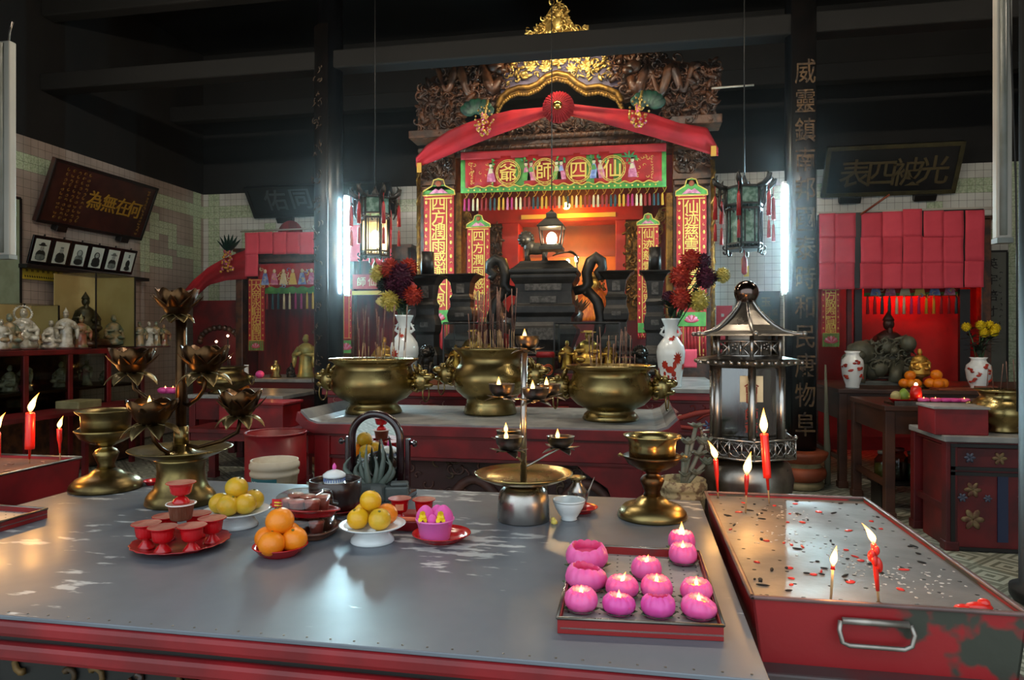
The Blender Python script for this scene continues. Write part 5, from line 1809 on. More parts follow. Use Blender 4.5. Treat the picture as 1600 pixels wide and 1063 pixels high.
MB().tube([(R * 1.0 * math.cos(2 * PI * i / 40), R * 1.0 * math.sin(2 * PI * i / 40), .049) for i in range(41)], .002, 6).build('rim', WHITE, t)
MB().lathe([(.001, .0505), (R * .9, .0505)], n=24, cap=False).build('lid', LID, t)
goblet((p.x, p.y, zz + .051), 'red wine cup at the very top of the stack on the scalloped plate', .062, .040, group=gr)

# two wine cups on the dark red box at the back
def tray_box():
    c = G(642, 822, Z)
    t = T('offering_tray', 'low round dark red plastic tray under two red wine cups', 'tray', (c.x, c.y, Z))
    MB().lathe([(.085, 0), (.09, .006), (.098, .03), (.102, .034), (.098, .036), (.088, .012), (.001, .010)], n=48, sq=(1.1, .8)).build('body', PLREDT, t)
    return c
c = tray_box()
for x, l, st in ((-.043, 'red wine cup with an orange price sticker behind the pink cup', True), (.043, 'plain red wine cup standing right of the one with a sticker', False)):
    goblet((c.x + x, c.y + .01, Z + .012), l, .078, .037, PLRED, st, 'pair of red wine cups behind the pink cup')
o = MB().tube([(-.03, -.045, .042), (0, -.05, .042), (.035, -.042, .042)], [.007, .009, .007], 8).build('orange_strip', mat('salmon', 'e8704a', .5), None, loc=(c.x + .01, c.y - .02, Z - .002))
tag(o, 'small salmon orange strip lying on the rim of the dark red tray', 'wrapper')

# pink cup of bun-like offerings on a red plate
p = G(690, 844, Z)
s = scale_at(844)
red_plate(tuple(p), 46 * s, 'red plate with a pink paper cup on it, beside the steel lamp stand', PLRED, .022)
t = T('paper_cup', 'ribbed pink paper cup holding sugar peaches on a red plate', 'cup', (p.x - .018, p.y - .012, Z + .007))
R = 29 * s
MB().lathe([(R * .78, 0), (R * .80, .003), (R * .96, .058), (R * 1.04, .060), (R * 1.05, .064), (R * .96, .064), (R * .76, .02), (.001, .02)], n=90, fn=lambda a, r, z: (r * (1 + (.012 * math.cos(a * 30) if .004 < z < .056 else 0)), z)).build('body', mat('pink_paper', 'ee7cc6', .45, 0, 'e46cba', 8, sss=.2), t)
PK = mat('sugar_pink', 'ea62b4', .6, 0, 'e04ea8', 10, bump=.2, bs=90, sss=.15)
PKY = mat('sugar_yellow', 'f0cc18', .5)
for i, (x, y, r, l) in enumerate(((-.029, -.008, .030, 'pink sugar peach with a yellow leaf, left in the pink cup'), (.028, -.004, .032, 'pink sugar peach with a yellow leaf, right in the pink cup'), (.002, -.036, .015, 'small pink sugar peach lowest in the pink cup front'), (.0, .026, .026, 'pink sugar peach hidden behind the other peaches in the pink cup'))):
    q = T('sugar_peach', l, 'sweet', (p.x - .018 + x, p.y - .012 + y, Z + .007 + .066), group='sugar peaches in the pink cup')
    MB().ell((0, 0, 0), (r, r, r * 1.2), 18, 12, 0, None, lambda a, th: 1 + .12 * math.exp(-((th - PI) / .4) ** 2) - .05 * math.exp(-((a - PI * 1.5) / .3) ** 2)).build('body', PK, q)
    if i < 2:
        mb = MB()
        for k in range(4): mb.petal((0, -r * .96, r * .35), PI * 1.5 + (k - 1.5) * .7, r * .8, r * .6, 1.2 - k % 2 * 1.9, .9 - k % 2 * 1.9)
        mb.ell((.0, -r * .93, r * .3), (r * .42, r * .16, r * .36), 8, 5)
        mb.build('yellow_leaf', PKY, q)

# clear packs of jelly sweets
p = G(478, 838, Z)
s = scale_at(838)
for i, (dx, dy, dz, l) in enumerate(((.0, .02, 0, 'lower clear plastic pack of brown jelly cups under the sealed one'), (-.004, .0, .070, 'clear domed plastic pack with a red and yellow sticker, on top of another'))):
    q = T('sweet_pack', l, 'food pack', (p.x + dx, p.y + dy, Z + dz + .002), group='stacked clear packs of jelly cups')
    R = .098
    def sqr(a, r, z):
        k = (abs(math.cos(a)) ** 3.2 + abs(math.sin(a)) ** 3.2) ** (-1 / 3.2)
        return (r * k * .93, z)
    MB().lathe([(R * .86, 0), (R * .88, .003), (R * .95, .018), (R * 1.06, .020), (R * 1.06, .024), (R * .93, .024), (R * .84, .005), (.001, .005)], n=56, fn=sqr).build('tray', PLREDT if i else CUPB, q)
    MB().lathe([(R * 1.05, .024), (R * 1.04, .027), (R * .90, .029), (R * .86, .062), (R * .80, .068), (.001, .069)], n=56, fn=sqr, cap=False).build('clear_lid', PLCLEAR, q, solid=.0008)
    for k, (x, y) in enumerate(((-.045, -.04), (.0, -.052), (.046, -.04), (-.046, .03), (.0, .02), (.046, .032))):
        MB().lathe([(.018, .006), (.024, .048), (.026, .050), (.024, .055), (.001, .057)], (x, y, 0), 18).build('jelly_cup', (CUPB if k % 2 else LID) if not i else LID, q)
    if i:
        b = MB().box((0, 0, 0), (.036, .002, .026), 0)
        for zz_ in (-.006, .003):
            b.box((0.002, -.0015, zz_), (.024, .001, .004), 1)
        b.build('sticker', [PLRED, mat('sticker_yellow', 'e8c83a', .5)], q).location = (-.0545, -.0725, .048)
        q.children[-1].rotation_euler = (-.15, 0, -.5)

# red plate with dark wooden bowl and a lidded white pot
p = G(524, 800, Z)
s = scale_at(800)
red_plate((p.x + .0, p.y - .0, Z), .105, 'red plate under the dark wooden bowl', PLREDT, .018)
t = T('wooden_bowl', 'dark brown wooden bowl holding a white lidded cup', 'bowl', (p.x, p.y, Z + .007))
R = 40 * s
MB().lathe([(R * .72, 0), (R * .80, .004), (R * .92, .03), (R, .075), (R * 1.0, .112), (R * .955, .114), (R * .94, .108), (R * .9, .04), (.001, .035)], n=48).build('body', mat('bowl_wood', '38201a', .3, 0, '24120e', 5, coat=.4), t)
MB().lathe([(.001, .1), (R * .945, .1)], n=40, cap=False).build('liquid', mat('tea', '1c1210', .08), t)
t = T('lidded_cup', 'white porcelain cup with domed lid and pink knob inside the wooden bowl', 'cup', (p.x - .004, p.y + .0, Z + .007 + .036))
r = 16 * s
MB().lathe([(r * .6, 0), (r * .9, .02), (r * 1.0, .075)], n=30).build('body', PORC, t)
mb = MB()
for i in range(26):
    a = 2 * PI * i / 26
    mb.box((r * 1.0 * math.cos(a), r * 1.0 * math.sin(a), .076), (.003, .003, .012), 0, a)
mb.build('blue_band', BLUE, t)
MB().lathe([(r * 1.03, .084), (r * 1.14, .088), (r * 1.08, .096), (r * .7, .106), (r * .2, .112), (.001, .113)], n=30).build('lid', PORC, t)
MB().lathe([(.004, .112), (.008, .118), (.007, .126), (.001, .136)], n=14).build('knob', PK, t)

# grey ornament: aloe-shaped fingers on a rock, and a grey box beside
p = G(582, 782, Z)
s = scale_at(782)
t = T('aloe_ornament', 'grey aloe-shaped ornament on a rough block before the table mirror', 'ornament', (p.x, p.y, Z))
MB().lathe([(.07, 0), (.075, .01), (.068, .04), (.058, .062), (.045, .07)], n=9, sq=(1, .75), sm=False).build('rock_base', CONC, t, bevel=.006)
mb = MB()
for x, hgt, ben in ((-.082, .11, -.035), (-.052, .135, .0), (-.018, .165, -.004), (.005, .12, .012), (.026, .185, .016), (.046, .12, .03), (-.032, .10, -.03), (.034, .10, .05)):
    pts = []
    for i in range(8):
        f = i / 7
        pts.append((x * (.55 + .45 * min(1, f * 1.6)) + ben * math.sin(f * PI * .9) * (1 if ben > 0 else 1.2), .012 * math.sin(x * 60), .055 + hgt * f))
    mb.tube(pts, [.013 * (1 - (i / 7) ** 1.6) + .0015 for i in range(8)], 8)
mb.build('leaves', ALOE, t)
o = MB().box((0, 0, .03), (.09, .07, .06)).box((.01, -.01, .068), (.07, .05, .016)).build('stone_block', CONC, None, loc=(p.x + .095, p.y + .015, Z), bevel=.008, rz=.3)
tag(o, 'small grey stone block beside the aloe ornament, left of the two wine cups', 'block')

# table mirror
p = G(588, 770, Z)
Ym = 2.60
c = A(588, 760, Ym)
k = M(588, Ym)
t = T('table_mirror', 'arched dark mahogany table mirror with turned side knobs reflecting the oranges', 'mirror', (c.x, Ym, Z), rz=-.05)
zt = A(588, 642, Ym).z - Z
w = 46 * k
zsp = zt - 40 * k
def arch(r_, zc, z0, n=18, yoff=0):
    return [(-r_, yoff, z0)] + [(-r_ * math.cos(PI * i / n), yoff, zc + r_ * .92 * math.sin(PI * i / n)) for i in range(n + 1)] + [(r_, yoff, z0)]
zc = zt - w * .92
pts = arch(w - .014, zc, .055)
MB().tube(pts, .0155, 10).tube([pts[0], pts[-1]], .0155, 10).build('frame', MAHOG, t)
q = arch(w - .026, zc, .066)
MB().add(q, [tuple(range(len(q)))]).build('mirror_glass', MIRROR, t)
MB().prism([(a, .003, c_) for a, b, c_ in arch(w - .014, zc, .055)], (0, .006, 0)).build('backing', MAHOG, t)
tilt = .02
for o in [x for x in COL.objects if x.parent == t]:
    o.rotation_euler = (tilt, 0, 0)
zk = A(588, 692, Ym).z - Z
for s in (-1, 1):
    MB().box((s * (w + .012), .012, zk * .5 + .01), (.018, .022, zk + .02)).build('post', MAHOG, t, bevel=.004)
    MB().box((s * (w + .012), .012, .012), (.03, .13, .024)).build('foot', MAHOG, t, bevel=.006)
    MB().lathe([(.006, 0), (.006, .012), (.013, .016), (.014, .024), (.008, .030)], R=Matrix.Rotation(s * PI / 2, 3, 'Y'), n=14, c=(s * (w + .02), .012, zk)).build('knob', MAHOG, t)
MB().box((0, .012, .018), (w * 2 + .02, .02, .024)).build('stretcher', MAHOG, t, bevel=.004)

# --- brass vessels
def brass_stand(u, v, s_px, label, bright=True):
    "brass cup on a knopped foot with an inner bowl"
    p = G(u, v, Z)
    k = scale_at(v)
    t = T('brass_bowl', label, 'bowl', tuple(p), group='footed brass bowls')
    K = k * s_px / 54.0
    m = BRASS if bright else BRASSD
    MB().lathe([(r * K, z * K) for r, z in [(52, 0), (54, 3), (52, 10), (44, 18), (34, 22), (26, 25), (22, 29), (14, 34)]], n=44).build('foot', m, t)
    MB().lathe([(r * K, z * K) for r, z in [(14, 34), (12, 40), (16, 50), (19, 58), (15, 64), (9, 67), (10, 70), (24, 76), (38, 84), (43, 92), (46, 96), (44, 97), (38, 90), (14, 80)]], n=40).build('stem', COPPER if bright else BRASSD, t)
    MB().lathe([(r * K, z * K) for r, z in [(30, 84), (35, 86), (36, 112), (37, 120), (44, 126), (45, 128), (43, 128), (34, 120), (32, 92), (.1, 90)]], n=44).build('inner_bowl', m, t)
    for a in (0, PI):
        MB().tube([(math.cos(a) * 44 * K, 0, 94 * K), (math.cos(a) * 49 * K, 0, 97 * K), (math.cos(a) * 52 * K, 0, 94 * K)], 2.6 * K, 6).build('ear', m, t)
    return t
brass_stand(1019, 808, 54, 'footed brass bowl right of the steel lamp stand, glowing inside')
brass_stand(166, 764, 52, 'dark footed brass bowl behind the left candles, beside the brass lotus stand', False)

def lotus_cup(par, p, r, h, m1, m2, n=8, drop=1.15, dl=1.4, name='lotus_cup', lit=False, tilt=0, dip=True):
    "cup of upright pointed petals above a ring of drooping ones"
    o = MB()
    K = 48
    def fn(a, q, z):
        f = z / h
        pt = abs(math.cos(a * n / 2)) ** 1.5
        return (q * (1 + .06 * f * pt), z * (1 - .16 * f * (1 - pt)))
    o.lathe([(r * .14, 0), (r * .42, h * .08), (r * .66, h * .3), (r * .82, h * .6), (r, h), (r * .96, h), (r * .78, h * .6), (r * .6, h * .3), (r * .1, h * .16)], n=K, fn=fn, cap=False)
    for i in range(n):
        o.petal((0, 0, h * .1), 2 * PI * (i + .5) / n, h * 1.1, r * .7, .35, 1.1, 0)
    c = o.build(name, m1, par, loc=p, solid=.0015)
    q = MB()
    for i in range(n):
        q.petal((0, 0, h * .06), 2 * PI * i / n + .2, r * dl, r * .72, .15, -drop, 0)
    q.build('outer_petals', m2, c, solid=.0015)
    return c

# brass lotus stand (left)
p = G(283, 786, Z)
k = scale_at(786)
ls = T('lotus_candle_stand', 'tall tarnished brass stand with five metal lotus cups, left on the offering table', 'candle stand', tuple(p))
MB().lathe([(r * k, z * k) for r, z in [(50, 0), (52, 3), (50, 12), (46, 18), (40, 24), (36, 34), (34, 52), (36, 66), (40, 70), (30, 72)]], n=48).build('base', BRASSD, ls)
MB().lathe([(r * k, z * k) for r, z in [(20, 70), (44, 72), (60, 78), (74, 84), (76, 86), (72, 86), (58, 81), (40, 77), (22, 80), (16, 84), (12, 92), (9, 94)]], n=48).build('drip_plate', BRASSD, ls)
MB().tube([(0, 0, 90 * k), (0, 0, 120 * k)], 11 * k, 16).build('pole_collar', BRASSD, ls)
Yl = p.y
zc = A(278, 500, Yl).z - Z
MB().tube([(0, 0, 92 * k), (0, 0, zc)], 8 * k, 16).build('pole', COPPER, ls)
def cup_at(u, v, dy, r, h, lit=False, **q):
    c = A(u, v, Yl + dy) - p
    return c, lotus_cup(ls, tuple(c), r * k * 1.04, h * k * 1.12, COPPER, LEAFM, **q)
c, o = cup_at(277, 497, 0, 29, 41, dl=1.0)
cups = [c]
for u, v, dy, r, h in ((207, 588, -.02, 31, 40), (321, 588, -.05, 32, 42), (238, 668, -.10, 34, 38), (376, 655, -.02, 29, 40)):
    c, o = cup_at(u, v, dy, r, h, n=7)
    zz = c.z - .03
    MB().tube([(0, 0, zz - 30 * k), (c.x * .3, c.y * .3, zz - 34 * k), (c.x * .7, c.y * .7, zz - 22 * k), (c.x * .95, c.y * .95, zz - 8 * k), (c.x, c.y, c.z + .004)], 3.2 * k, 8).build('arm', COPPER, ls)
    if u == 238:
        MB().lathe([(.001, h * k * .88), (r * k * .90, h * k * .89)], n=24, cap=False).build('wax', mat('wax_amber', 'c48a3a', .4, 0, 'a86c28', 20, sss=.3), o)
        add_flame(o, (-.004, -.01, h * k * .90), .036, (0, 0), .2)
# steel lamp stand (centre)
p = G(818, 812, Z)
k = scale_at(812)
st = T('oil_lamp_stand', 'steel oil lamp stand with seven lit lotus cups in the middle of the table', 'candle stand', tuple(p))
MB().lathe([(r * k, z * k) for r, z in [(40, 0), (41, 2), (40, 30), (37, 44), (30, 52), (18, 55), (8, 56)]], n=48).build('base', STEEL, st)
MB().lathe([(r * k, z * k) for r, z in [(8, 56), (30, 58), (56, 62), (74, 70), (77, 73), (75, 74), (54, 66), (28, 62), (4, 62)]], n=56).build('drip_plate', mat('brass_pale', 'b09a64', .25, 1, '94804e', 6, rvar=.08), st)
Y0 = p.y
zt = A(823, 552, Y0).z - Z
MB().tube([(0, 0, 60 * k), (.0, 0, zt * .62), (.004, 0, zt)], 5 * k, 16).build('pole', STEEL, st)
def oil_cup(u, v, dy, r, h, arm=None):
    "v is the cup's bottom"
    c = A(u, v, Y0 + dy) - p
    o = MB().lathe([(r * .3 * k, 0), (r * .72 * k, h * .1 * k), (r * .95 * k, h * .5 * k), (r * k, h * k), (r * 1.04 * k, h * k), (r * .95 * k, h * .96 * k), (r * .88 * k, h * .5 * k), (.001, h * .2 * k)], n=28).build('oil_cup', STEELD, st, loc=tuple(c))
    MB().lathe([(.001, h * .72 * k), (r * .92 * k, h * .72 * k)], n=24, cap=False).build('oil', mat('lamp_oil_%d_%d' % (u, v), 'd89a3c', .1, 0, sss=.3), o)
    q = MB()
    for i in range(7):
        q.petal((0, 0, -.002), 2 * PI * i / 7 + u, r * 1.45 * k, r * .8 * k, -.15, .5 - .9 * (i % 2), 0)
    q.build('petals', STEELD, o, solid=.001)
    add_flame(o, (-.2 * r * k, -.2 * r * k, h * .72 * k), 17 * k, (0, 0), .2)
    if arm is not None:
        za = A(820, arm, Y0).z - Z
        MB().tube([(0, 0, za - .0), (c.x * .15, c.y * .15, za + .012), (c.x * .9, c.y * .9, c.z - .01), tuple(c)], 1.8 * k, 6).build('arm', STEEL, st)
oil_cup(824, 545, 0, 19, 20)
oil_cup(784, 619, -.02, 20, 19, 628)
oil_cup(858, 618, .06, 19, 18, 628)
oil_cup(837, 625, -.11, 20, 18, 630)
oil_cup(795, 686, .07, 20, 14, 712)
oil_cup(796, 703, -.10, 21, 20, 724)
oil_cup(876, 699, -.02, 21, 17, 732)

# oil can, rice bowl, red saucer and a lump of wax
p = G(905, 800, Z)
k = scale_at(800)
red_plate((p.x + .005, p.y, Z), 27 * k, 'small red saucer under the steel oil can', PLRED, .018)
t = T('oil_can', 'small steel oil can with thin spout on a red saucer behind the white bowl', 'oil can', (p.x - .008, p.y + .0, Z + .007))
MB().lathe([(14 * k, 0), (15 * k, .002), (14.5 * k, 28 * k), (15.5 * k, 30 * k), (7 * k, 42 * k), (6.5 * k, 46 * k)], n=28).build('body', STEEL, t)
MB().lathe([(6 * k, 46 * k), (14 * k, 50 * k), (14 * k, 52 * k), (4 * k, 53 * k)], n=24).build('cap', BRASS, t)
MB().tube([(13 * k, 0, 20 * k), (18 * k, 0, 30 * k), (27 * k, 0, 52 * k)], [.005, .003, .0016], 8).build('spout', STEEL, t)
MB().add([(15 * k, 0, 12 * k), (15 * k, 0, 28 * k), (26 * k, 0, 50 * k)], [(0, 1, 2)]).build('spout_web', STEELD, t, solid=.001)
p = G(889, 812, Z)
t = T('rice_bowl', 'small white porcelain bowl beside the steel lamp stand', 'bowl', tuple(p))
k = scale_at(812)
MB().lathe([(12 * k, 0), (13 * k, .003), (12 * k, .008), (18 * k, 12 * k), (23 * k, 22 * k), (25.5 * k, 31 * k), (25 * k, 32 * k), (24 * k, 30 * k), (17 * k, 12 * k), (.001, 6 * k)], n=40).build('body', PORC, t)
MB().tube([(25 * k * math.cos(2 * PI * i / 40), 25 * k * math.sin(2 * PI * i / 40), 29 * k) for i in range(41)], .0012, 5).build('rim_line', GREYP, t)
p = G(866, 819, Z)
o = MB().ell((0, 0, .006), (.012, .010, .010), 7, 5).ell((-.004, .004, .014), (.008, .009, .008), 7, 5).build('wax_lump', mat('yellow_wax', 'e0c860', .5, sss=.2), None, loc=tuple(p))
tag(o, 'small lump of yellow wax beside the foot of the steel lamp stand', 'wax')
p = G(240, 757, Z)
red_plate(tuple(p), 16 * scale_at(757), 'small red saucer half hidden behind the brass lotus stand base', PLRED, .016)
# ------------------------------------------------------------------ perforated candle trays
def perforated(name, corners, H_, label, mats, group, holes=True, lip=.012, wear=REDW, hole_r=.0045, step=.044, zf=.6):
    "shallow sheet-metal tray; corners are rim corners (near-left, near-right, far-right, far-left)"
    c = sum((Vector(q) for q in corners), Vector()) / 4
    z0 = corners[0][2] - H_
    t = T(name, label, 'tray', (c.x, c.y, z0), group=group)
    L = [Vector(q) - Vector((c.x, c.y, z0)) for q in corners]
    inn_ = [q + (Vector((0, 0, q.z)) - q) * .0 for q in L]
    names = ('front_side', 'right_side', 'back_side', 'left_side')
    for i in range(4):
        a, b = L[i], L[(i + 1) % 4]
        d = (b - a).normalized()
        nn = Vector((-d.y, d.x, 0)) * .006
        lo = Vector((0, 0, -H_))
        q = [a + lo, b + lo, b, a]
        MB().prism([tuple(x) for x in q], tuple(nn)).build('side', wear, t)
        MB().tube([a, b], .004, 6).build('rolled_edge', STEELD, t)
    zf_ = H_ * zf
    f = [Vector((q.x, q.y, zf_)) for q in L]
    MB().prism([tuple(q) for q in f], (0, 0, -.004)).build('perforated_plate', mats, t)
    if holes:
        mb = MB()
        def P(s_, t_): return (f[0] * (1 - s_) + f[1] * s_) * (1 - t_) + (f[3] * (1 - s_) + f[2] * s_) * t_
        nx, ny = max(3, int((f[1] - f[0]).length / step)), max(3, int((f[3] - f[0]).length / step))
        for i in range(nx):
            for j in range(ny):
                q = P((i + .5 + .0 * (j % 2)) / nx, (j + .5) / ny)
                mb.lathe([(hole_r, 0), (hole_r * .4, .0006)], (q.x, q.y, zf_ - .0001), 8)
        mb.build('holes', BLACK, t)
    return t, zf_ + z0, c
TRAYP = mat('tray_plate', 'b2ada8', .45, .25, '8a8580', 5, .35, .7, rvar=.12, bump=.05, bs=40)
TRAYP2 = mat('tray_plate_scorched', '857e79', .5, .35, '5f5a58', 4, .35, .7, rvar=.14, bump=.08, bs=50)
# pink lotus tray
zr = Z + .034
cor = [G(871, 966, zr), G(1131, 978, zr), G(1093, 862, zr), G(899, 851, zr)]
tr, zf, c = perforated('candle_tray', cor, .033, 'shallow red-sided tray of pink lotus candles at the front of the table', TRAYP, 'candle trays', step=.033, hole_r=.0035, zf=.4)
def lotus_candle(p, r, h, label, lit=True, seed=0, open_=.55, deep=False, wide=1.0, fh=.03, lean=(0, 0), slump=0):
    t = T('lotus_candle', label, 'candle', p, rz=seed * 1.3, group='pink lotus candles on the front tray')
    n = 12
    mb = MB()
    for i in range(7):
        mb.petal((0, 0, .004), 2 * PI * i / 7, r * 1.22, r * .95, -.05, .55, 0, 6, .2)
    mb.build('green_petals', PETALG, t, solid=.0012)
    def fn(a, q, z):
        f = z / h
        k = 1 + .022 * math.cos(a * n * 4) * math.sin(PI * min(1, f)) + .05 * (abs(math.cos(a * n / 2)) - .5) * f
        return (q * k, z - (.05 * h * (1 - abs(math.cos(a * n / 2))) * (f > .9)) - slump * h * f * max(0, math.cos(a - 4.4 - seed)) * .35)
    mb = MB().lathe([(r * .45, .003), (r * .8, h * .10), (r * .98, h * .36), (r, h * .55), (r * .93, h * .78), (r * (open_ + .18), h * .97), (r * (open_ + .08), h)], n=96, fn=fn, cap=False)
    mb.lathe([(r * (open_ + .08), h), (r * open_, h * .93), (r * (open_ + .02), h * .68)], n=96, fn=lambda a, q, z: fn(a, q, z) if z > h * .9 else (q, z), m=1, cap=False)
    mb.build('petals', [WAXP2 if deep else WAXP, WAXH], t)
    MB().lathe([(.001, h * .69), (r * (open_ + .03), h * .68)], n=30, cap=False).build('wax_pool', WAXLIT if lit else WAXH, t)  # burning candles get the pool colour with the glow painted in
    if lit:
        add_flame(t, (0, 0, h * .69), fh, lean, .19)
    return t
sc = scale_at(930, Z + .02)
LC = [(917, 893, 33, 37, False, .62, False, 1, 'wide burnt-out pink lotus candle at the back left of the tray', .4),
      (916, 925, 33, 36, False, .58, False, 1, 'wide hollow pink lotus candle second from the back at the tray left edge', .5),
      (908, 960, 26, 34, True, .50, False, 0, 'lit pink lotus candle at the front left corner of the tray', 0),
      (972, 938, 26, 30, True, .54, False, 0, 'lit pink lotus candle with leaning flame, second row near the tray centre left', 0),
      (967, 964, 26, 30, True, .5, True, 0, 'lit low pink lotus candle second from left in the front row', .3),
      (1010, 910, 24, 31, True, .55, False, 0, 'lit pink lotus candle alone in the middle of the tray', 0),
      (1026, 940, 25, 32, True, .58, False, 0, 'lit pink lotus candle behind the unlit one right of the tray centre', .2),
      (1028, 968, 27, 34, False, .52, True, 0, 'unlit magenta lotus candle third from left in the front row', .5),
      (1088, 944, 25, 31, True, .60, False, 0, 'lit hollowed pink lotus candle at the right edge, behind the front corner one', .2),
      (1092, 970, 28, 32, True, .5, False, 0, 'lit pink lotus candle at the front right corner of the tray', .5),
      (1065, 866, 21, 29, True, .62, False, 0, 'lit pink lotus candle with the tallest flame at the back right corner', 0),
      (1067, 886, 22, 29, True, .6, False, 0, 'lit pink lotus candle just in front of the back right corner one', 0)]
for i, (u, v, rp, hp, lit, op, deep, wd, l, sl) in enumerate(LC):
    p = G(u, v - 4, zf)
    k = scale_at(v, zf)
    lotus_candle((p.x, p.y, zf), rp * k * .98, hp * k * 1.08, l, lit, i, op, deep, fh=(17 + 9 * (i == 10)) * k, lean=((-.5, 0) if i == 3 else (.2, 0) if i == 5 else (0, 0)), slump=sl)
# small tray at the left end
cor = [G(-70, 846, zr), G(66, 808, zr), G(74, 795, zr), G(-70, 776, zr)]
x1 = G(74, 795, zr)
cor = [(x1.x - .5, x1.y - .30, zr), (x1.x - .01, x1.y - .28, zr), (x1.x, x1.y, zr), (x1.x - .5, x1.y + .02, zr)]
perforated('candle_tray', [Vector(q) for q in cor], .033, 'shallow empty red-sided tray at the left end of the table', TRAYP, 'candle trays', step=.035, hole_r=.0035, zf=.5)

# ------------------------------------------------------------------ the large candle boxes
REDBOX = mat('red_box_chipped', '8e0f15', .5, 0, '33342a', 4.5, .58, .61, bump=.08, bs=30, coat=.0)
# right box and its stand
ZR = 1.0
nl, nr_, fr_, fl_ = G(1185, 941, ZR), G(1597, 952, ZR), G(1347, 774, ZR), G(1101, 771, ZR)
xl, xr = (nl.x + fl_.x) / 2, (nr_.x + fr_.x) / 2
y0, y1 = (nl.y + nr_.y) / 2 + .01, (fl_.y + fr_.y) / 2
bx = T('candle_box', 'large red metal candle box with chipped paint and a steel handle, foreground right', 'candle box', ((xl + xr) / 2, (y0 + y1) / 2, ZR - .155))
w, d, H_ = xr - xl, y1 - y0, .155
ins = .018
top = [(-w / 2, -d / 2), (w / 2, -d / 2), (w / 2, d / 2), (-w / 2, d / 2)]
bot = [(-w / 2 + ins, -d / 2 + .004), (w / 2 - ins, -d / 2 + .004), (w / 2 - ins, d / 2 - .01), (-w / 2 + ins, d / 2 - .01)]
for i in range(4):
    a, b = top[i], top[(i + 1) % 4]
    e, f = bot[i], bot[(i + 1) % 4]
    dd = (Vector((b[0] - a[0], b[1] - a[1], 0))).normalized()
    nn = Vector((-dd.y, dd.x, 0)) * .005
    MB().prism([(e[0], e[1], 0), (f[0], f[1], 0), (b[0], b[1], H_), (a[0], a[1], H_)], nn).build('side', REDBOX, bx)
    MB().box(((a[0] + b[0]) / 2, (a[1] + b[1]) / 2, H_ - .004), (abs(b[0] - a[0]) + .014 if i % 2 == 0 else .014, abs(b[1] - a[1]) + .014 if i % 2 else .014, .010)).build('rolled_edge', mat('edge_rust_%d' % i, '5e4a48', .45, .4, '7a5a56', 8, .4, .6), bx, bevel=.004)
zpl = H_ - .016
MB().box((0, 0, zpl), (w - .014, d - .014, .004)).build('perforated_plate', TRAYP2, bx)
mb = MB()
nx, ny = 7, 12
for i in range(nx):
    for j in range(ny):
        mb.lathe([(.0055, 0), (.002, .0008)], ((i + .5) / nx * w - w / 2, (j + .5) / ny * d - d / 2, zpl + .002), 8)
mb.build('holes', BLACK, bx)
pr = random.Random(31)
mb = MB()
mb2 = MB()
for i in range(70):
    x, y = pr.uniform(-w * .46, w * .46), pr.uniform(-d * .47, d * .47)
    if pr.random() < .55:
        a = pr.uniform(0, 6.28)
        mb.ell((x, y, zpl + .004), (pr.uniform(.004, .02), pr.uniform(.003, .006), .002), 7, 4, 0, Matrix.Rotation(a, 3, 'Z'))
    else:
        mb2.ell((x, y, zpl + .003), (pr.uniform(.004, .016), pr.uniform(.003, .012), .003), 8, 4, 0, Matrix.Rotation(pr.uniform(0, 6), 3, 'Z'))
mb3 = MB()
for cx_, cy_, n_ in ((-.04, .30, 26), (-.14, .02, 26), (.05, -.28, 60), (.17, -.32, 40), (-.02, -.05, 20)):
    for i in range(n_):
        mb3.ell((max(-w * .46, min(w * .46, cx_ + pr.gauss(0, .05))), max(-d * .47, min(d * .47, cy_ + pr.gauss(0, .07))), zpl + .0025), (pr.uniform(.0015, .007), pr.uniform(.0015, .005), .001), 7, 4, 0, Matrix.Rotation(pr.uniform(0, 6), 3, 'Z'))
q = mb3.build('pale_wax_splashes', mat('pale_wax', 'b8b0aa', .35, 0, 'd0cac4', 30), bx)
q['kind'] = 'stuff'
q = mb.build('burnt_sticks', CHAR, bx)
q['kind'] = 'stuff'
q = mb2.build('wax_drips', WAXR, bx)
q['kind'] = 'stuff'
o = MB().ell((0, 0, .008), (.03, .016, .012), 10, 6).ell((-.03, .0, .005), (.022, .014, .008), 10, 6).ell((.012, .004, .016), (.014, .012, .012), 9, 6).build('wax_puddle', WAXR, None, loc=(xr - .085, y0 + .03, ZR - .155 + zpl + .002))
tag(o, 'melted lump of red wax in the near right corner of the large candle box', 'wax')
mb = MB()
hx0, hx1 = -w * .165, w * .075
zh = H_ - .040
kk = 10
mb.tube([(hx0, -d / 2 - .012, zh), (hx1, -d / 2 - .012, zh)], .008, 10)
mb.tube([(hx0 - .004, -d / 2 - .012, zh), (hx0 - .008, -d / 2 - .018, zh - .02), (hx0 - .002, -d / 2 - .02, zh - .046), (hx0 + .012, -d / 2 - .02, zh - .052), (hx1 - .012, -d / 2 - .02, zh - .052), (hx1 + .004, -d / 2 - .02, zh - .044), (hx1 + .010, -d / 2 - .018, zh - .02), (hx1 + .004, -d / 2 - .012, zh)], .0055, 10)
mb.build('handle', mat('handle_steel', 'a8a098', .4, .8, '8a827a', 12), bx)
sd = T('candle_box_stand', 'dark red wooden stand under the large right candle box', 'table', ((xl + xr) / 2, (y0 + y1) / 2, 0))
zs = ZR - .155
MB().box((0, -.0, zs - .02), (w + .02, d + .10, .04)).build('top', mat('stand_red', '5e2628', .5, 0, '453838', 6), sd, bevel=.006)
MB().box((0, 0, zs - .11), (w - .0, d + .04, .14)).build('apron', REDD, sd)
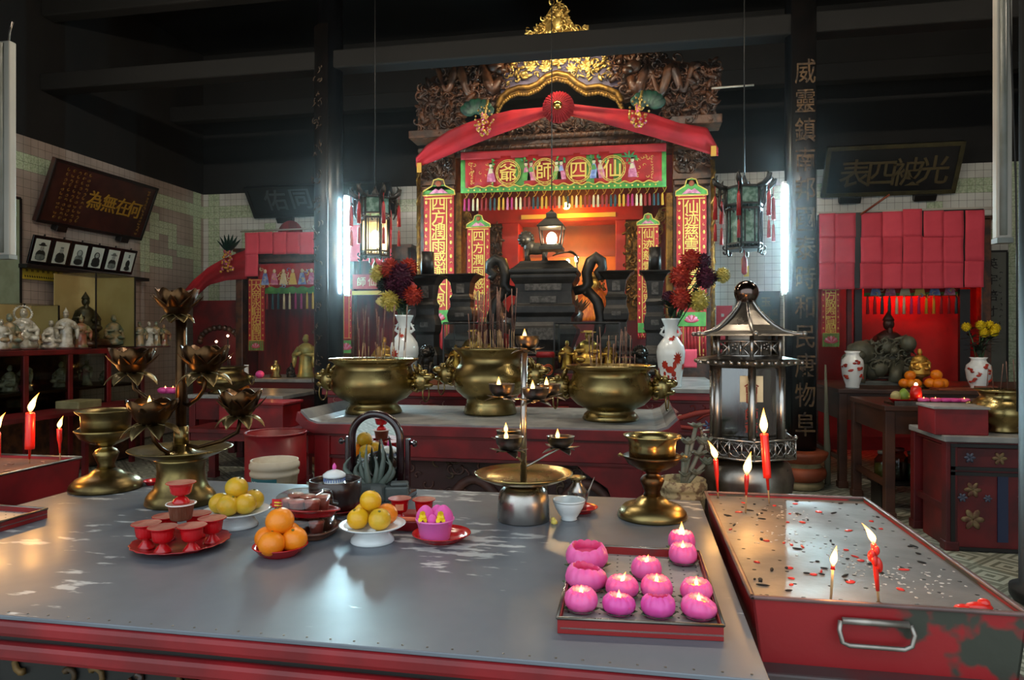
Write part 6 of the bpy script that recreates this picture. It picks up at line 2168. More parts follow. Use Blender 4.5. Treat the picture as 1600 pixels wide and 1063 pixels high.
for x in (-1, 1):
    for y in (-1, 1):
        MB().box((x * (w / 2 - .05), y * (d / 2 - .05), (zs - .04) / 2), (.07, .07, zs - .04)).build('leg', REDD, sd)

def stick_candle(p, label, wax, stick, r0, r1, flame, lean=(0, 0), tilt=(0, 0), group=None, big=False, drip=False):
    "red wax candle on a bamboo stick: wax and bare stick lengths"
    t = T('stick_candle', label, 'candle', p, group=group)
    t.rotation_euler = (tilt[1], tilt[0], 0)
    MB().tube([(0, 0, 0), (0, 0, stick + .01)], .0028, 7).build('bamboo_stick', BAMBOO, t)
    tap = wax * (.3 if r0 < .012 else .12)
    if big:
        prof = [(.0045, stick - .045), (.006, stick - .002), (r1, stick), (r1 * 1.02, stick + wax * .1), (r0, stick + wax * .95), (r0 * .9, stick + wax), (.003, stick + wax * .985)]
    else:
        prof = [(.004, stick - wax * .6), (.0055, stick - .004), (r1, stick + tap), (r1 * 1.05, stick + wax * .5), (r0, stick + wax * .95), (r0 * .8, stick + wax)]
    mb = MB().lathe(prof, n=18)
    if drip:
        for q in range(6):
            mb.ell((.009 * math.cos(q), -.009 * abs(math.sin(q)), stick + wax * (.25 + q * .11)), (.007, .006, .016 - q * .001), 8, 6)
    mb.build('wax', WAXR, t)
    add_flame(t, (0, 0, stick + wax), flame, lean, .17 if not big else .15, True)
    return t
zb0 = ZR - .155 + zpl + .002
g = 'red stick candles in the right candle box'
def cand(u, vb, vs_, vt, vf, l, r, lean, tiltx, big=False, drip=False, uu=None):
    p = G(u, vb, zb0)
    k = M(u, p.y)
    return stick_candle(tuple(p), l, (vs_ - vt) * k, (vb - vs_) * k, r * k, r * k * .95, (vt - vf) * k, lean, (tiltx, 0), g, big, drip)
cand(1202, 787, 747, 678, 637, 'thick red candle with the tallest flame at the back of the right box', 6.4, (.05, 0), -.07, True)
cand(1122, 778, 750, 718, 688, 'thin red candle with a left-leaning flame at the back left corner of the right box', 3.6, (-.35, 0), -.06)
cand(1165, 802, 762, 742, 705, 'thin red candle in the back of the right box, left of the thick one', 3.6, (.15, 0), .03)
cand(1373, 943, 896, 850, 817, 'red candle with dripped wax and a left-leaning flame at the front of the right box', 4.0, (-.45, 0), -.08, False, True)
cand(1298, 939, 887, 884, 852, 'burnt-down candle stick with a small flame at the front of the right box', 2.6, (.12, 0), .06)
# left box on the left: its rim, plate and three candles
ZL = 1.05
q = G(127, 715, ZL)
lx1, ly1 = q.x, q.y
lb = T('candle_box', 'red metal candle box with burning candles at the left edge of the picture', 'candle box', (lx1 - .32, ly1 - .55, ZL - .14))
w2, d2 = .64, 1.1
for a, b in (((-w2 / 2, -d2 / 2), (w2 / 2, -d2 / 2)), ((w2 / 2, -d2 / 2), (w2 / 2, d2 / 2)), ((w2 / 2, d2 / 2), (-w2 / 2, d2 / 2)), ((-w2 / 2, d2 / 2), (-w2 / 2, -d2 / 2))):
    dd = (Vector((b[0] - a[0], b[1] - a[1], 0))).normalized()
    nn = Vector((-dd.y, dd.x, 0)) * .005
    MB().prism([(a[0] * .96, a[1] * .98, 0), (b[0] * .96, b[1] * .98, 0), (b[0], b[1], .14), (a[0], a[1], .14)], nn).build('side', REDL, lb)
    MB().tube([(a[0], a[1], .14), (b[0], b[1], .14)], .006, 8).build('rolled_edge', STEELD, lb)
MB().box((0, 0, .125), (w2 - .012, d2 - .012, .004)).build('perforated_plate', mat('tray_plate_rusty', '8a5a48', .5, .2, '6a4a40', 5, .35, .6, bump=.06), lb)
mb = MB()
for i in range(40):
    mb.ell((pr.uniform(-w2 * .46, w2 * .46), pr.uniform(-d2 * .46, d2 * .46), .130), (pr.uniform(.004, .018), pr.uniform(.003, .01), .002), 8, 4, 0, Matrix.Rotation(pr.uniform(0, 6), 3, 'Z'))
q = mb.build('wax_crumbs', mat('wax_crumb', '9a6a5a', .6, 0, 'b88a78', 30), lb)
q['kind'] = 'stuff'
ls_ = T('candle_box_stand', 'dark red stand under the left candle box', 'table', (lx1 - .32, ly1 - .55, 0))
MB().box((0, 0, ZL - .16), (w2 - .02, d2, .04)).build('top', REDD, ls_)
for x in (-1, 1):
    for y in (-1, 1):
        MB().box((x * (w2 / 2 - .06), y * (d2 / 2 - .05), (ZL - .18) / 2), (.07, .07, ZL - .18)).build('leg', REDD, ls_)
zc_ = ZL - .14 + .127
g = 'red stick candles in the left candle box'
p = G(46, 724, zc_); k = M(46, p.y)
stick_candle(tuple(p), 'thick red candle with a right-leaning flame in the left candle box', 57 * k, 22 * k, 6.6 * k, 6.6 * k, 32 * k, (.5, 0), (.02, 0), g, True)
p = G(94, 722, zc_); k = M(94, p.y)
stick_candle(tuple(p), 'thin red candle at the far right of the left candle box', 24 * k, 28 * k, 3.6 * k, 3.4 * k, 20 * k, (.4, 0), (-.03, 0), g)
p = G(-6, 744, zc_); k = M(-6, p.y)
stick_candle(tuple(p), 'red candle cut by the picture edge, only its leaning flame in view', 40 * k, 28 * k, 6 * k, 6 * k, 32 * k, (.55, 0), (0, 0), g, True)

# ------------------------------------------------------------------ steel pagoda burner behind the right box
YPG = 3.45
GLASSM = glass('sooty_glass', '9a9a8c', .22, .12)
c = A(1166, 790, YPG)
k = M(1166, YPG)
zf0 = .62
pg = T('pagoda_burner', 'hexagonal steel pagoda burner with curved roof and ball finial, right of centre', 'burner', (c.x, YPG, zf0))
def pz(v): return A(1166, v, YPG).z - zf0
def hexa(prof, rz=PI / 6): 
    return MB().lathe([(r * k, pz(v)) for r, v in prof], n=6, sm=False, rz=rz)
MB().lathe([(60 * k, 0), (70 * k, .03), (64 * k, pz(800)), (66 * k, pz(770)), (70 * k, pz(745)), (64 * k, pz(722)), (50 * k, pz(712))], n=40).build('belly', STEELD, pg)
hexa([(60, 712), (74, 706), (74, 702), (50, 700)]).build('deck', STEELD, pg)
for i in range(6):
    a0, a1 = PI / 6 + i * PI / 3, PI / 6 + (i + 1) * PI / 3
    R = 75 * k
    p0, p1 = Vector((R * math.cos(a0), R * math.sin(a0), 0)), Vector((R * math.cos(a1), R * math.sin(a1), 0))
    mb = MB()
    za, zb_ = pz(708), pz(680)
    up = Vector((0, 0, 1))
    mb.tube([p0 + up * za, p1 + up * za], .006, 5)
    mb.tube([p0 + up * zb_, p1 + up * zb_], .006, 5)
    for f in (0, .25, .5, .75):
        q = p0 + (p1 - p0) * f
        mb.tube([q + up * za, q + up * zb_], .004, 5)
        q2 = p0 + (p1 - p0) * (f + .125)
        kk = 12
        r_ = (zb_ - za) * .36
        ex = (p1 - p0).normalized()
        mb.tube([q2 + up * ((za + zb_) / 2) + ex * (r_ * math.cos(2 * PI * j / kk)) + up * (r_ * math.sin(2 * PI * j / kk)) for j in range(kk + 1)], .003, 4)
        mb.tube([q2 - ex * r_ + up * za, q2 + ex * r_ + up * zb_], .0025, 4)
        mb.tube([q2 + ex * r_ + up * za, q2 - ex * r_ + up * zb_], .0025, 4)
    mb.ell(p0 + up * (zb_ + .01), .010, 8, 6)
    mb.build('railing', STEEL, pg)
# lower storey: pillars, panes and the sign
Rl = 54 * k
for i in range(6):
    a = PI / 6 + i * PI / 3
    x, y = Rl * math.cos(a), Rl * math.sin(a)
    MB().tube([(x, y, pz(704)), (x, y, pz(572))], 6 * k, 10).build('pillar', STEEL, pg)
    a2 = a + PI / 3
    x2, y2 = Rl * math.cos(a2), Rl * math.sin(a2)
    MB().add([(x * .97, y * .97, pz(702)), (x2 * .97, y2 * .97, pz(702)), (x2 * .97, y2 * .97, pz(572)), (x * .97, y * .97, pz(572))], [(0, 1, 2, 3)]).build('pane', GLASSM, pg)
mb = MB()
hexa([(44, 700), (44, 690), (10, 690)]).build('fire_bed', mat('soot_bed', '3a2a22', .8, 0, '5a3a28', 14), pg)
zt_, zb_ = pz(583), pz(618)
yy = -Rl * math.cos(PI / 6) - .006
xs_ = 0
fa = -PI / 2
mb = MB().box((xs_, yy, (pz(585) + pz(624)) / 2), (33 * k, .006, (pz(585) - pz(624))), 0)
mb.build('name_plate', CREAM, pg)
mb = MB()
mb.text('仚', 22 * k, (xs_ + 0, yy - .004, pz(601)), (1, 0, 0), (0, 0, 1), 0, .003)
mb.text('四', 18 * k, (xs_ + 0, yy - .004, pz(618)), (1, 0, 0), (0, 0, 1), 0, .003)
mb.build('lettering', mat('sign_brown', '7a2a1c', .6), pg)
MB().text('師', 20 * k, (xs_, yy + .0, pz(642)), (1, 0, 0), (0, 0, 1), 0, .004).text('爺', 20 * k, (xs_, yy, pz(662)), (1, 0, 0), (0, 0, 1), 0, .004).build('lettering', mat('sign_red', '8c2018', .5), pg)
# lower eaves
hexa([(50, 576), (56, 572), (76, 568), (86, 563), (80, 560), (56, 556), (50, 554)]).build('lower_eaves', STEELD, pg)
mb = MB()
for i in range(6):
    a0, a1 = PI / 6 + i * PI / 3, PI / 6 + (i + 1) * PI / 3
    R = 84 * k
    for j in range(7):
        f = j / 7
        q = Vector((math.cos(a0), math.sin(a0), 0)) * R * (1 - f) + Vector((math.cos(a1), math.sin(a1), 0)) * R * f
        mb.ell(q + Vector((0, 0, pz(565))), 3.4 * k, 8, 6)
mb.build('eave_beads', STEEL, pg)
# upper storey
Ru = 52 * k
for i in range(6):
    a = PI / 6 + i * PI / 3
    x, y = Ru * math.cos(a), Ru * math.sin(a)
    MB().tube([(x, y, pz(560)), (x, y, pz(522))], 3 * k, 8).build('pillar', STEEL, pg)
    a2 = a + PI / 6
    rr = Ru * math.cos(PI / 6)
    ex = Vector((-math.sin(a2), math.cos(a2), 0))
    o = Vector((rr * math.cos(a2), rr * math.sin(a2), 0))
    mb = MB()
    for s in (-1, 1):
        mb.tube([o + ex * s * 24 * k + Vector((0, 0, pz(532 if s else 0))), o + ex * s * 9 * k + Vector((0, 0, pz(546)))], 1.6 * k, 5)
        mb.tube([o + ex * s * 24 * k + Vector((0, 0, pz(556))), o + ex * s * 9 * k + Vector((0, 0, pz(540)))], 1.6 * k, 5)
        mb.tube([o + ex * s * 9 * k + Vector((0, 0, pz(556))), o + ex * s * 9 * k + Vector((0, 0, pz(532)))], 1.8 * k, 5)
    for v in (533, 555):
        mb.tube([o - ex * 26 * k + Vector((0, 0, pz(v))), o + ex * 26 * k + Vector((0, 0, pz(v)))], 1.8 * k, 5)
    for j in range(5):
        aa = j * 2 * PI / 5
        mb.ell(o * 1.0 + ex * (4 * k * math.cos(aa)) + Vector((0, 0, pz(541) + 4 * k * math.sin(aa))), 2 * k, 6, 4)
    mb.build('lattice', STEEL, pg)
hexa([(52, 560), (40, 558), (34, 540), (34, 524)]).build('inner_wall', STEELD, pg)
roof = [(48, 522), (60, 523), (78, 525), (74, 522), (56, 517), (42, 508), (30, 497), (20, 486), (12, 474), (8, 466)]
hexa(roof).build('roof', STEELD, pg)
for i in range(6):
    a = PI / 6 + i * PI / 3
    pts = [Vector((r * k * math.cos(a) * 1.02, r * k * math.sin(a) * 1.02, pz(v))) for r, v in [(86, 522), (74, 522), (56, 517), (42, 508), (30, 497), (20, 486), (12, 474), (9, 466)]]
    MB().tube(pts, [3.2 * k, 3 * k, 3 * k, 3 * k, 3 * k, 2.6 * k, 2.4 * k, 2 * k], 8).ell(pts[0], 4 * k, 8, 6).build('roof_ridge', STEEL, pg)
MB().lathe([(9 * k, pz(468)), (11 * k, pz(466)), (12 * k, pz(462)), (8 * k, pz(459)), (7 * k, pz(473 - 18))], n=20).build('finial_neck', STEEL, pg)
MB().ell((0, 0, pz(457)), 18.5 * k, 28, 18).build('ball_finial', mat('finial_steel', '6a5a54', .16, 1), pg)
sdp = T('burner_pedestal', 'dark pedestal under the steel pagoda burner', 'stand', (c.x, YPG, 0))
MB().lathe([(.26, 0), (.26, .05), (.2, .1), (.2, zf0 - .06), (.25, zf0 - .03), (.25, zf0)], n=32).build('body', PEWTER, sdp)
# ------------------------------------------------------------------ left wall: plaque, portraits, sign, cabinet and statues
def board_on_left(name, label, u0, v0, u1, v1, v0t, u0t, cat, X=-7.5):
    pass
def wall_board_frame(b0, b1, lean, h):
    "origin, reading axis, upward axis of a board on the left wall leaning out at the top; reader looks toward -X"
    b0, b1 = Vector(b0), Vector(b1)
    ex = (b1 - b0).normalized()
    ey = Vector((lean, 0, h)).normalized()
    return b0, ex, ey, ex.cross(ey)
def plaque(name, label, b0, b1, lean, h, field, chars, size, small, lm, sm, thick=.06):
    b0, ex, ey, nz = wall_board_frame(b0, b1, lean, h)
    L = (Vector(b1) - b0).length
    Hh = math.hypot(lean, h)
    R = Matrix((ex, ey, nz)).transposed()
    o = b0 + ex * (L / 2) + ey * (Hh / 2)
    t = T(name, label, 'plaque', tuple(o))
    t.rotation_euler = R.to_euler()
    MB().box((0, 0, -thick / 2), (L, Hh, thick)).build('board', field, t, bevel=.006)
    mb = MB()
    for y in (-1, 1): mb.box((0, y * (Hh / 2 - .02), .004), (L, .04, .02))
    for x in (-1, 1): mb.box((x * (L / 2 - .02), 0, .004), (.04, Hh, .02))
    mb.build('frame', WOODK, t, bevel=.004)
    mb = MB()
    n = len(chars)
    for i, (ch, f, ff) in enumerate(chars):
        mb.text(ch, size, ((f - .5) * L, ff * Hh, .001), (1, 0, 0), (0, 1, 0), 0, .012)
    mb.build('lettering', lm, t)
    if small:
        mb = MB()
        pr = random.Random(n + 3)
        for f0, f1, cols, rows in small:
            for i in range(cols):
                for j in range(rows):
                    x = (f0 + (f1 - f0) * (i + .5) / cols - .5) * L
                    y = (.42 - .84 * (j + .5) / rows) * Hh
                    s_ = .028
                    curl(mb, (x, y, .006), (1, 0, 0), (0, 1, 0), s_, .007, 0, 4, pr.uniform(0, 6), 4, 5)
                    mb.box((x, y, .005), (s_ * 1.3, .008, .006), 0)
        mb.build('small_lettering', sm, t)
    for f in (.2, .8):
        MB().box(((f - .5) * L, -Hh / 2 - .03, .0), (.16, .08, .1)).build('bracket', WOODK, t, bevel=.006)
    return t
PLB = mat('plaque_brown', '3a1c16', .4, 0, '2a1210', 4, coat=.2)
PLK = mat('plaque_black', '17191c', .4, 0, '101214', 4, coat=.3)
plaque('wall_plaque', 'brown wooden plaque with four gold characters leaning out from the left wall', S(55, 346, -7.50), S(220, 376, -7.50), .31, .79, PLB,
       [('為', .42, .02), ('無', .56, .02), ('在', .70, .02), ('何', .82, .02)], .27, [(.10, .34, 5, 11), (.88, .95, 1, 14)], mat('plaque_gold', 'a07a28', .5, .3), mat('plaque_gold_dim', '7a5a24', .5, .3))
# framed portraits in a row
pb0, pb1 = S(42, 412, -7.50), S(206, 430, -7.50)
kinds = [('a wide dark hat and folded arms', 'hat'), ('bare head and dark collar', 'round'), ('long loose hair', 'hair'), ('round dark hair', 'hair'), ('a pale brimmed hat', 'hat'), ('seated full length in dark robes', 'full')]
b0, ex, ey, nz = wall_board_frame(pb0, pb1, .11, .36)
L = (pb1 - pb0).length
R = Matrix((ex, ey, nz)).transposed()
for i, (desc, kd) in enumerate(kinds):
    o = b0 + ex * (L * (i + .5) / 6) + ey * .19
    t = T('framed_portrait', 'black-framed old photograph, person with %s' % desc, 'framed photograph', tuple(o), group='row of portraits on the left wall')
    t.rotation_euler = R.to_euler()
    w, h = L / 6 - .008, .37
    MB().box((0, 0, -.012), (w, h, .024)).build('frame', BLACKG, t, bevel=.004)
    MB().box((0, 0, .002), (w * .72, h * .78, .004)).build('mount', PHOTO, t)
    mb = MB()
    def disc(x, y, rx, ry, m, z): mb.ell((x, y, z), (rx, ry, .0015), 16, 6, m)
    ww = w * .72
    if kd == 'full':
        disc(0, -.03, ww * .2, h * .16, 1, .005); disc(0, -.10, ww * .26, h * .1, 1, .005); disc(0, .075, ww * .09, h * .05, 0, .006); disc(0, .1, ww * .1, h * .02, 1, .007)
    else:
        disc(0, -.055, ww * .34, h * .17, 0 if kd == 'hair' and i % 2 == 0 else 1, .005)
        disc(0, -.09, ww * .36, h * .12, 0 if i in (0, 4) else 1, .006)
        if kd == 'hair': disc(0, .03, ww * .24, h * .13, 1 if i == 3 else 0, .006)
        disc(0, .03, ww * .15, h * .095, 2, .008)
        disc(-.012, .035, .005, .004, 1, .0095); disc(.012, .035, .005, .004, 1, .0095); disc(0, .008, .008, .003, 0, .0095)
        if kd == 'hat':
            disc(0, .07, ww * .3, h * .03, 1 if i == 0 else 0, .009); disc(0, .085, ww * .16, h * .055, 1 if i == 0 else 0, .010)
        elif kd == 'round': disc(0, .07, ww * .14, h * .03, 0, .009)
    mb.box((0, -.118, .005), (ww * .6, .008, .002), 0)
    mb.build('photo_print', [PHOTOG, PHOTOD, mat('face_grey_%d' % i, '99a099', .5)], t)
    MB().ell((0, h / 2 + .012, 0), (.016, .016, .01), 8, 5).build('hanger', BLACK, t)
rl = MB().box2((-7.56, pb0.y - .1, pb0.z - .06), (-7.40, pb1.y + .25, pb0.z - .012))
o = rl.build('picture_rail', BLACK)
tag(o, 'black wooden ledge under the row of six old photographs', 'shelf')
# yellow sign and a framed scroll at the picture's left edge
a, b = S(33, 416, -7.55), S(97, 435, -7.55)
t = T('notice_board', 'small yellow sign with two lines of dark writing under the old photographs', 'sign', (-7.55, (a.y + b.y) / 2, (a.z + b.z) / 2 - .02))
w, h = b.y - a.y, .17
MB().box((0, 0, 0), (.02, w, h)).build('plate', YSIGN, t)
mb = MB()
for j, (z, n_, s_) in enumerate(((.032, 7, .045), (-.045, 16, .025))):
    for i in range(n_):
        y = (i + .5) / n_ * w * .9 - w * .45
        mb.box((.012, y, z), (.004, s_ * .7, .006)).box((.012, y - s_ * .2, z), (.004, .006, s_)).box((.012, y + s_ * .25, z - .006), (.004, .006, s_ * .7))
mb.build('writing', BLACK, t)
a, b = S(-20, 312, -7.52), S(31, 470, -7.52)
t = T('wall_scroll', 'pale green wall panel in a thin black frame at the left edge', 'framed panel', (-7.53, b.y, (a.z + b.z) / 2))
hh = a.z - b.z
MB().box((0, -.45, -.1), (.02, .9, hh + .4)).build('panel', mat('panel_pale', '8a9880', .6, 0, '7d8a72', 6), t)
MB().box((0, .01, -.1), (.04, .03, hh + .4)).box((0, -.45, hh / 2 + .1), (.04, .92, .03)).build('frame', BLACK, t)

# cabinet along the wall
ZCB = 1.455
XC = -6.55
y0, y1 = 5.2, S(222, 545, XC).y
cb = T('display_cabinet', 'dark red glazed cabinet along the left wall with statues on and inside it', 'cabinet', (XC, (y0 + y1) / 2, 0))
Lc = y1 - y0
Wc = XC + 7.56
MB().box((-Wc / 2, 0, ZCB - .03), (Wc + .04, Lc + .04, .06)).build('top', REDD, cb, bevel=.01)
MB().box((-Wc + .02, 0, ZCB / 2 - .03), (.03, Lc, ZCB - .08)).build('back', WOODD, cb)
for z in (.04, .72, .98):
    MB().box((-Wc / 2, 0, z), (Wc - .02, Lc - .02, .03)).build('shelf', WOOD, cb)
MB().box((-.02, 0, .38), (.03, Lc, .66)).build('lower_doors', WOODD, cb)
nd = 5
for i in range(nd + 1):
    MB().box((-.01, -Lc / 2 + Lc * i / nd, ZCB / 2), (.05, .06, ZCB - .06)).build('stile', REDD, cb, bevel=.004)
for i in range(nd):
    y = -Lc / 2 + Lc * (i + .5) / nd
    MB().box((0, y, 1.06), (.006, Lc / nd - .07, .66)).build('pane', GLASSD, cb)
# statues on top
def on_cab(u, v0, v1, X, l, m, **q):
    p = S(u, v1, X)
    p.z = ZCB
    d = math.hypot(p.x, p.y)
    h = (v1 - v0) * (-(-p.x * SN * -1) * 0 + (p.y * CS - p.x * SN)) / FPX
    k = T('deity_figure', l, 'statue', tuple(p), rz=PI / 4 + .25, group='porcelain statues on the left cabinet')
    robed(MB(), (0, 0, .04 * h), h * .96, seed=u, **q).build('body', m, k)
    MB().lathe([(.26 * h, 0), (.28 * h, .02), (.24 * h, .05 * h)], n=20, sq=(1, .8)).build('base', MATS['statue_base'], k)
mat('statue_base', '2c4a48', .4, 0, '5a2f2a', 3)
XS = -6.85
for u, v0, v1, X, l, m, q in (
    (2, 488, 538, -6.7, 'white statue cut by the picture edge on the left cabinet', PORCB, {}),
    (15, 480, 541, -6.7, 'brown and gold glazed statue beside the haloed white one on the left cabinet', PORCC, dict(seated=True, wide=.8)),
    (37, 472, 541, -6.75, 'white porcelain statue with a beaded halo on the left cabinet', PORCB, dict(seated=True, halo=True)),
    (60, 502, 537, -6.9, 'small dim statue behind the haloed white one on the left cabinet', PORCC, dict(seated=True)),
    (80, 490, 538, -6.8, 'grey-white seated statue in front of the small glass box on the left cabinet', PORCB, dict(seated=True)),
    (103, 480, 541, -6.7, 'tall white robed statue beside the red-based one on the left cabinet', PORCB, dict(hat=2)),
    (127, 490, 541, -6.7, 'red and green robed statue on a pink base next to the large glass case', PORCR, dict(hat=2)),
    (218, 493, 534, -6.8, 'small dark figure just right of the large glass case', PORCC, {}),
    (233, 494, 535, -6.8, 'small figure with raised ears, second right of the large glass case', PORCB, {}),
    (244, 494, 535, -6.8, 'small dark figure, third right of the large glass case', PORCC, {}),
    (256, 500, 536, -6.8, 'small yellowish figure beside the top lotus cup of the brass stand', PORCR, {})):
    on_cab(u, v0, v1, X, l, m, **q)
# glass boxes on the cabinet
def glass_box(u0, u1, v0, X, depth, label):
    a, b = S(u0, v0, X), S(u1, 545, X)
    a2 = A(u0, v0, (a.y + b.y) / 2)
    h = (a.z + S(u1, v0, X).z) / 2 - ZCB
    t = T('glass_case', label, 'display case', (X, (a.y + b.y) / 2, ZCB), group='glass cases on the left cabinet')
    w = b.y - a.y
    MB().box((-depth / 2, 0, .01), (depth, w, .02)).build('base', WOOD, t)
    MB().box((-depth + .005, 0, h / 2), (.01, w, h)).build('back', mat('case_back_%d' % u0, 'd8bd86', .6, 0, 'c8ac74', 3), t)
    MB().box((-depth / 2, w / 2 + .008, h / 2), (depth, .01, h)).build('far_side', mat('case_side_%d' % u0, 'd8bd86', .6, 0, 'c8ac74', 3), t)
    MB().box((-depth / 2, 0, h), (depth, w, .01)).build('top', PLCLEAR, t)
    for y in (-w / 2, w / 2):
        MB().box((-depth / 2, y, h / 2), (depth, .005, h)).build('pane', GLASS, t)
    MB().box((0, 0, h / 2), (.005, w, h)).build('pane', GLASS, t)
    for y in (-w / 2, w / 2):
        MB().box((0, y, h / 2), (.015, .015, h)).build('corner_bar', PEWTER, t)
    return t, w, h
gb, w, h = glass_box(150, 211, 430, -6.75, .62, 'large glass case with a dark seated statue on the left cabinet')
p = gb.location
q = T('deity_figure', 'dark bronze bearded statue in the large glass case on the left cabinet', 'statue', (p.x - .3, p.y - .18, ZCB + .02), rz=PI / 3, group='porcelain statues on the left cabinet')
mb = robed(MB(), (0, 0, .1), h * .62, seated=True, hat=2, beard=True, seed=2, wide=.9)
mb.build('body', mat('statue_bronze', '5a5038', .35, .4, '3a3626', 8), q)
MB().lathe([(.28, 0), (.3, .03), (.26, .1)], n=24).build('base', WOODD, q)
q = T('deity_figure', 'smaller pale statue right of the bearded one inside the large glass case', 'statue', (p.x - .28, p.y + .28, ZCB + .02), rz=PI / 3, group='porcelain statues on the left cabinet')
robed(MB(), (0, 0, .02), h * .45, seated=True, seed=5).build('body', PORCC, q)
glass_box(38, 92, 476, -7.0, .4, 'small glass case behind the white statues on the left cabinet')
# dim statues behind the lower panes
for i, (u, h) in enumerate(((18, .42), (44, .46), (98, .44), (138, .44), (168, .34))):
    p = S(u, 610, XC - .2)
    statue('deity_figure', ['dim white statue behind the cabinet glass at the far left', 'dim pale statue behind the cabinet glass under the haloed one', 'dim seated statue behind the cabinet glass under the tall white one', 'dim slim statue behind the cabinet glass under the red-based one', 'dim small statue behind the cabinet glass under the large glass case'][i], (XC - .22, p.y, .996), h * .75, PORCB, 'statues behind the cabinet glass', seed=i, seated=i % 2 == 0)
p = S(97, 642, XC + .1)
o = MB().box((0, 0, .04), (.3, .34, .09)).build('paper_stack', mat('stack_yellow', '8a8560', .7, 0, '77724e', 6), None, loc=(XC + .32, p.y, .80), bevel=.01)
tag(o, 'dim yellowish packet on the low bench before the left cabinet', 'packet')
ob = T('low_bench', 'dark red low bench before the left cabinet, behind the left candles', 'bench', (XC + .38, p.y - .2, 0))
MB().box((0, 0, .78), (.5, 2.6, .04)).build('seat', REDD, ob)
for x in (-.2, .2):
    for y in (-1.2, 0, 1.2):
        MB().box((x, y, .38), (.05, .05, .76)).build('leg', REDD, ob)

# ------------------------------------------------------------------ left side shrine
def side_shrine(name, label, x0, x1, y, ztop, back, side=+1):
    t = T(name, label, 'shrine', ((x0 + x1) / 2, y, 0))
    w = x1 - x0
    MB().box((0, .55, ztop / 2), (w, .04, ztop)).build('back_wall', back, t)
    for s in (-1, 1):
        MB().box((s * (w / 2 - .06), 0, ztop / 2), (.12, .14, ztop)).build('post', WOODD, t, bevel=.01)
        MB().box((s * (w / 2 - .02), .3, ztop / 2), (.03, .5, ztop)).build('side_panel', REDD, t)
    MB().box((0, 0, ztop - .1), (w, .12, .2)).build('lintel', WOODD, t, bevel=.01)
    MB().box((0, .28, ztop), (w + .1, .7, .05)).build('roof_board', WOODD, t)
    return t
YL = 9.9
a, b = A(372, 435, YL), A(640, 435, YL)
lz = A(440, 400, YL).z
sl = side_shrine('side_shrine', 'dim dark red side shrine in the left corner behind the column', a.x, b.x, YL, lz + .1, CLOTHD)
# embroidered banner and tassels of the left shrine
def small_banner(u0, u1, v0, v1, y, label, nfig, grp):
    p, q = A(u0, v0, y), A(u1, v1, y)
    t = T('embroidered_banner', label, 'banner', ((p.x + q.x) / 2, y, q.z), group=grp)
    w, h = q.x - p.x, p.z - q.z
    rows = [[Vector(((i / 40 - .5) * w, .015 * math.sin(i * .8), h * f)) for i in range(41)] for f in (0, .5, 1)]
    MB().sheet(rows).build('green_border', GREEN, t, solid=.006)
    rows = [[Vector(((i / 40 - .5) * w, -.012 + .015 * math.sin(i * .8), h * f + (.03 * math.sin(i * 1.2) * h if f < .3 else 0))) for i in range(41)] for f in (.22, .6, 1.02)]
    MB().sheet(rows).build('red_field', BANNER, t, solid=.006)
    pr = random.Random(nfig)
    for i in range(nfig):
        mb = MB()
        x = ((i + .5) / nfig - .5) * w * .92
        c = Vector((x, -.03, h * .52))
        mb.prism([c + Vector((a_, 0, z_)) for a_, z_ in ((-.03, .08), (.03, .08), (.07, -.1), (-.07, -.1))], (0, -.006, 0), i % 4)
        mb.ell(c + Vector((0, -.004, .11)), (.028, .01, .034), 8, 5, 2)
        for k in range(5): curl(mb, c + Vector((pr.uniform(-.12, .12), -.004, pr.uniform(-.12, .14))), (1, 0, 0), (0, 0, 1), .04, .008, pr.choice((2, 3, 0)), 4, k, 4, 6)
        mb.build('embroidered_figure', [BLUE, PINK, CREAM, GOLDP], t)
    mb = MB()
    n = max(8, int(w / .09))
    for i in range(n):
        x = ((i + .5) / n - .5) * w
        mb.tube([(x, 0, .02), (x, 0, -.05), (x, 0, -.24)], [.006, .017, .02], 6, (i // 2) % 5)
    mb.build('tassel_fringe', [tcol[2], tcol[3], tcol[1], tcol[5], tcol[4]], t)
    return t
small_banner(404, 530, 414, 458, YL - .12, 'faded embroidered banner with coloured tassels in the left side shrine', 8, 'embroidered banners of the side shrines')
g2 = 'red couplet boards of the side shrines'
couplet('', 'narrow red board with gold characters beside the left side shrine', 388, 413, 436, 534, YL - .14, '大帝永駐佑萬民', 447, 13.4, None, g2, (533, 548), 1.15)
couplet('', 'narrow red board below the lit white tube, mostly hidden by the column', 534, 549, 452, 530, YL - .14, '', 447, 13.4, None, g2, (532, 552))
# rows of red paper sheets
def paper_row(spec, y, where, grp):
    "spec: (u0, u1, v0, v1, tint) in the photograph"
    for i, (u0, u1, v0, v1, m, l) in enumerate(spec):
        p, q = A(u0, v0, y), A(u1, v1, y)
        w, h = q.x - p.x, p.z - q.z
        n, k = 6, 8
        pr = random.Random(int(u0 * 7 + v0))
        ph = pr.uniform(0, 6)
        rows = [[Vector(((b_ / n - .5) * w, -.006 * math.sin(a_ * .7 + ph) - .004 * math.sin(b_ + ph) - .003 * (i % 2), h * (1 - a_ / k))) for b_ in range(n + 1)] for a_ in range(k + 1)]
        o = MB().sheet(rows).build('red_paper_sheet', m, None, loc=((p.x + q.x) / 2, y, q.z), solid=.002)
        tag(o, l, 'paper', grp)
sp = []
gl = 'red paper sheets of the left shrine'
for i, (u0, u1) in enumerate(((383, 404), (404, 426), (426, 448), (448, 468), (468, 489), (489, 512))):
    sp.append((u0, u1 + .3, 362, 397 if i != 4 else 396, PAPER if i % 2 else PAPER2, 'red paper sheet in the upper row above the left side shrine' ))
for s_ in sp[:]: pass
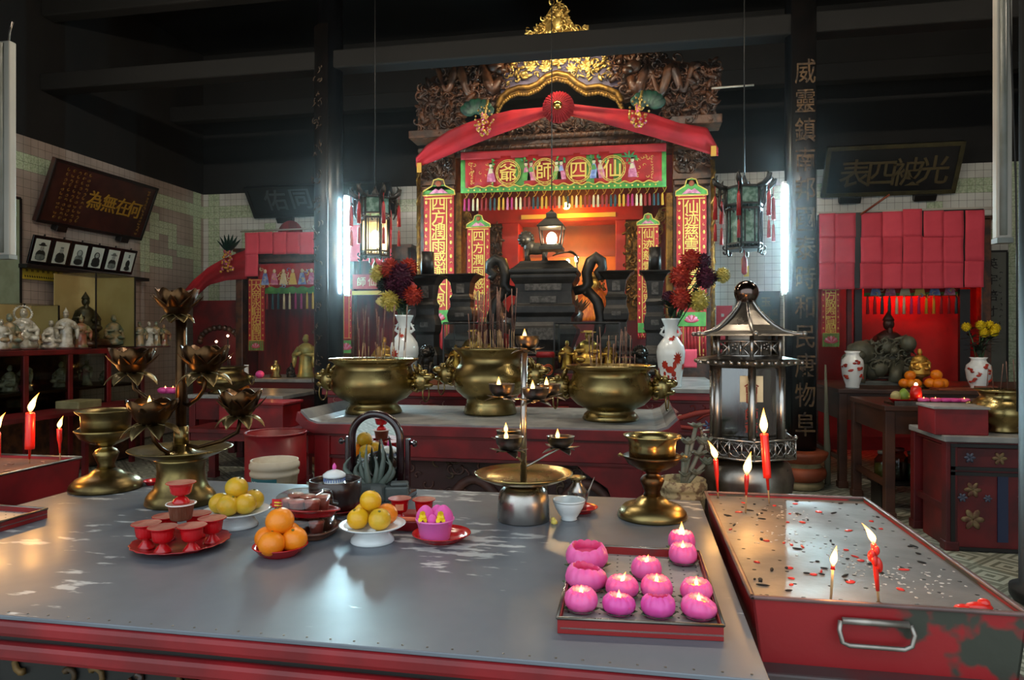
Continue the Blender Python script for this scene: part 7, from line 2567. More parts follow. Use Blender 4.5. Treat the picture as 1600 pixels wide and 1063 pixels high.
sp = [(383, 404, 364, 398, PAPER2, 'upper red paper sheet at the left end of the left shrine row'), (383, 403.5, 398, 432, PAPER2, 'lower red paper sheet hanging at the left end of the left shrine row')]
nm = ['second', 'third', 'fourth', 'fifth', 'sixth']
for i, (u0, u1) in enumerate(((404, 426), (426, 447), (447, 468), (468, 490), (490, 512))):
    sp.append((u0, u1, 363, 396.5 + (i % 2) * .8, PAPER if i > 2 else PAPER2, '%s red paper sheet from the left end above the left shrine banner' % nm[i]))
sp.append((545, 578, 352, 408, PAPER, 'red paper sheet behind the lit palace lantern, nearest the white tube'))
sp.append((578, 612, 352, 414, PAPER2, 'red paper sheet behind the lit palace lantern, right part'))
p, q = A(384, 366, YL - .18), A(511, 394, YL - .18)
o = MB().box2((p.x, YL - .185, q.z), (q.x, YL - .02, p.z)).build('paper_board', WOODK)
o.parent = sl
o.matrix_parent_inverse = Matrix.Translation(-Vector(sl.location))
p, q = A(528, 370, YL - .1), A(553, 600, YL - .1)
o = MB().box2((p.x, YL - .1, 0), (q.x, YL + .02, p.z)).build('middle_post', WOODD)
o.parent = sl
o.matrix_parent_inverse = Matrix.Translation(-Vector(sl.location))
paper_row(sp, YL - .2, '', gl)
rl = MB().tube([A(376, 362, YL - .18), A(616, 352, YL - .18)], .012).build('hanging_rail', PVC)
tag(rl, 'thin rail that holds the red paper sheets of the left shrine', 'rail')
o = MB().lathe([(.001, 0), (.2, 0), (.21, .01), (.2, .02)], (0, 0, 0), 24, R=Matrix.Rotation(PI / 2, 3, 'X')).build('rosette', CLOTHD, None, loc=tuple(A(454, 366, YL - .05)))
tag(o, 'dark red cloth rosette peeping above the left paper sheets', 'rosette')
# drape with gold ornament at the corner
cl2 = T('cloth_swag', 'dark red cloth draped in the left corner beside the red papers', 'cloth', tuple(A(335, 440, YL)))
mb = swag('c', [(282, 462), (300, 440), (325, 418), (350, 404), (386, 390)], [(288, 520), (305, 470), (330, 446), (356, 438), (388, 436)], YL - .1, CLOTHD, .03, 20)
sb(mb, 'drape', CLOTH, cl2, solid=.01)
t = T('hanging_ornament', 'dark gold beaded ornament with black feathers on the corner drape', 'ornament', tuple(A(356, 405, YL - .22)))
mb = MB(); m2 = MB()
pr = random.Random(77)
for i in range(40):
    f = pr.random()
    mb.ell((pr.uniform(-.09, .09) * (.4 + f), -pr.uniform(0, .04), .12 - f * .32), .024, 7, 5)
for i in range(7):
    m2.petal((0, .02, .1), 0, .3, .1, .7 + i * .25, .9 + i * .28)
mb.build('bead_drop', JEWEL, t); m2.build('feathers', PEACOCK, t)
# carved dark bed-like frame behind, seen beside the brass lotus stand
p, q = A(300, 470, YL + .1), A(385, 600, YL + .1)
cc = T('carved_screen', 'dim carved dark screen behind the brass lotus stand in the left corner', 'screen', ((p.x + q.x) / 2, YL + .15, 0))
MB().box((0, 0, p.z / 2), (q.x - p.x, .05, p.z)).build('panel', REDD, cc)
mb = MB()
ww = q.x - p.x
for i in range(13):
    a_ = PI * i / 12
    mb.ell((ww * .36 * math.cos(a_), -.03, p.z * .70 + .22 * math.sin(a_)), .05, 8, 6)
mb.build('carving', WOODD, cc)
for i, (u, v) in enumerate(((338, 534), (356, 525), (375, 534), (359, 558), (376, 559))):
    pp_ = A(u, v, YL - .02)
    o = MB().ell((0, 0, 0), (.02, .02, .02), 8, 6).build('votive_lamp', DOT, None, loc=tuple(pp_))
    tag(o, ['tiny lit votive lamp at the left in the dark corner', 'tiny lit votive lamp highest in the dark corner', 'tiny lit votive lamp right of the highest, beside the left couplet', 'tiny lit votive lamp lower left of the pair above the brass vessel', 'tiny lit votive lamp lower right beside the left couplet'][i], 'lamp', 'tiny votive lamps in the left corner')
st_ = T('votive_rack', 'dim rack that carries the tiny votive lamps in the left corner', 'rack', tuple(A(358, 600, YL + .02)))
mb = MB()
for u, v in ((338, 534), (356, 525), (375, 534), (359, 558), (376, 559)):
    d_ = A(u, v, YL + .02) - st_.location
    mb.tube([(d_.x, 0, -st_.location.z), (d_.x, 0, d_.z - .015)], .01, 6)
mb.build('stem', PEWTER, st_)

# tables of the left shrine
def simple_table(name, label, x0, x1, y0, y1, z, topm, legm, apron=.14, th=.045, legw=.08, stretch=True, cat='table'):
    t = T(name, label, cat, ((x0 + x1) / 2, y0, 0))
    w, d = x1 - x0, y1 - y0
    MB().box((0, d / 2, z - th / 2), (w, d, th)).build('top', topm, t, bevel=.006)
    for n_, c_, s_ in (('front_apron', (0, .04, z - th - apron / 2), (w - .06, .03, apron)), ('back_apron', (0, d - .04, z - th - apron / 2), (w - .06, .03, apron))):
        MB().box(c_, s_).build(n_, legm, t)
    for s in (-1, 1):
        MB().box((s * (w / 2 - .04), d / 2, z - th - apron / 2), (.03, d - .06, apron)).build('side_apron', legm, t)
        for y in (.05, d - .05):
            MB().box((s * (w / 2 - .05), y, (z - th) / 2), (legw, legw, z - th)).build('leg', legm, t, bevel=.005)
            MB().box((s * (w / 2 - .05), y, .035), (legw * 1.25, legw * 1.25, .07)).build('foot', legm, t, bevel=.008)
        if stretch:
            MB().box((s * (w / 2 - .05), d / 2, .3), (.04, d - .1, .05)).build('stretcher', legm, t)
    return t
p, q = A(356, 598, 8.6), A(560, 598, 8.6)
xq = q.x
simple_table('altar_table', 'dim red high table of the left side shrine, behind the column', p.x, q.x, 8.6, 9.7, 1.03, STONEW, REDD, .2)
p, q = A(345, 620, 7.2), A(486, 620, 7.2)
simple_table('altar_table', 'dim red low table before the left side shrine with a brass pot', p.x - .5, q.x - .4, 7.3, 8.4, .92, STONEW, REDD, .25)
p = A(412, 622, 7.05)
lr = T('red_box', 'red lidded box on a low ledge before the left side shrine', 'box', (p.x, 6.75, .62))
MB().box((.05, .15, .13), (.75, .4, .26)).build('body', REDL, lr, bevel=.01)
MB().box((.05, .15, .27), (.79, .44, .03)).build('lid', REDL, lr, bevel=.008)
simple_table('side_table', 'low dark red side table under the red box, left of the altar table', p.x - .7, p.x + .55, 6.6, 7.15, .62, REDD, REDD, .08)
# brass pot on the left low table
def brass_pot(c, R, H_, label, m=BRASSD):
    t = T('brass_pot', label, 'pot', c)
    MB().lathe([(R * .6, 0), (R * .62, H_ * .05), (R * .5, H_ * .12), (R * .95, H_ * .35), (R, H_ * .5), (R * .8, H_ * .72), (R * .62, H_ * .84), (R * .7, H_ * .95), (R * .85, H_), (R * .6, H_ * .9)], n=36).build('body', m, t)
    mb = MB()
    for s in (-1, 1):
        mb.ell((s * R * 1.02, 0, H_ * .6), (R * .14, R * .1, H_ * .12), 10, 7)
        mb.tube([(s * R * (1.1 + .1 * math.cos(a_)), 0, H_ * .48 + R * .16 * math.sin(a_)) for a_ in [i * .524 for i in range(13)]], R * .02, 5)
    mb.build('handles', m, t)
    return t
p = A(352, 607, 7.6)
brass_pot((p.x, 7.6, .92), .32, .32, 'dim brass pot on the low left table behind the brass lotus stand')
# little things on the left high table
YT2 = 8.85
def small_on(u, y, z): 
    p_ = A(u, 600, y)
    return (p_.x, y, z)
p = small_on(385, YT2, 1.03)
o = MB().lathe([(.03, 0), (.035, .02), (.03, .16), (.035, .18)], n=16).build('white_tube', PORC, None, loc=p)
tag(o, 'small white upright candle jar left of the gold bell on the left table', 'jar')
p = small_on(431, YT2, 1.03)
t = T('gold_bell', 'small gold bell-shaped lamp on the left side table', 'ornament', p)
MB().lathe([(.07, 0), (.08, .02), (.05, .06), (.075, .12), (.06, .17), (.02, .2), (.03, .23), (.005, .26)], n=20).build('body', BRASS, t)
p = small_on(425, YT2 - .12, 1.03)
t = T('glass_lamp', 'small lit oil glass on the left side table before the gold bell', 'lamp', p)
MB().lathe([(.05, 0), (.02, .03), (.05, .07), (.08, .16)], n=20, cap=False).build('glass_cup', GLASS, t)
add_flame(t, (0, 0, .12), .05)
p = small_on(406, YT2 - .1, 1.03)
o = MB().ell((0, 0, .05), (.06, .06, .055), 14, 9).build('pink_bud', WAXP2, None, loc=p)
tag(o, 'pink bud-shaped candle on the left side table left of the lit oil glass', 'candle')
for i, (dx, dz, m, l) in enumerate(((-.04, .05, ORANGE, 'orange at the lower left of the little pile on the left table'), (.04, .05, ORANGE, 'orange at the lower right of the little pile on the left table'), (.0, .13, ORANGEY, 'yellow orange on top of the little pile on the left table'))):
    p = small_on(379, 7.7, .92)
    fruit((p[0] + dx, p[1], p[2] + dz), .05, m, l, 'fruit pile on the left table', seed=i)
for i, (u, lbl) in enumerate(((254, 'glowing pink lotus candle left of the brass pot on the dark left table'), (266, 'glowing pink lotus candle nearer the brass pot on the dark left table'))):
    p = A(u, 607, 7.35)
    t = T('lotus_candle', lbl, 'candle', (p.x, 7.4, .92), group='pink lotus candles on the dark left table')
    MB().lathe([(.05, 0), (.08, .02), (.085, .05), (.06, .07)], n=24, fn=lambda a, r, z: (r * (1 + .06 * math.cos(a * 8)), z)).build('petals', WAXP2, t)
    add_flame(t, (0, 0, .06), .035)
# gold statue with flowers left of the column, pole in front of the column
statue('gilt_statue', 'pale gold statue on the left side table right beside the dark column', small_on(478, 9.0, 1.03), .62, mat('statue_yellow', 'b8a860', .3, .3, '8a8a50', 9), None, seed=3)
statue('gilt_statue', 'slim gold statue behind incense sticks, left of the left white vase', small_on(600, 9.2, 1.03), .58, GILT, None, seed=8, mh=0)
p, q = A(540, 600, 8.9), A(650, 600, 8.9)
simple_table('side_table', 'dim table behind the left brass censer that carries a slim gold statue', xq + .02, q.x, 8.9, 9.6, 1.03, STONEW, REDD, .2)
statue('gilt_statue', 'small dark figure at the right of the pale gold statue on the left table', small_on(455, 9.0, 1.03), .22, PEWTER, None, seed=4, seated=True)
# lotus lintel between column and shrine
p, q = A(552, 440, YL - .1), A(650, 530, YL - .1)
t = T('carved_board', 'red board with pale characters and gold lotus, behind the left bouquet', 'board', ((p.x + q.x) / 2, YL - .1, A(600, 440, YL - .1).z))
w = q.x - p.x
MB().box((0, 0, 0), (w, .05, .22)).build('board', BANNER, t)
MB().text('師', .15, (-w * .36, -.026, 0), (1, 0, 0), (0, 0, 1)).text('仙', .15, (-w * .18, -.026, 0), (1, 0, 0), (0, 0, 1)).text('公', .15, (w * .02, -.026, 0), (1, 0, 0), (0, 0, 1)).build('lettering', CREAM, t)
MB().box((0, -.02, -.17), (w, .05, .06)).build('gold_strip', GOLDP, t)
for s in (-1, 1): MB().tube([(s * w * .4, .02, .1), (s * w * .4, .05, lz - t.location.z + .0)], .008, 6).build('hanger', WOODK, t)
mb = MB()
for i in range(7):
    a_ = (i - 3) * .35
    R_ = Matrix.Rotation(a_, 3, 'Y')
    mb.ell(Vector((.0, -.03, -.36)) + R_ @ Vector((0, 0, .07)), (.04, .01, .08), 8, 5, 0, R_)
mb.build('gold_lotus', GOLDP, t)
# plaques on the back wall
def back_plaque(label, u0, u1, vt, vb, y, field, chars, size, lm, frame=WOODK, lean=.28):
    a_, b_ = A(u0, vb, y), A(u1, vb, y)
    zt_ = A((u0 + u1) / 2, vt, y - lean).z
    h_ = zt_ - a_.z
    ex, ey = Vector((1, 0, 0)), Vector((0, -lean, h_)).normalized()
    nz = ex.cross(ey)
    L = b_.x - a_.x
    Hh = math.hypot(lean, h_)
    o = Vector((a_.x, y, a_.z)) + ex * L / 2 + ey * Hh / 2
    t = T('wall_plaque', label, 'plaque', tuple(o), group='black plaques on the back wall')
    t.rotation_euler = Matrix((ex, ey, nz)).transposed().to_euler()
    MB().box((0, 0, -.03), (L, Hh, .06)).build('board', field, t, bevel=.006)
    mb = MB()
    for s in (-1, 1):
        mb.box((0, s * (Hh / 2 - .03), .004), (L, .06, .03)); mb.box((s * (L / 2 - .03), 0, .004), (.06, Hh, .03))
    mb.build('frame', frame, t, bevel=.004)
    mb = MB()
    for ch, u, v in chars:
        c_ = A(u, v, y - lean * .5)
        mb.text(ch, size, (c_.x - o.x, (c_.z - o.z) * 1.05, .001), (1, 0, 0), (0, 1, 0), 0, .012)
    mb.build('lettering', lm, t)
    for f in (-.28, .28):
        MB().box((f * L, -Hh / 2 - .04, 0), (.3, .10, .12)).build('bracket', WOODK, t, bevel=.008)
FRG = mat('plaque_frame_gold', '4a4428', .5, .2, '3a3522', 6)
back_plaque('black plaque with four dull gold characters above the right row of red papers', 1283, 1492, 226, 309, YB - .06, PLK, [('表', 1336, 271), ('四', 1378, 270), ('被', 1419, 268), ('光', 1459, 265)], .44, mat('plaque_dull', '54482e', .6, .1), FRG, .35)
back_plaque('black plaque with faint grey characters, half hidden by the left column', 398, 620, 288, 341, YB - .06, PLK, [('佑', 432, 312), ('同', 471, 309), ('仙', 562, 306)], .42, mat('plaque_faint', '4a4e52', .6), WOODK, .35)
# papers and tablet on the wall right of the shrine
sp = [(1119, 1144, 478, 512, PAPER, 'upper red paper square on the tiled wall right of the great shrine'), (1116, 1143, 513, 560, PAPER2, 'lower red paper square on the tiled wall right of the great shrine'), (1068, 1089, 546, 575, PAPER, 'small red envelope below the right bouquet')]
paper_row(sp[:2], YB - .018, '', 'red papers on the back wall')
paper_row(sp[2:], YS - .085, '', 'red papers on the back wall')
p, q = A(1150, 456, YB - .05), A(1218, 640, YB - .05)
t = T('spirit_tablet', 'black tablet with vertical gold characters behind the pagoda burner', 'tablet', ((p.x + q.x) / 2, YB - .06, q.z))
w, h = q.x - p.x, p.z - q.z
MB().box((0, 0, h / 2), (w, .05, h)).build('board', BLACK, t)
mb = MB()
for i, ch in enumerate('玉封顯應'): mb.text(ch, .16, (w * .18, -.027, h - .16 - i * .21), (1, 0, 0), (0, 0, 1))
for i, ch in enumerate('當年立'): mb.text(ch, .10, (w * .38, -.027, h - .32 - i * .15), (1, 0, 0), (0, 0, 1))
mb.build('lettering', GOLDDULL, t)
# yellow tag that hangs below the unlit lantern
p = A(1163, 424, 7.3)
o = MB().box((.02, 0, 0), (.05, .003, .11)).build('paper_tag', mat('tag_yellow', 'd0bc50', .6), None, loc=tuple(p))
tag(o, 'small yellow paper tag hanging below the unlit palace lantern', 'tag')

# ------------------------------------------------------------------ right side shrine
YR_ = 9.9
a, b = A(1262, 435, YR_), A(1545, 435, YR_)
rz_ = A(1400, 345, YR_).z
sr = side_shrine('side_shrine', 'red side shrine on the right behind the row of red papers', a.x, b.x, YR_, rz_, mat('shrine_back_red', '9a1210', .6, 0, '7d0e0c', 3))
couplet('', 'narrow red board with gold characters right of the dark column under the red papers', 1284, 1312, 452, 522, YR_ - .14, '方敬奉賢聖', 462, 13, None, g2, (521, 542), 1.2)
gr_ = 'red paper sheets of the right shrine'
sp = []
for u0, u1, v0, v1, m, l in (
    (1280, 1305, 334, 371, PAPER, 'left column, top red paper sheet of the right shrine'), (1280, 1305, 371, 411, PAPER, 'left column, middle red paper sheet of the right shrine'), (1280, 1305, 411, 452, PAPER, 'left column, bottom red paper sheet of the right shrine'),
    (1305, 1337, 334, 371, PAPER2, 'second column, top red paper sheet left of the dark gap'), (1305, 1336, 371, 411, PAPER, 'second column, middle red paper sheet left of the dark gap'), (1305, 1335, 411, 452, PAPER2, 'second column, bottom red paper sheet left of the dark gap'),
    (1346, 1379, 333, 371, PAPER2, 'top red paper sheet just right of the dark gap'), (1345, 1379, 371, 411, PAPER, 'middle red paper sheet just right of the dark gap'), (1344, 1379, 411, 451, PAPER2, 'bottom red paper sheet just right of the dark gap'),
    (1379, 1411, 331, 371, PAPER, 'top red paper sheet left of the one that sits higher'), (1379, 1410, 371, 412, PAPER2, 'middle red paper sheet left of the one that sits higher'), (1379, 1410, 412, 451, PAPER, 'bottom red paper sheet left of the one that sits higher'),
    (1411, 1441, 327, 369, PAPER2, 'red paper sheet that sits highest in the row of the right shrine'), (1411, 1442, 369, 412, PAPER2, 'middle red paper sheet under the highest one'), (1410, 1441, 412, 451, PAPER2, 'bottom red paper sheet under the highest one'),
    (1443, 1474, 330, 370, PAPER2, 'top red paper sheet right of the highest one'), (1442, 1474, 370, 411, PAPER2, 'middle red paper sheet right of the highest one'), (1441, 1474, 411, 451, PAPER2, 'bottom red paper sheet right of the highest one'),
    (1474, 1506, 330, 371, PAPER2, 'top red paper sheet in the column next to the last'), (1474, 1505, 371, 411, PAPER2, 'middle red paper sheet in the column next to the last'), (1474, 1505, 411, 450, PAPER2, 'bottom red paper sheet in the column next to the last'),
    (1508, 1538, 329, 408, PAPER2, 'long top red paper sheet at the right end of the right shrine row'), (1507, 1537, 408, 449, PAPER2, 'bottom red paper sheet at the right end of the right shrine row')):
    sp.append((u0, u1, v0, v1, m, l))
p, q = A(1281, 334, YR_ - .2), A(1537, 448, YR_ - .2)
o = MB().box2((p.x, YR_ - .205, q.z), (q.x, YR_ - .06, p.z)).build('paper_board', WOODK)
o.parent = sr
o.matrix_parent_inverse = Matrix.Translation(-Vector(sr.location))
paper_row(sp, YR_ - .22, '', gr_)
rl = MB().box2((A(1280, 332, YR_ - .18).x, YR_ - .20, A(1400, 331.5, YR_ - .2).z), (A(1552, 332, YR_ - .18).x, YR_ - .17, A(1400, 327.5, YR_ - .2).z)).build('hanging_rail', PVC)
tag(rl, 'thin white rail that holds the red paper sheets of the right shrine', 'rail')
o = MB().tube([A(1344, 336, YR_ - .2), A(1390, 304, YR_ - .4)], .014, 6).build('bamboo_pole', PEDR)
tag(o, 'thin brown stick slanting above the dark gap between the red papers', 'stick')
small_banner(1350, 1500, 440, 462, YR_ + .0, 'dark red valance with tassels under the right red papers', 6, 'embroidered banners of the side shrines')
p = A(1420, 452, YR_ + .3)
t = T('red_lamp', 'hidden red lamp that makes the right side shrine glow', 'lamp', (p.x, YR_ + .3, p.z + .12))
MB().tube([(-.35, 0, 0), (.35, 0, 0)], .022, 10).build('tube', BULBR, t)
MB().box((0, 0, .05), (.8, .05, .04)).build('batten', WHITE, t)
MB().tube([(0, 0, .06), (0, 0, rz_ - p.z - .14)], .008, 6).build('hanger', BLACK, t)
for u0, u1 in ((1336, 1347), (1500, 1516), (1324, 1331)):
    p, q = A(u0, 452, YR_ - .1), A(u1, 600, YR_ - .1)
    o = MB().box2((p.x, YR_ - .1, 1.0), (q.x, YR_ - .04, p.z)).build('shrine_bar', WOODK if u0 != 1324 else REDD)
    o.parent = sr
    o.matrix_parent_inverse = Matrix.Translation(-Vector(sr.location))
YSC = YB - .03
p, q = A(1539, 395, YSC), A(1572, 600, YSC)
t = T('calligraphy_scroll', 'grey scroll with black brush characters beside the right shrine', 'scroll', ((p.x + q.x) / 2, YSC, q.z))
w, h = q.x - p.x, p.z - q.z
MB().box((0, 0, h / 2), (w, .02, h)).build('paper', mat('scroll_grey', '6e7068', .7, 0, '62645c', 4), t)
mb = MB()
for i, ch in enumerate('英宇培才安'): mb.text(ch, .17, (-w * .2, -.011, h - .16 - i * .23), (1, 0, 0), (0, 0, 1))
for i in range(9): curl(mb, (w * .22, -.014, h - .3 - i * .09), (1, 0, 0), (0, 0, 1), .025, .006, 0, 3, i, 4, 5)
mb.build('lettering', BLACK, t)
MB().box((0, -.005, h + .015), (w * 1.1, .03, .03)).box((w / 2 + .01, 0, h / 2), (.03, .03, h)).build('frame', BLACK, t)

# tables on the right
def tab_x(u, v, y): return A(u, v, y).x
XA0 = tab_x(1290, 600, 8.6)
ta = simple_table('altar_table', 'dark brown high table at the back right with the white vase', tab_x(1318, 700, 7.75) - .05, 4.9, 7.75, 9.4, 1.05, WOODB, WOODB, .28)
tb = simple_table('altar_table', 'dark brown table on the right with fruit and lotus candles', tab_x(1392, 700, 6.45) - .05, 4.3, 6.45, 7.45, 1.0, WOODB, WOODB, .2)
tc_ = simple_table('altar_table', 'pale topped table on the right with the red box and brass censer', tab_x(1453, 700, 6.2) - .12, 4.1, 5.62, 6.32, .86, STONEW, REDD, .03)
# painted chest front of the near table
p, q = A(1490, 672, 5.58), A(1600, 815, 5.58)
ch = T('painted_chest', 'red chest with painted flowers and blue ribbon under the pale topped table', 'chest', ((p.x + q.x) / 2 + .1, 5.64, 0))
w = q.x - p.x + .2
hC = .775
MB().box((0, .25, hC / 2), (w, .5, hC)).build('body', REDD, ch, bevel=.01)
mb = MB()
for z in (.02, .58, .62, .79): mb.box((0, -.005, z), (w, .02, .025))
for x in (-1, 1): mb.box((x * (w / 2 - .015), -.005, hC / 2), (.03, .02, hC))
mb.build('mouldings', WOODK, ch)
mb = MB()
mb.box((.02, -.004, .33), (.07, .012, .5), 0)
for x, z, r, m in ((-.18, .46, .06, 1), (-.18, .24, .08, 1), (.17, .42, .05, 2), (-.2, .70, .04, 3), (.0, .70, .05, 1), (.18, .70, .04, 2), (-.08, .4, .03, 3), (-.25, .4, .035, 3)):
    for i in range(6):
        a_ = i * PI / 3
        R_ = Matrix.Rotation(-a_, 3, 'Y')
        mb.ell(Vector((x, -.004, z)) + R_ @ Vector((r * .5, 0, 0)), (r * .55, .008, r * .28), 8, 5, m, R_)
mb.build('painted_flowers', [mat('paint_navy', '1f2a4a', .5), mat('paint_straw', '7d6a48', .6, 0, '5e3a2a', 20), mat('paint_rose', '8a4a48', .6), mat('paint_slate', '4a4e60', .6)], ch)
# red box on the pale table
p = A(1482, 655, 5.9)
t = T('red_box', 'red box with a grey lid on the pale topped table at the right', 'box', (p.x, 5.68, .86))
MB().box((0, .16, .10), (.37, .32, .20)).build('body', REDL, t, bevel=.006)
MB().box((0, .16, .205), (.39, .34, .02)).build('lid', TRAYP, t, bevel=.004)
# large brass censer at the right edge
p = A(1562, 650, 5.95)
t = brass_pot((p.x + .02, 5.98, .86), .22, .33, 'brass censer partly hidden behind the black post at the right edge', BRASS)
for i in range(5):
    q = MB().tube([(0, 0, 0), (random.Random(i).uniform(-.02, .02), 0, .16 + .02 * i)], .0035, 5).build('incense_stick', INCENSE, None, loc=(p.x + .02 - .10 + .05 * i, 5.98, .86 + .33))
    tag(q, 'thin incense stick in the brass censer at the right edge', 'incense stick', 'incense sticks in the right edge censer')
# vases and things on the right tables
def small_vase(c, R, H_, label, grp, seed):
    t = T('porcelain_vase', label, 'vase', c, group=grp)
    MB().lathe([(R * .6, 0), (R * .62, H_ * .04), (R * .6, H_ * .08), (R * .9, H_ * .35), (R, H_ * .62), (R * .92, H_ * .76), (R * .62, H_ * .86), (R * .56, H_ * .93), (R * .72, H_), (R * .6, H_ * .98)], n=30).build('body', PORC, t)
    mb = MB()
    pr = random.Random(seed)
    for a_, z in ((-.9, .3), (.1, .72), (.8, .32), (-.3, .5), (.4, .55), (-1.1, .6)):
        rr_ = R * (.9 + .1 * (z > .5)) + .003
        for k_ in range(4):
            aa, zz_ = a_ + pr.uniform(-.25, .25), z * H_ + pr.uniform(-.02, .02)
            mb.ell((rr_ * math.sin(aa), -rr_ * math.cos(aa), zz_), (.02, .006, .012), 8, 5, 0, Matrix.Rotation(aa, 3, 'Z'))
    mb.build('painted_lion', GLAZER, t)
    return t
p = A(1332, 602, 7.95)
small_vase((p.x, 7.95, 1.05), .115, .40, 'white jar-shaped vase with small red lions on the back right table', 'small white vases with red lions', 1)
p = A(1529, 600, 7.9)
vz = small_vase((p.x, 7.9, 1.05), .12, .34, 'white vase of yellow chrysanthemums at the right of the back right table', 'small white vases with red lions', 2)
bouquet(1530, 'bright yellow chrysanthemums with long green stems in the right white vase', [(1510, 511, 7, FLYB, 0), (1532, 508, 7, FLYB, .0), (1550, 508, 7, FLYB, .05), (1554, 513, 7, FLYB, -.02), (1535, 520, 7, FLYB, -.04), (1549, 519, 7, FLYB, -.05)], Vector((p.x, 7.9, 1.38)), None)
p = A(1437, 592, 8.1)
t = T('gilt_statue', 'small gilt seated figure on a stand between two piles of oranges', 'statue', (p.x, 8.1, 1.05))
robed(MB(), (0, 0, .14), .30, seated=True, wide=1.2, seed=9).build('body', GILT, t)
MB().lathe([(.09, 0), (.1, .02), (.03, .05), (.03, .1), (.1, .14)], n=18).build('stand', GOLDD, t)
def pile(u, y, z, r, n, lbl, grp):
    p_ = A(u, 600, y)
    o_ = [(-1.05, 0, 1), (1.05, 0, 1), (0, -.9, 1), (0, 0, 2.55)][:n]
    for i, (dx, dy, dz) in enumerate(o_):
        fruit((p_.x + dx * r, y + dy * r, z + dz * r), r, ORANGE, '%s %s' % (['left orange', 'right orange', 'front orange', 'top orange'][i], lbl), grp, seed=i + u)
pile(1422, 7.95, 1.05, .055, 4, 'in the pile left of the small gilt figure on the right', 'oranges left of the gilt figure')
pile(1463, 7.95, 1.05, .058, 4, 'in the pile right of the small gilt figure on the right', 'oranges right of the gilt figure')
# dark deity and a grey-green crouching lion at the back
p = A(1388, 560, 9.6)
t = T('deity_statue', 'dark bearded deity statue with a tall crown in the right shrine', 'statue', (p.x, 9.6, 1.05))
robed(MB(), (0, 0, .05), .82, seated=True, hat=2, beard=True, wide=1.0, seed=12).build('body', mat('deity_dark', '2a1a16', .45, .2, '3c1a14', 8), t)
MB().lathe([(.3, 0), (.32, .05)], n=20).build('base', WOODK, t)
t = T('tiger_statue', 'grey-green carved tiger statue crouching left of the dark deity in the right shrine', 'statue', (A(1370, 595, 8.7).x, 8.7, 1.05))
mb = MB()
STG = mat('stone_tiger', '5c5a48', .5, 0, '47483a', 9, bump=.3, bs=25)
pr = random.Random(6)
mb.ell((0, 0, .26), (.30, .18, .17), 14, 9).ell((-.2, -.1, .36), (.16, .15, .15), 12, 8).ell((-.26, -.22, .34), (.08, .07, .06), 10, 6)
for i in range(22):
    mb.ell((pr.uniform(-.32, .3), pr.uniform(-.2, .05), pr.uniform(.1, .48)), pr.uniform(.05, .1), 8, 6)
for x in (-.2, .18): mb.tube([(x, -.1, .25), (x - .04, -.18, .12), (x - .06, -.22, .02)], [.09, .07, .07], 8)
for i in range(70):
    a_, e_ = pr.uniform(0, 6.28), pr.uniform(-.2, 1.4)
    curl(mb, (.36 * math.cos(a_) * math.cos(e_), -abs(.22 * math.sin(a_)), .26 + .24 * math.sin(e_)), (1, 0, 0), (0, 0, 1), pr.uniform(.04, .08), .014, 0, 4.4, a_, 5, 7)
mb.tube([(.25, 0, .3), (.36, 0, .42), (.30, 0, .55), (.2, 0, .52)], [.05, .05, .04, .02], 8)
mb.build('body', STG, t)
MB().box((0, -.05, .015), (.6, .4, .06)).build('base', CONC, t, bevel=.01)
# tray with fruit and candles on the near brown table
zB = 1.0
p, q = A(1400, 612, 6.6), A(1520, 612, 6.6)
t = T('candle_tray', 'dark tray with fruit plate and lotus candles on the right brown table', 'tray', ((p.x + q.x) / 2, 6.62, zB))
MB().box((0, 0, .01), (q.x - p.x + .1, .26, .02)).box((0, -.13, .02), (q.x - p.x + .1, .01, .04)).build('body', STEELD, t)
red_plate((A(1408, 600, 6.6).x, 6.6, zB + .02), .10, 'red plate with two green fruits on the right brown table', PLRED, .03)
for i, (u, r, m, l) in enumerate(((1400, .045, mat('pale_fruit', 'b8b084', .45, 0, 'a59c5e', 8), 'pale round fruit on the red plate at the right'), (1412, .05, mat('green_fruit', '7d9a34', .4, 0, '6a862c', 8), 'green pointed fruit on the red plate at the right'))):
    p = A(u, 600, 6.6)
    q = MB().ell((0, 0, 0), (r, r, r * 1.1), 18, 12, 0, None, lambda a_, th, i=i: 1 + (.3 * math.exp(-((th - PI) / .35) ** 2) if i else 0)).build('fruit', m, None, loc=(p.x, 6.6, zB + .028 + r))
    tag(q, l, 'fruit')
p = A(1434, 605, 6.62)
t = T('red_candle', 'thick red candle with pale tip between fruit plate and lotus candles', 'candle', (p.x, 6.66, zB + .02))
MB().lathe([(.05, 0), (.048, .08), (.04, .13), (.015, .15)], n=18).build('wax', WAXR, t)
MB().ell((0, 0, .155), (.016, .016, .02), 8, 6).build('tip', DOT, t)
for i, (u, lit, l) in enumerate(((1442, True, 'glowing pink lotus candle next to the thick red candle on the right'), (1460, True, 'glowing pink lotus candle, second from the thick red candle'), (1476, False, 'magenta lotus candle, unlit, third from the thick red candle'), (1490, False, 'magenta lotus candle, unlit, fourth from the thick red candle'), (1505, True, 'glowing pink lotus candle farthest from the thick red candle'))):
    p = A(u, 605, 6.6)
    t = T('lotus_candle', l, 'candle', (p.x, 6.58, zB + .02), group='lotus candles on the right table')
    MB().lathe([(.03, 0), (.045, .015), (.048, .03), (.036, .045), (.03, .03)], n=24, fn=lambda a_, r, z: (r * (1 + .06 * math.cos(a_ * 8)), z)).build('petals', WAXP if lit else WAXP2, t)
    if lit: add_flame(t, (0, 0, .035), .022)
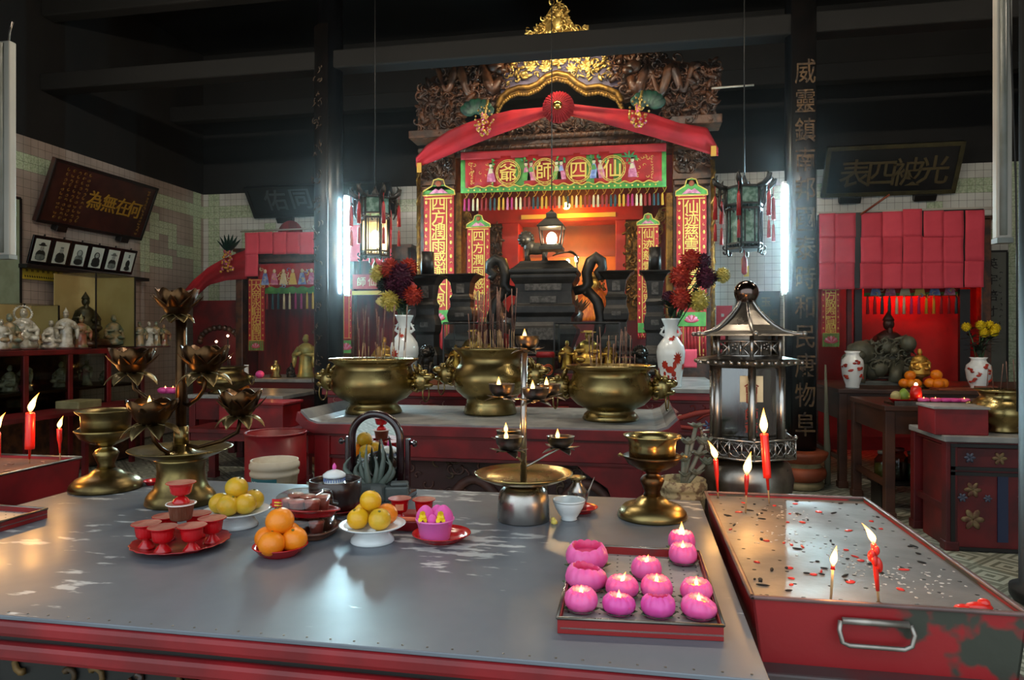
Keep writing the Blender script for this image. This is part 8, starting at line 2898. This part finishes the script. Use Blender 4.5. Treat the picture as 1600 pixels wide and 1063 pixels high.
o = MB().box((0, 0, .01), (.5, .18, .02), 0, .1).box((.25, .02, .03), (.2, .14, .03), 0, -.2).build('folded_papers', PEDR, None, loc=(A(1495, 600, 7.9).x, 7.85, 1.05))
tag(o, 'folded orange papers on the back right table before the yellow flowers', 'papers')
# jars under the tables
JAR = glass('jar_glass', 'a8c0b0', .04)
for i, (u, c_, h_, l) in enumerate(((1380, '7a5a2a', .27, 'dim glass jar of brown liquid between the legs of the right tables'), (1404, '4a1a16', .30, 'tall dim red-capped jar on the floor shelf under the right tables'), (1427, '5a6a5e', .27, 'clear glass jar with a dark cap under the right tables'), (1444, '5a2a20', .26, 'dim reddish jar behind the table leg at the right'), (1471, '3a5a2a', .26, 'dim green jar beside the painted chest, the farther one'), (1486, '4a7a2a', .26, 'green glass bottle right beside the painted chest'))):
    p = A(u, 735, 7.0)
    t = T('glass_jar', l, 'jar', (p.x, 7.0, .255), group='jars under the right tables')
    R_ = .075
    MB().lathe([(R_ * .9, 0), (R_, .01), (R_, h_ * .7), (R_ * .6, h_ * .84), (R_ * .6, h_ * .92)], n=20).build('body', JAR, t)
    MB().lathe([(R_ * .85, .006), (R_ * .92, .012), (R_ * .92, h_ * .55)], n=18).build('contents', mat('jar_fill_%d' % i, c_, .4), t)
    MB().lathe([(R_ * .66, h_ * .9), (R_ * .66, h_)], n=18).build('cap', mat('jar_cap_%d' % i, '5a1a18' if i == 1 else '5a5c58', .4), t)
p, q = A(1372, 735, 7.0), A(1498, 735, 7.0)
t = T('floor_shelf', 'low dark shelf of glass jars under the right tables', 'shelf', ((p.x + q.x) / 2, 7.0, 0))
MB().box((0, 0, .24), (q.x - p.x + .1, .3, .03)).build('board', WOODK, t)
for x in (-1, 1): MB().box((x * (q.x - p.x) / 2, 0, .112), (.04, .28, .225)).build('side', WOODK, t)
o = MB().lathe([(.03, 0), (.035, .4), (.02, .95), (.01, 1.3)], n=8, sq=(1, .4)).build('leaning_board', mat('board_pale', '77725e', .6), None, loc=(A(1286, 760, 7.95).x + .05, 7.95, 0))
tag(o, 'pale slim board leaning behind the column with gold characters', 'board')
o.rotation_euler = (0, -.02, 0)

# the far wall lamp rod and cords seen in the dark
struct('trim_8', MB().tube([A(1112, 138, 8.2), A(1178, 133, 8.2)], .012), PVC)
# ------------------------------------------------------------------ thin incense smoke that hangs in the hall
hz = bpy.data.materials.new('incense_haze')
hz.use_nodes = True
nt = hz.node_tree
nt.nodes.remove(nt.nodes['Principled BSDF'])
vsn = nt.nodes.new('ShaderNodeVolumeScatter')
vsn.inputs['Density'].default_value = .016
vsn.inputs['Anisotropy'].default_value = .75
vsn.inputs['Color'].default_value = (1, 1, 1, 1)
nt.links.new(vsn.outputs[0], nt.nodes['Material Output'].inputs['Volume'])
o = MB().box2((-5.6, 6.3, .9), (3.2, 9.3, 4.7)).build('incense_smoke', hz)
tag(o, 'thin incense smoke hanging in the air around the altar and lamps', 'smoke', kind='stuff')
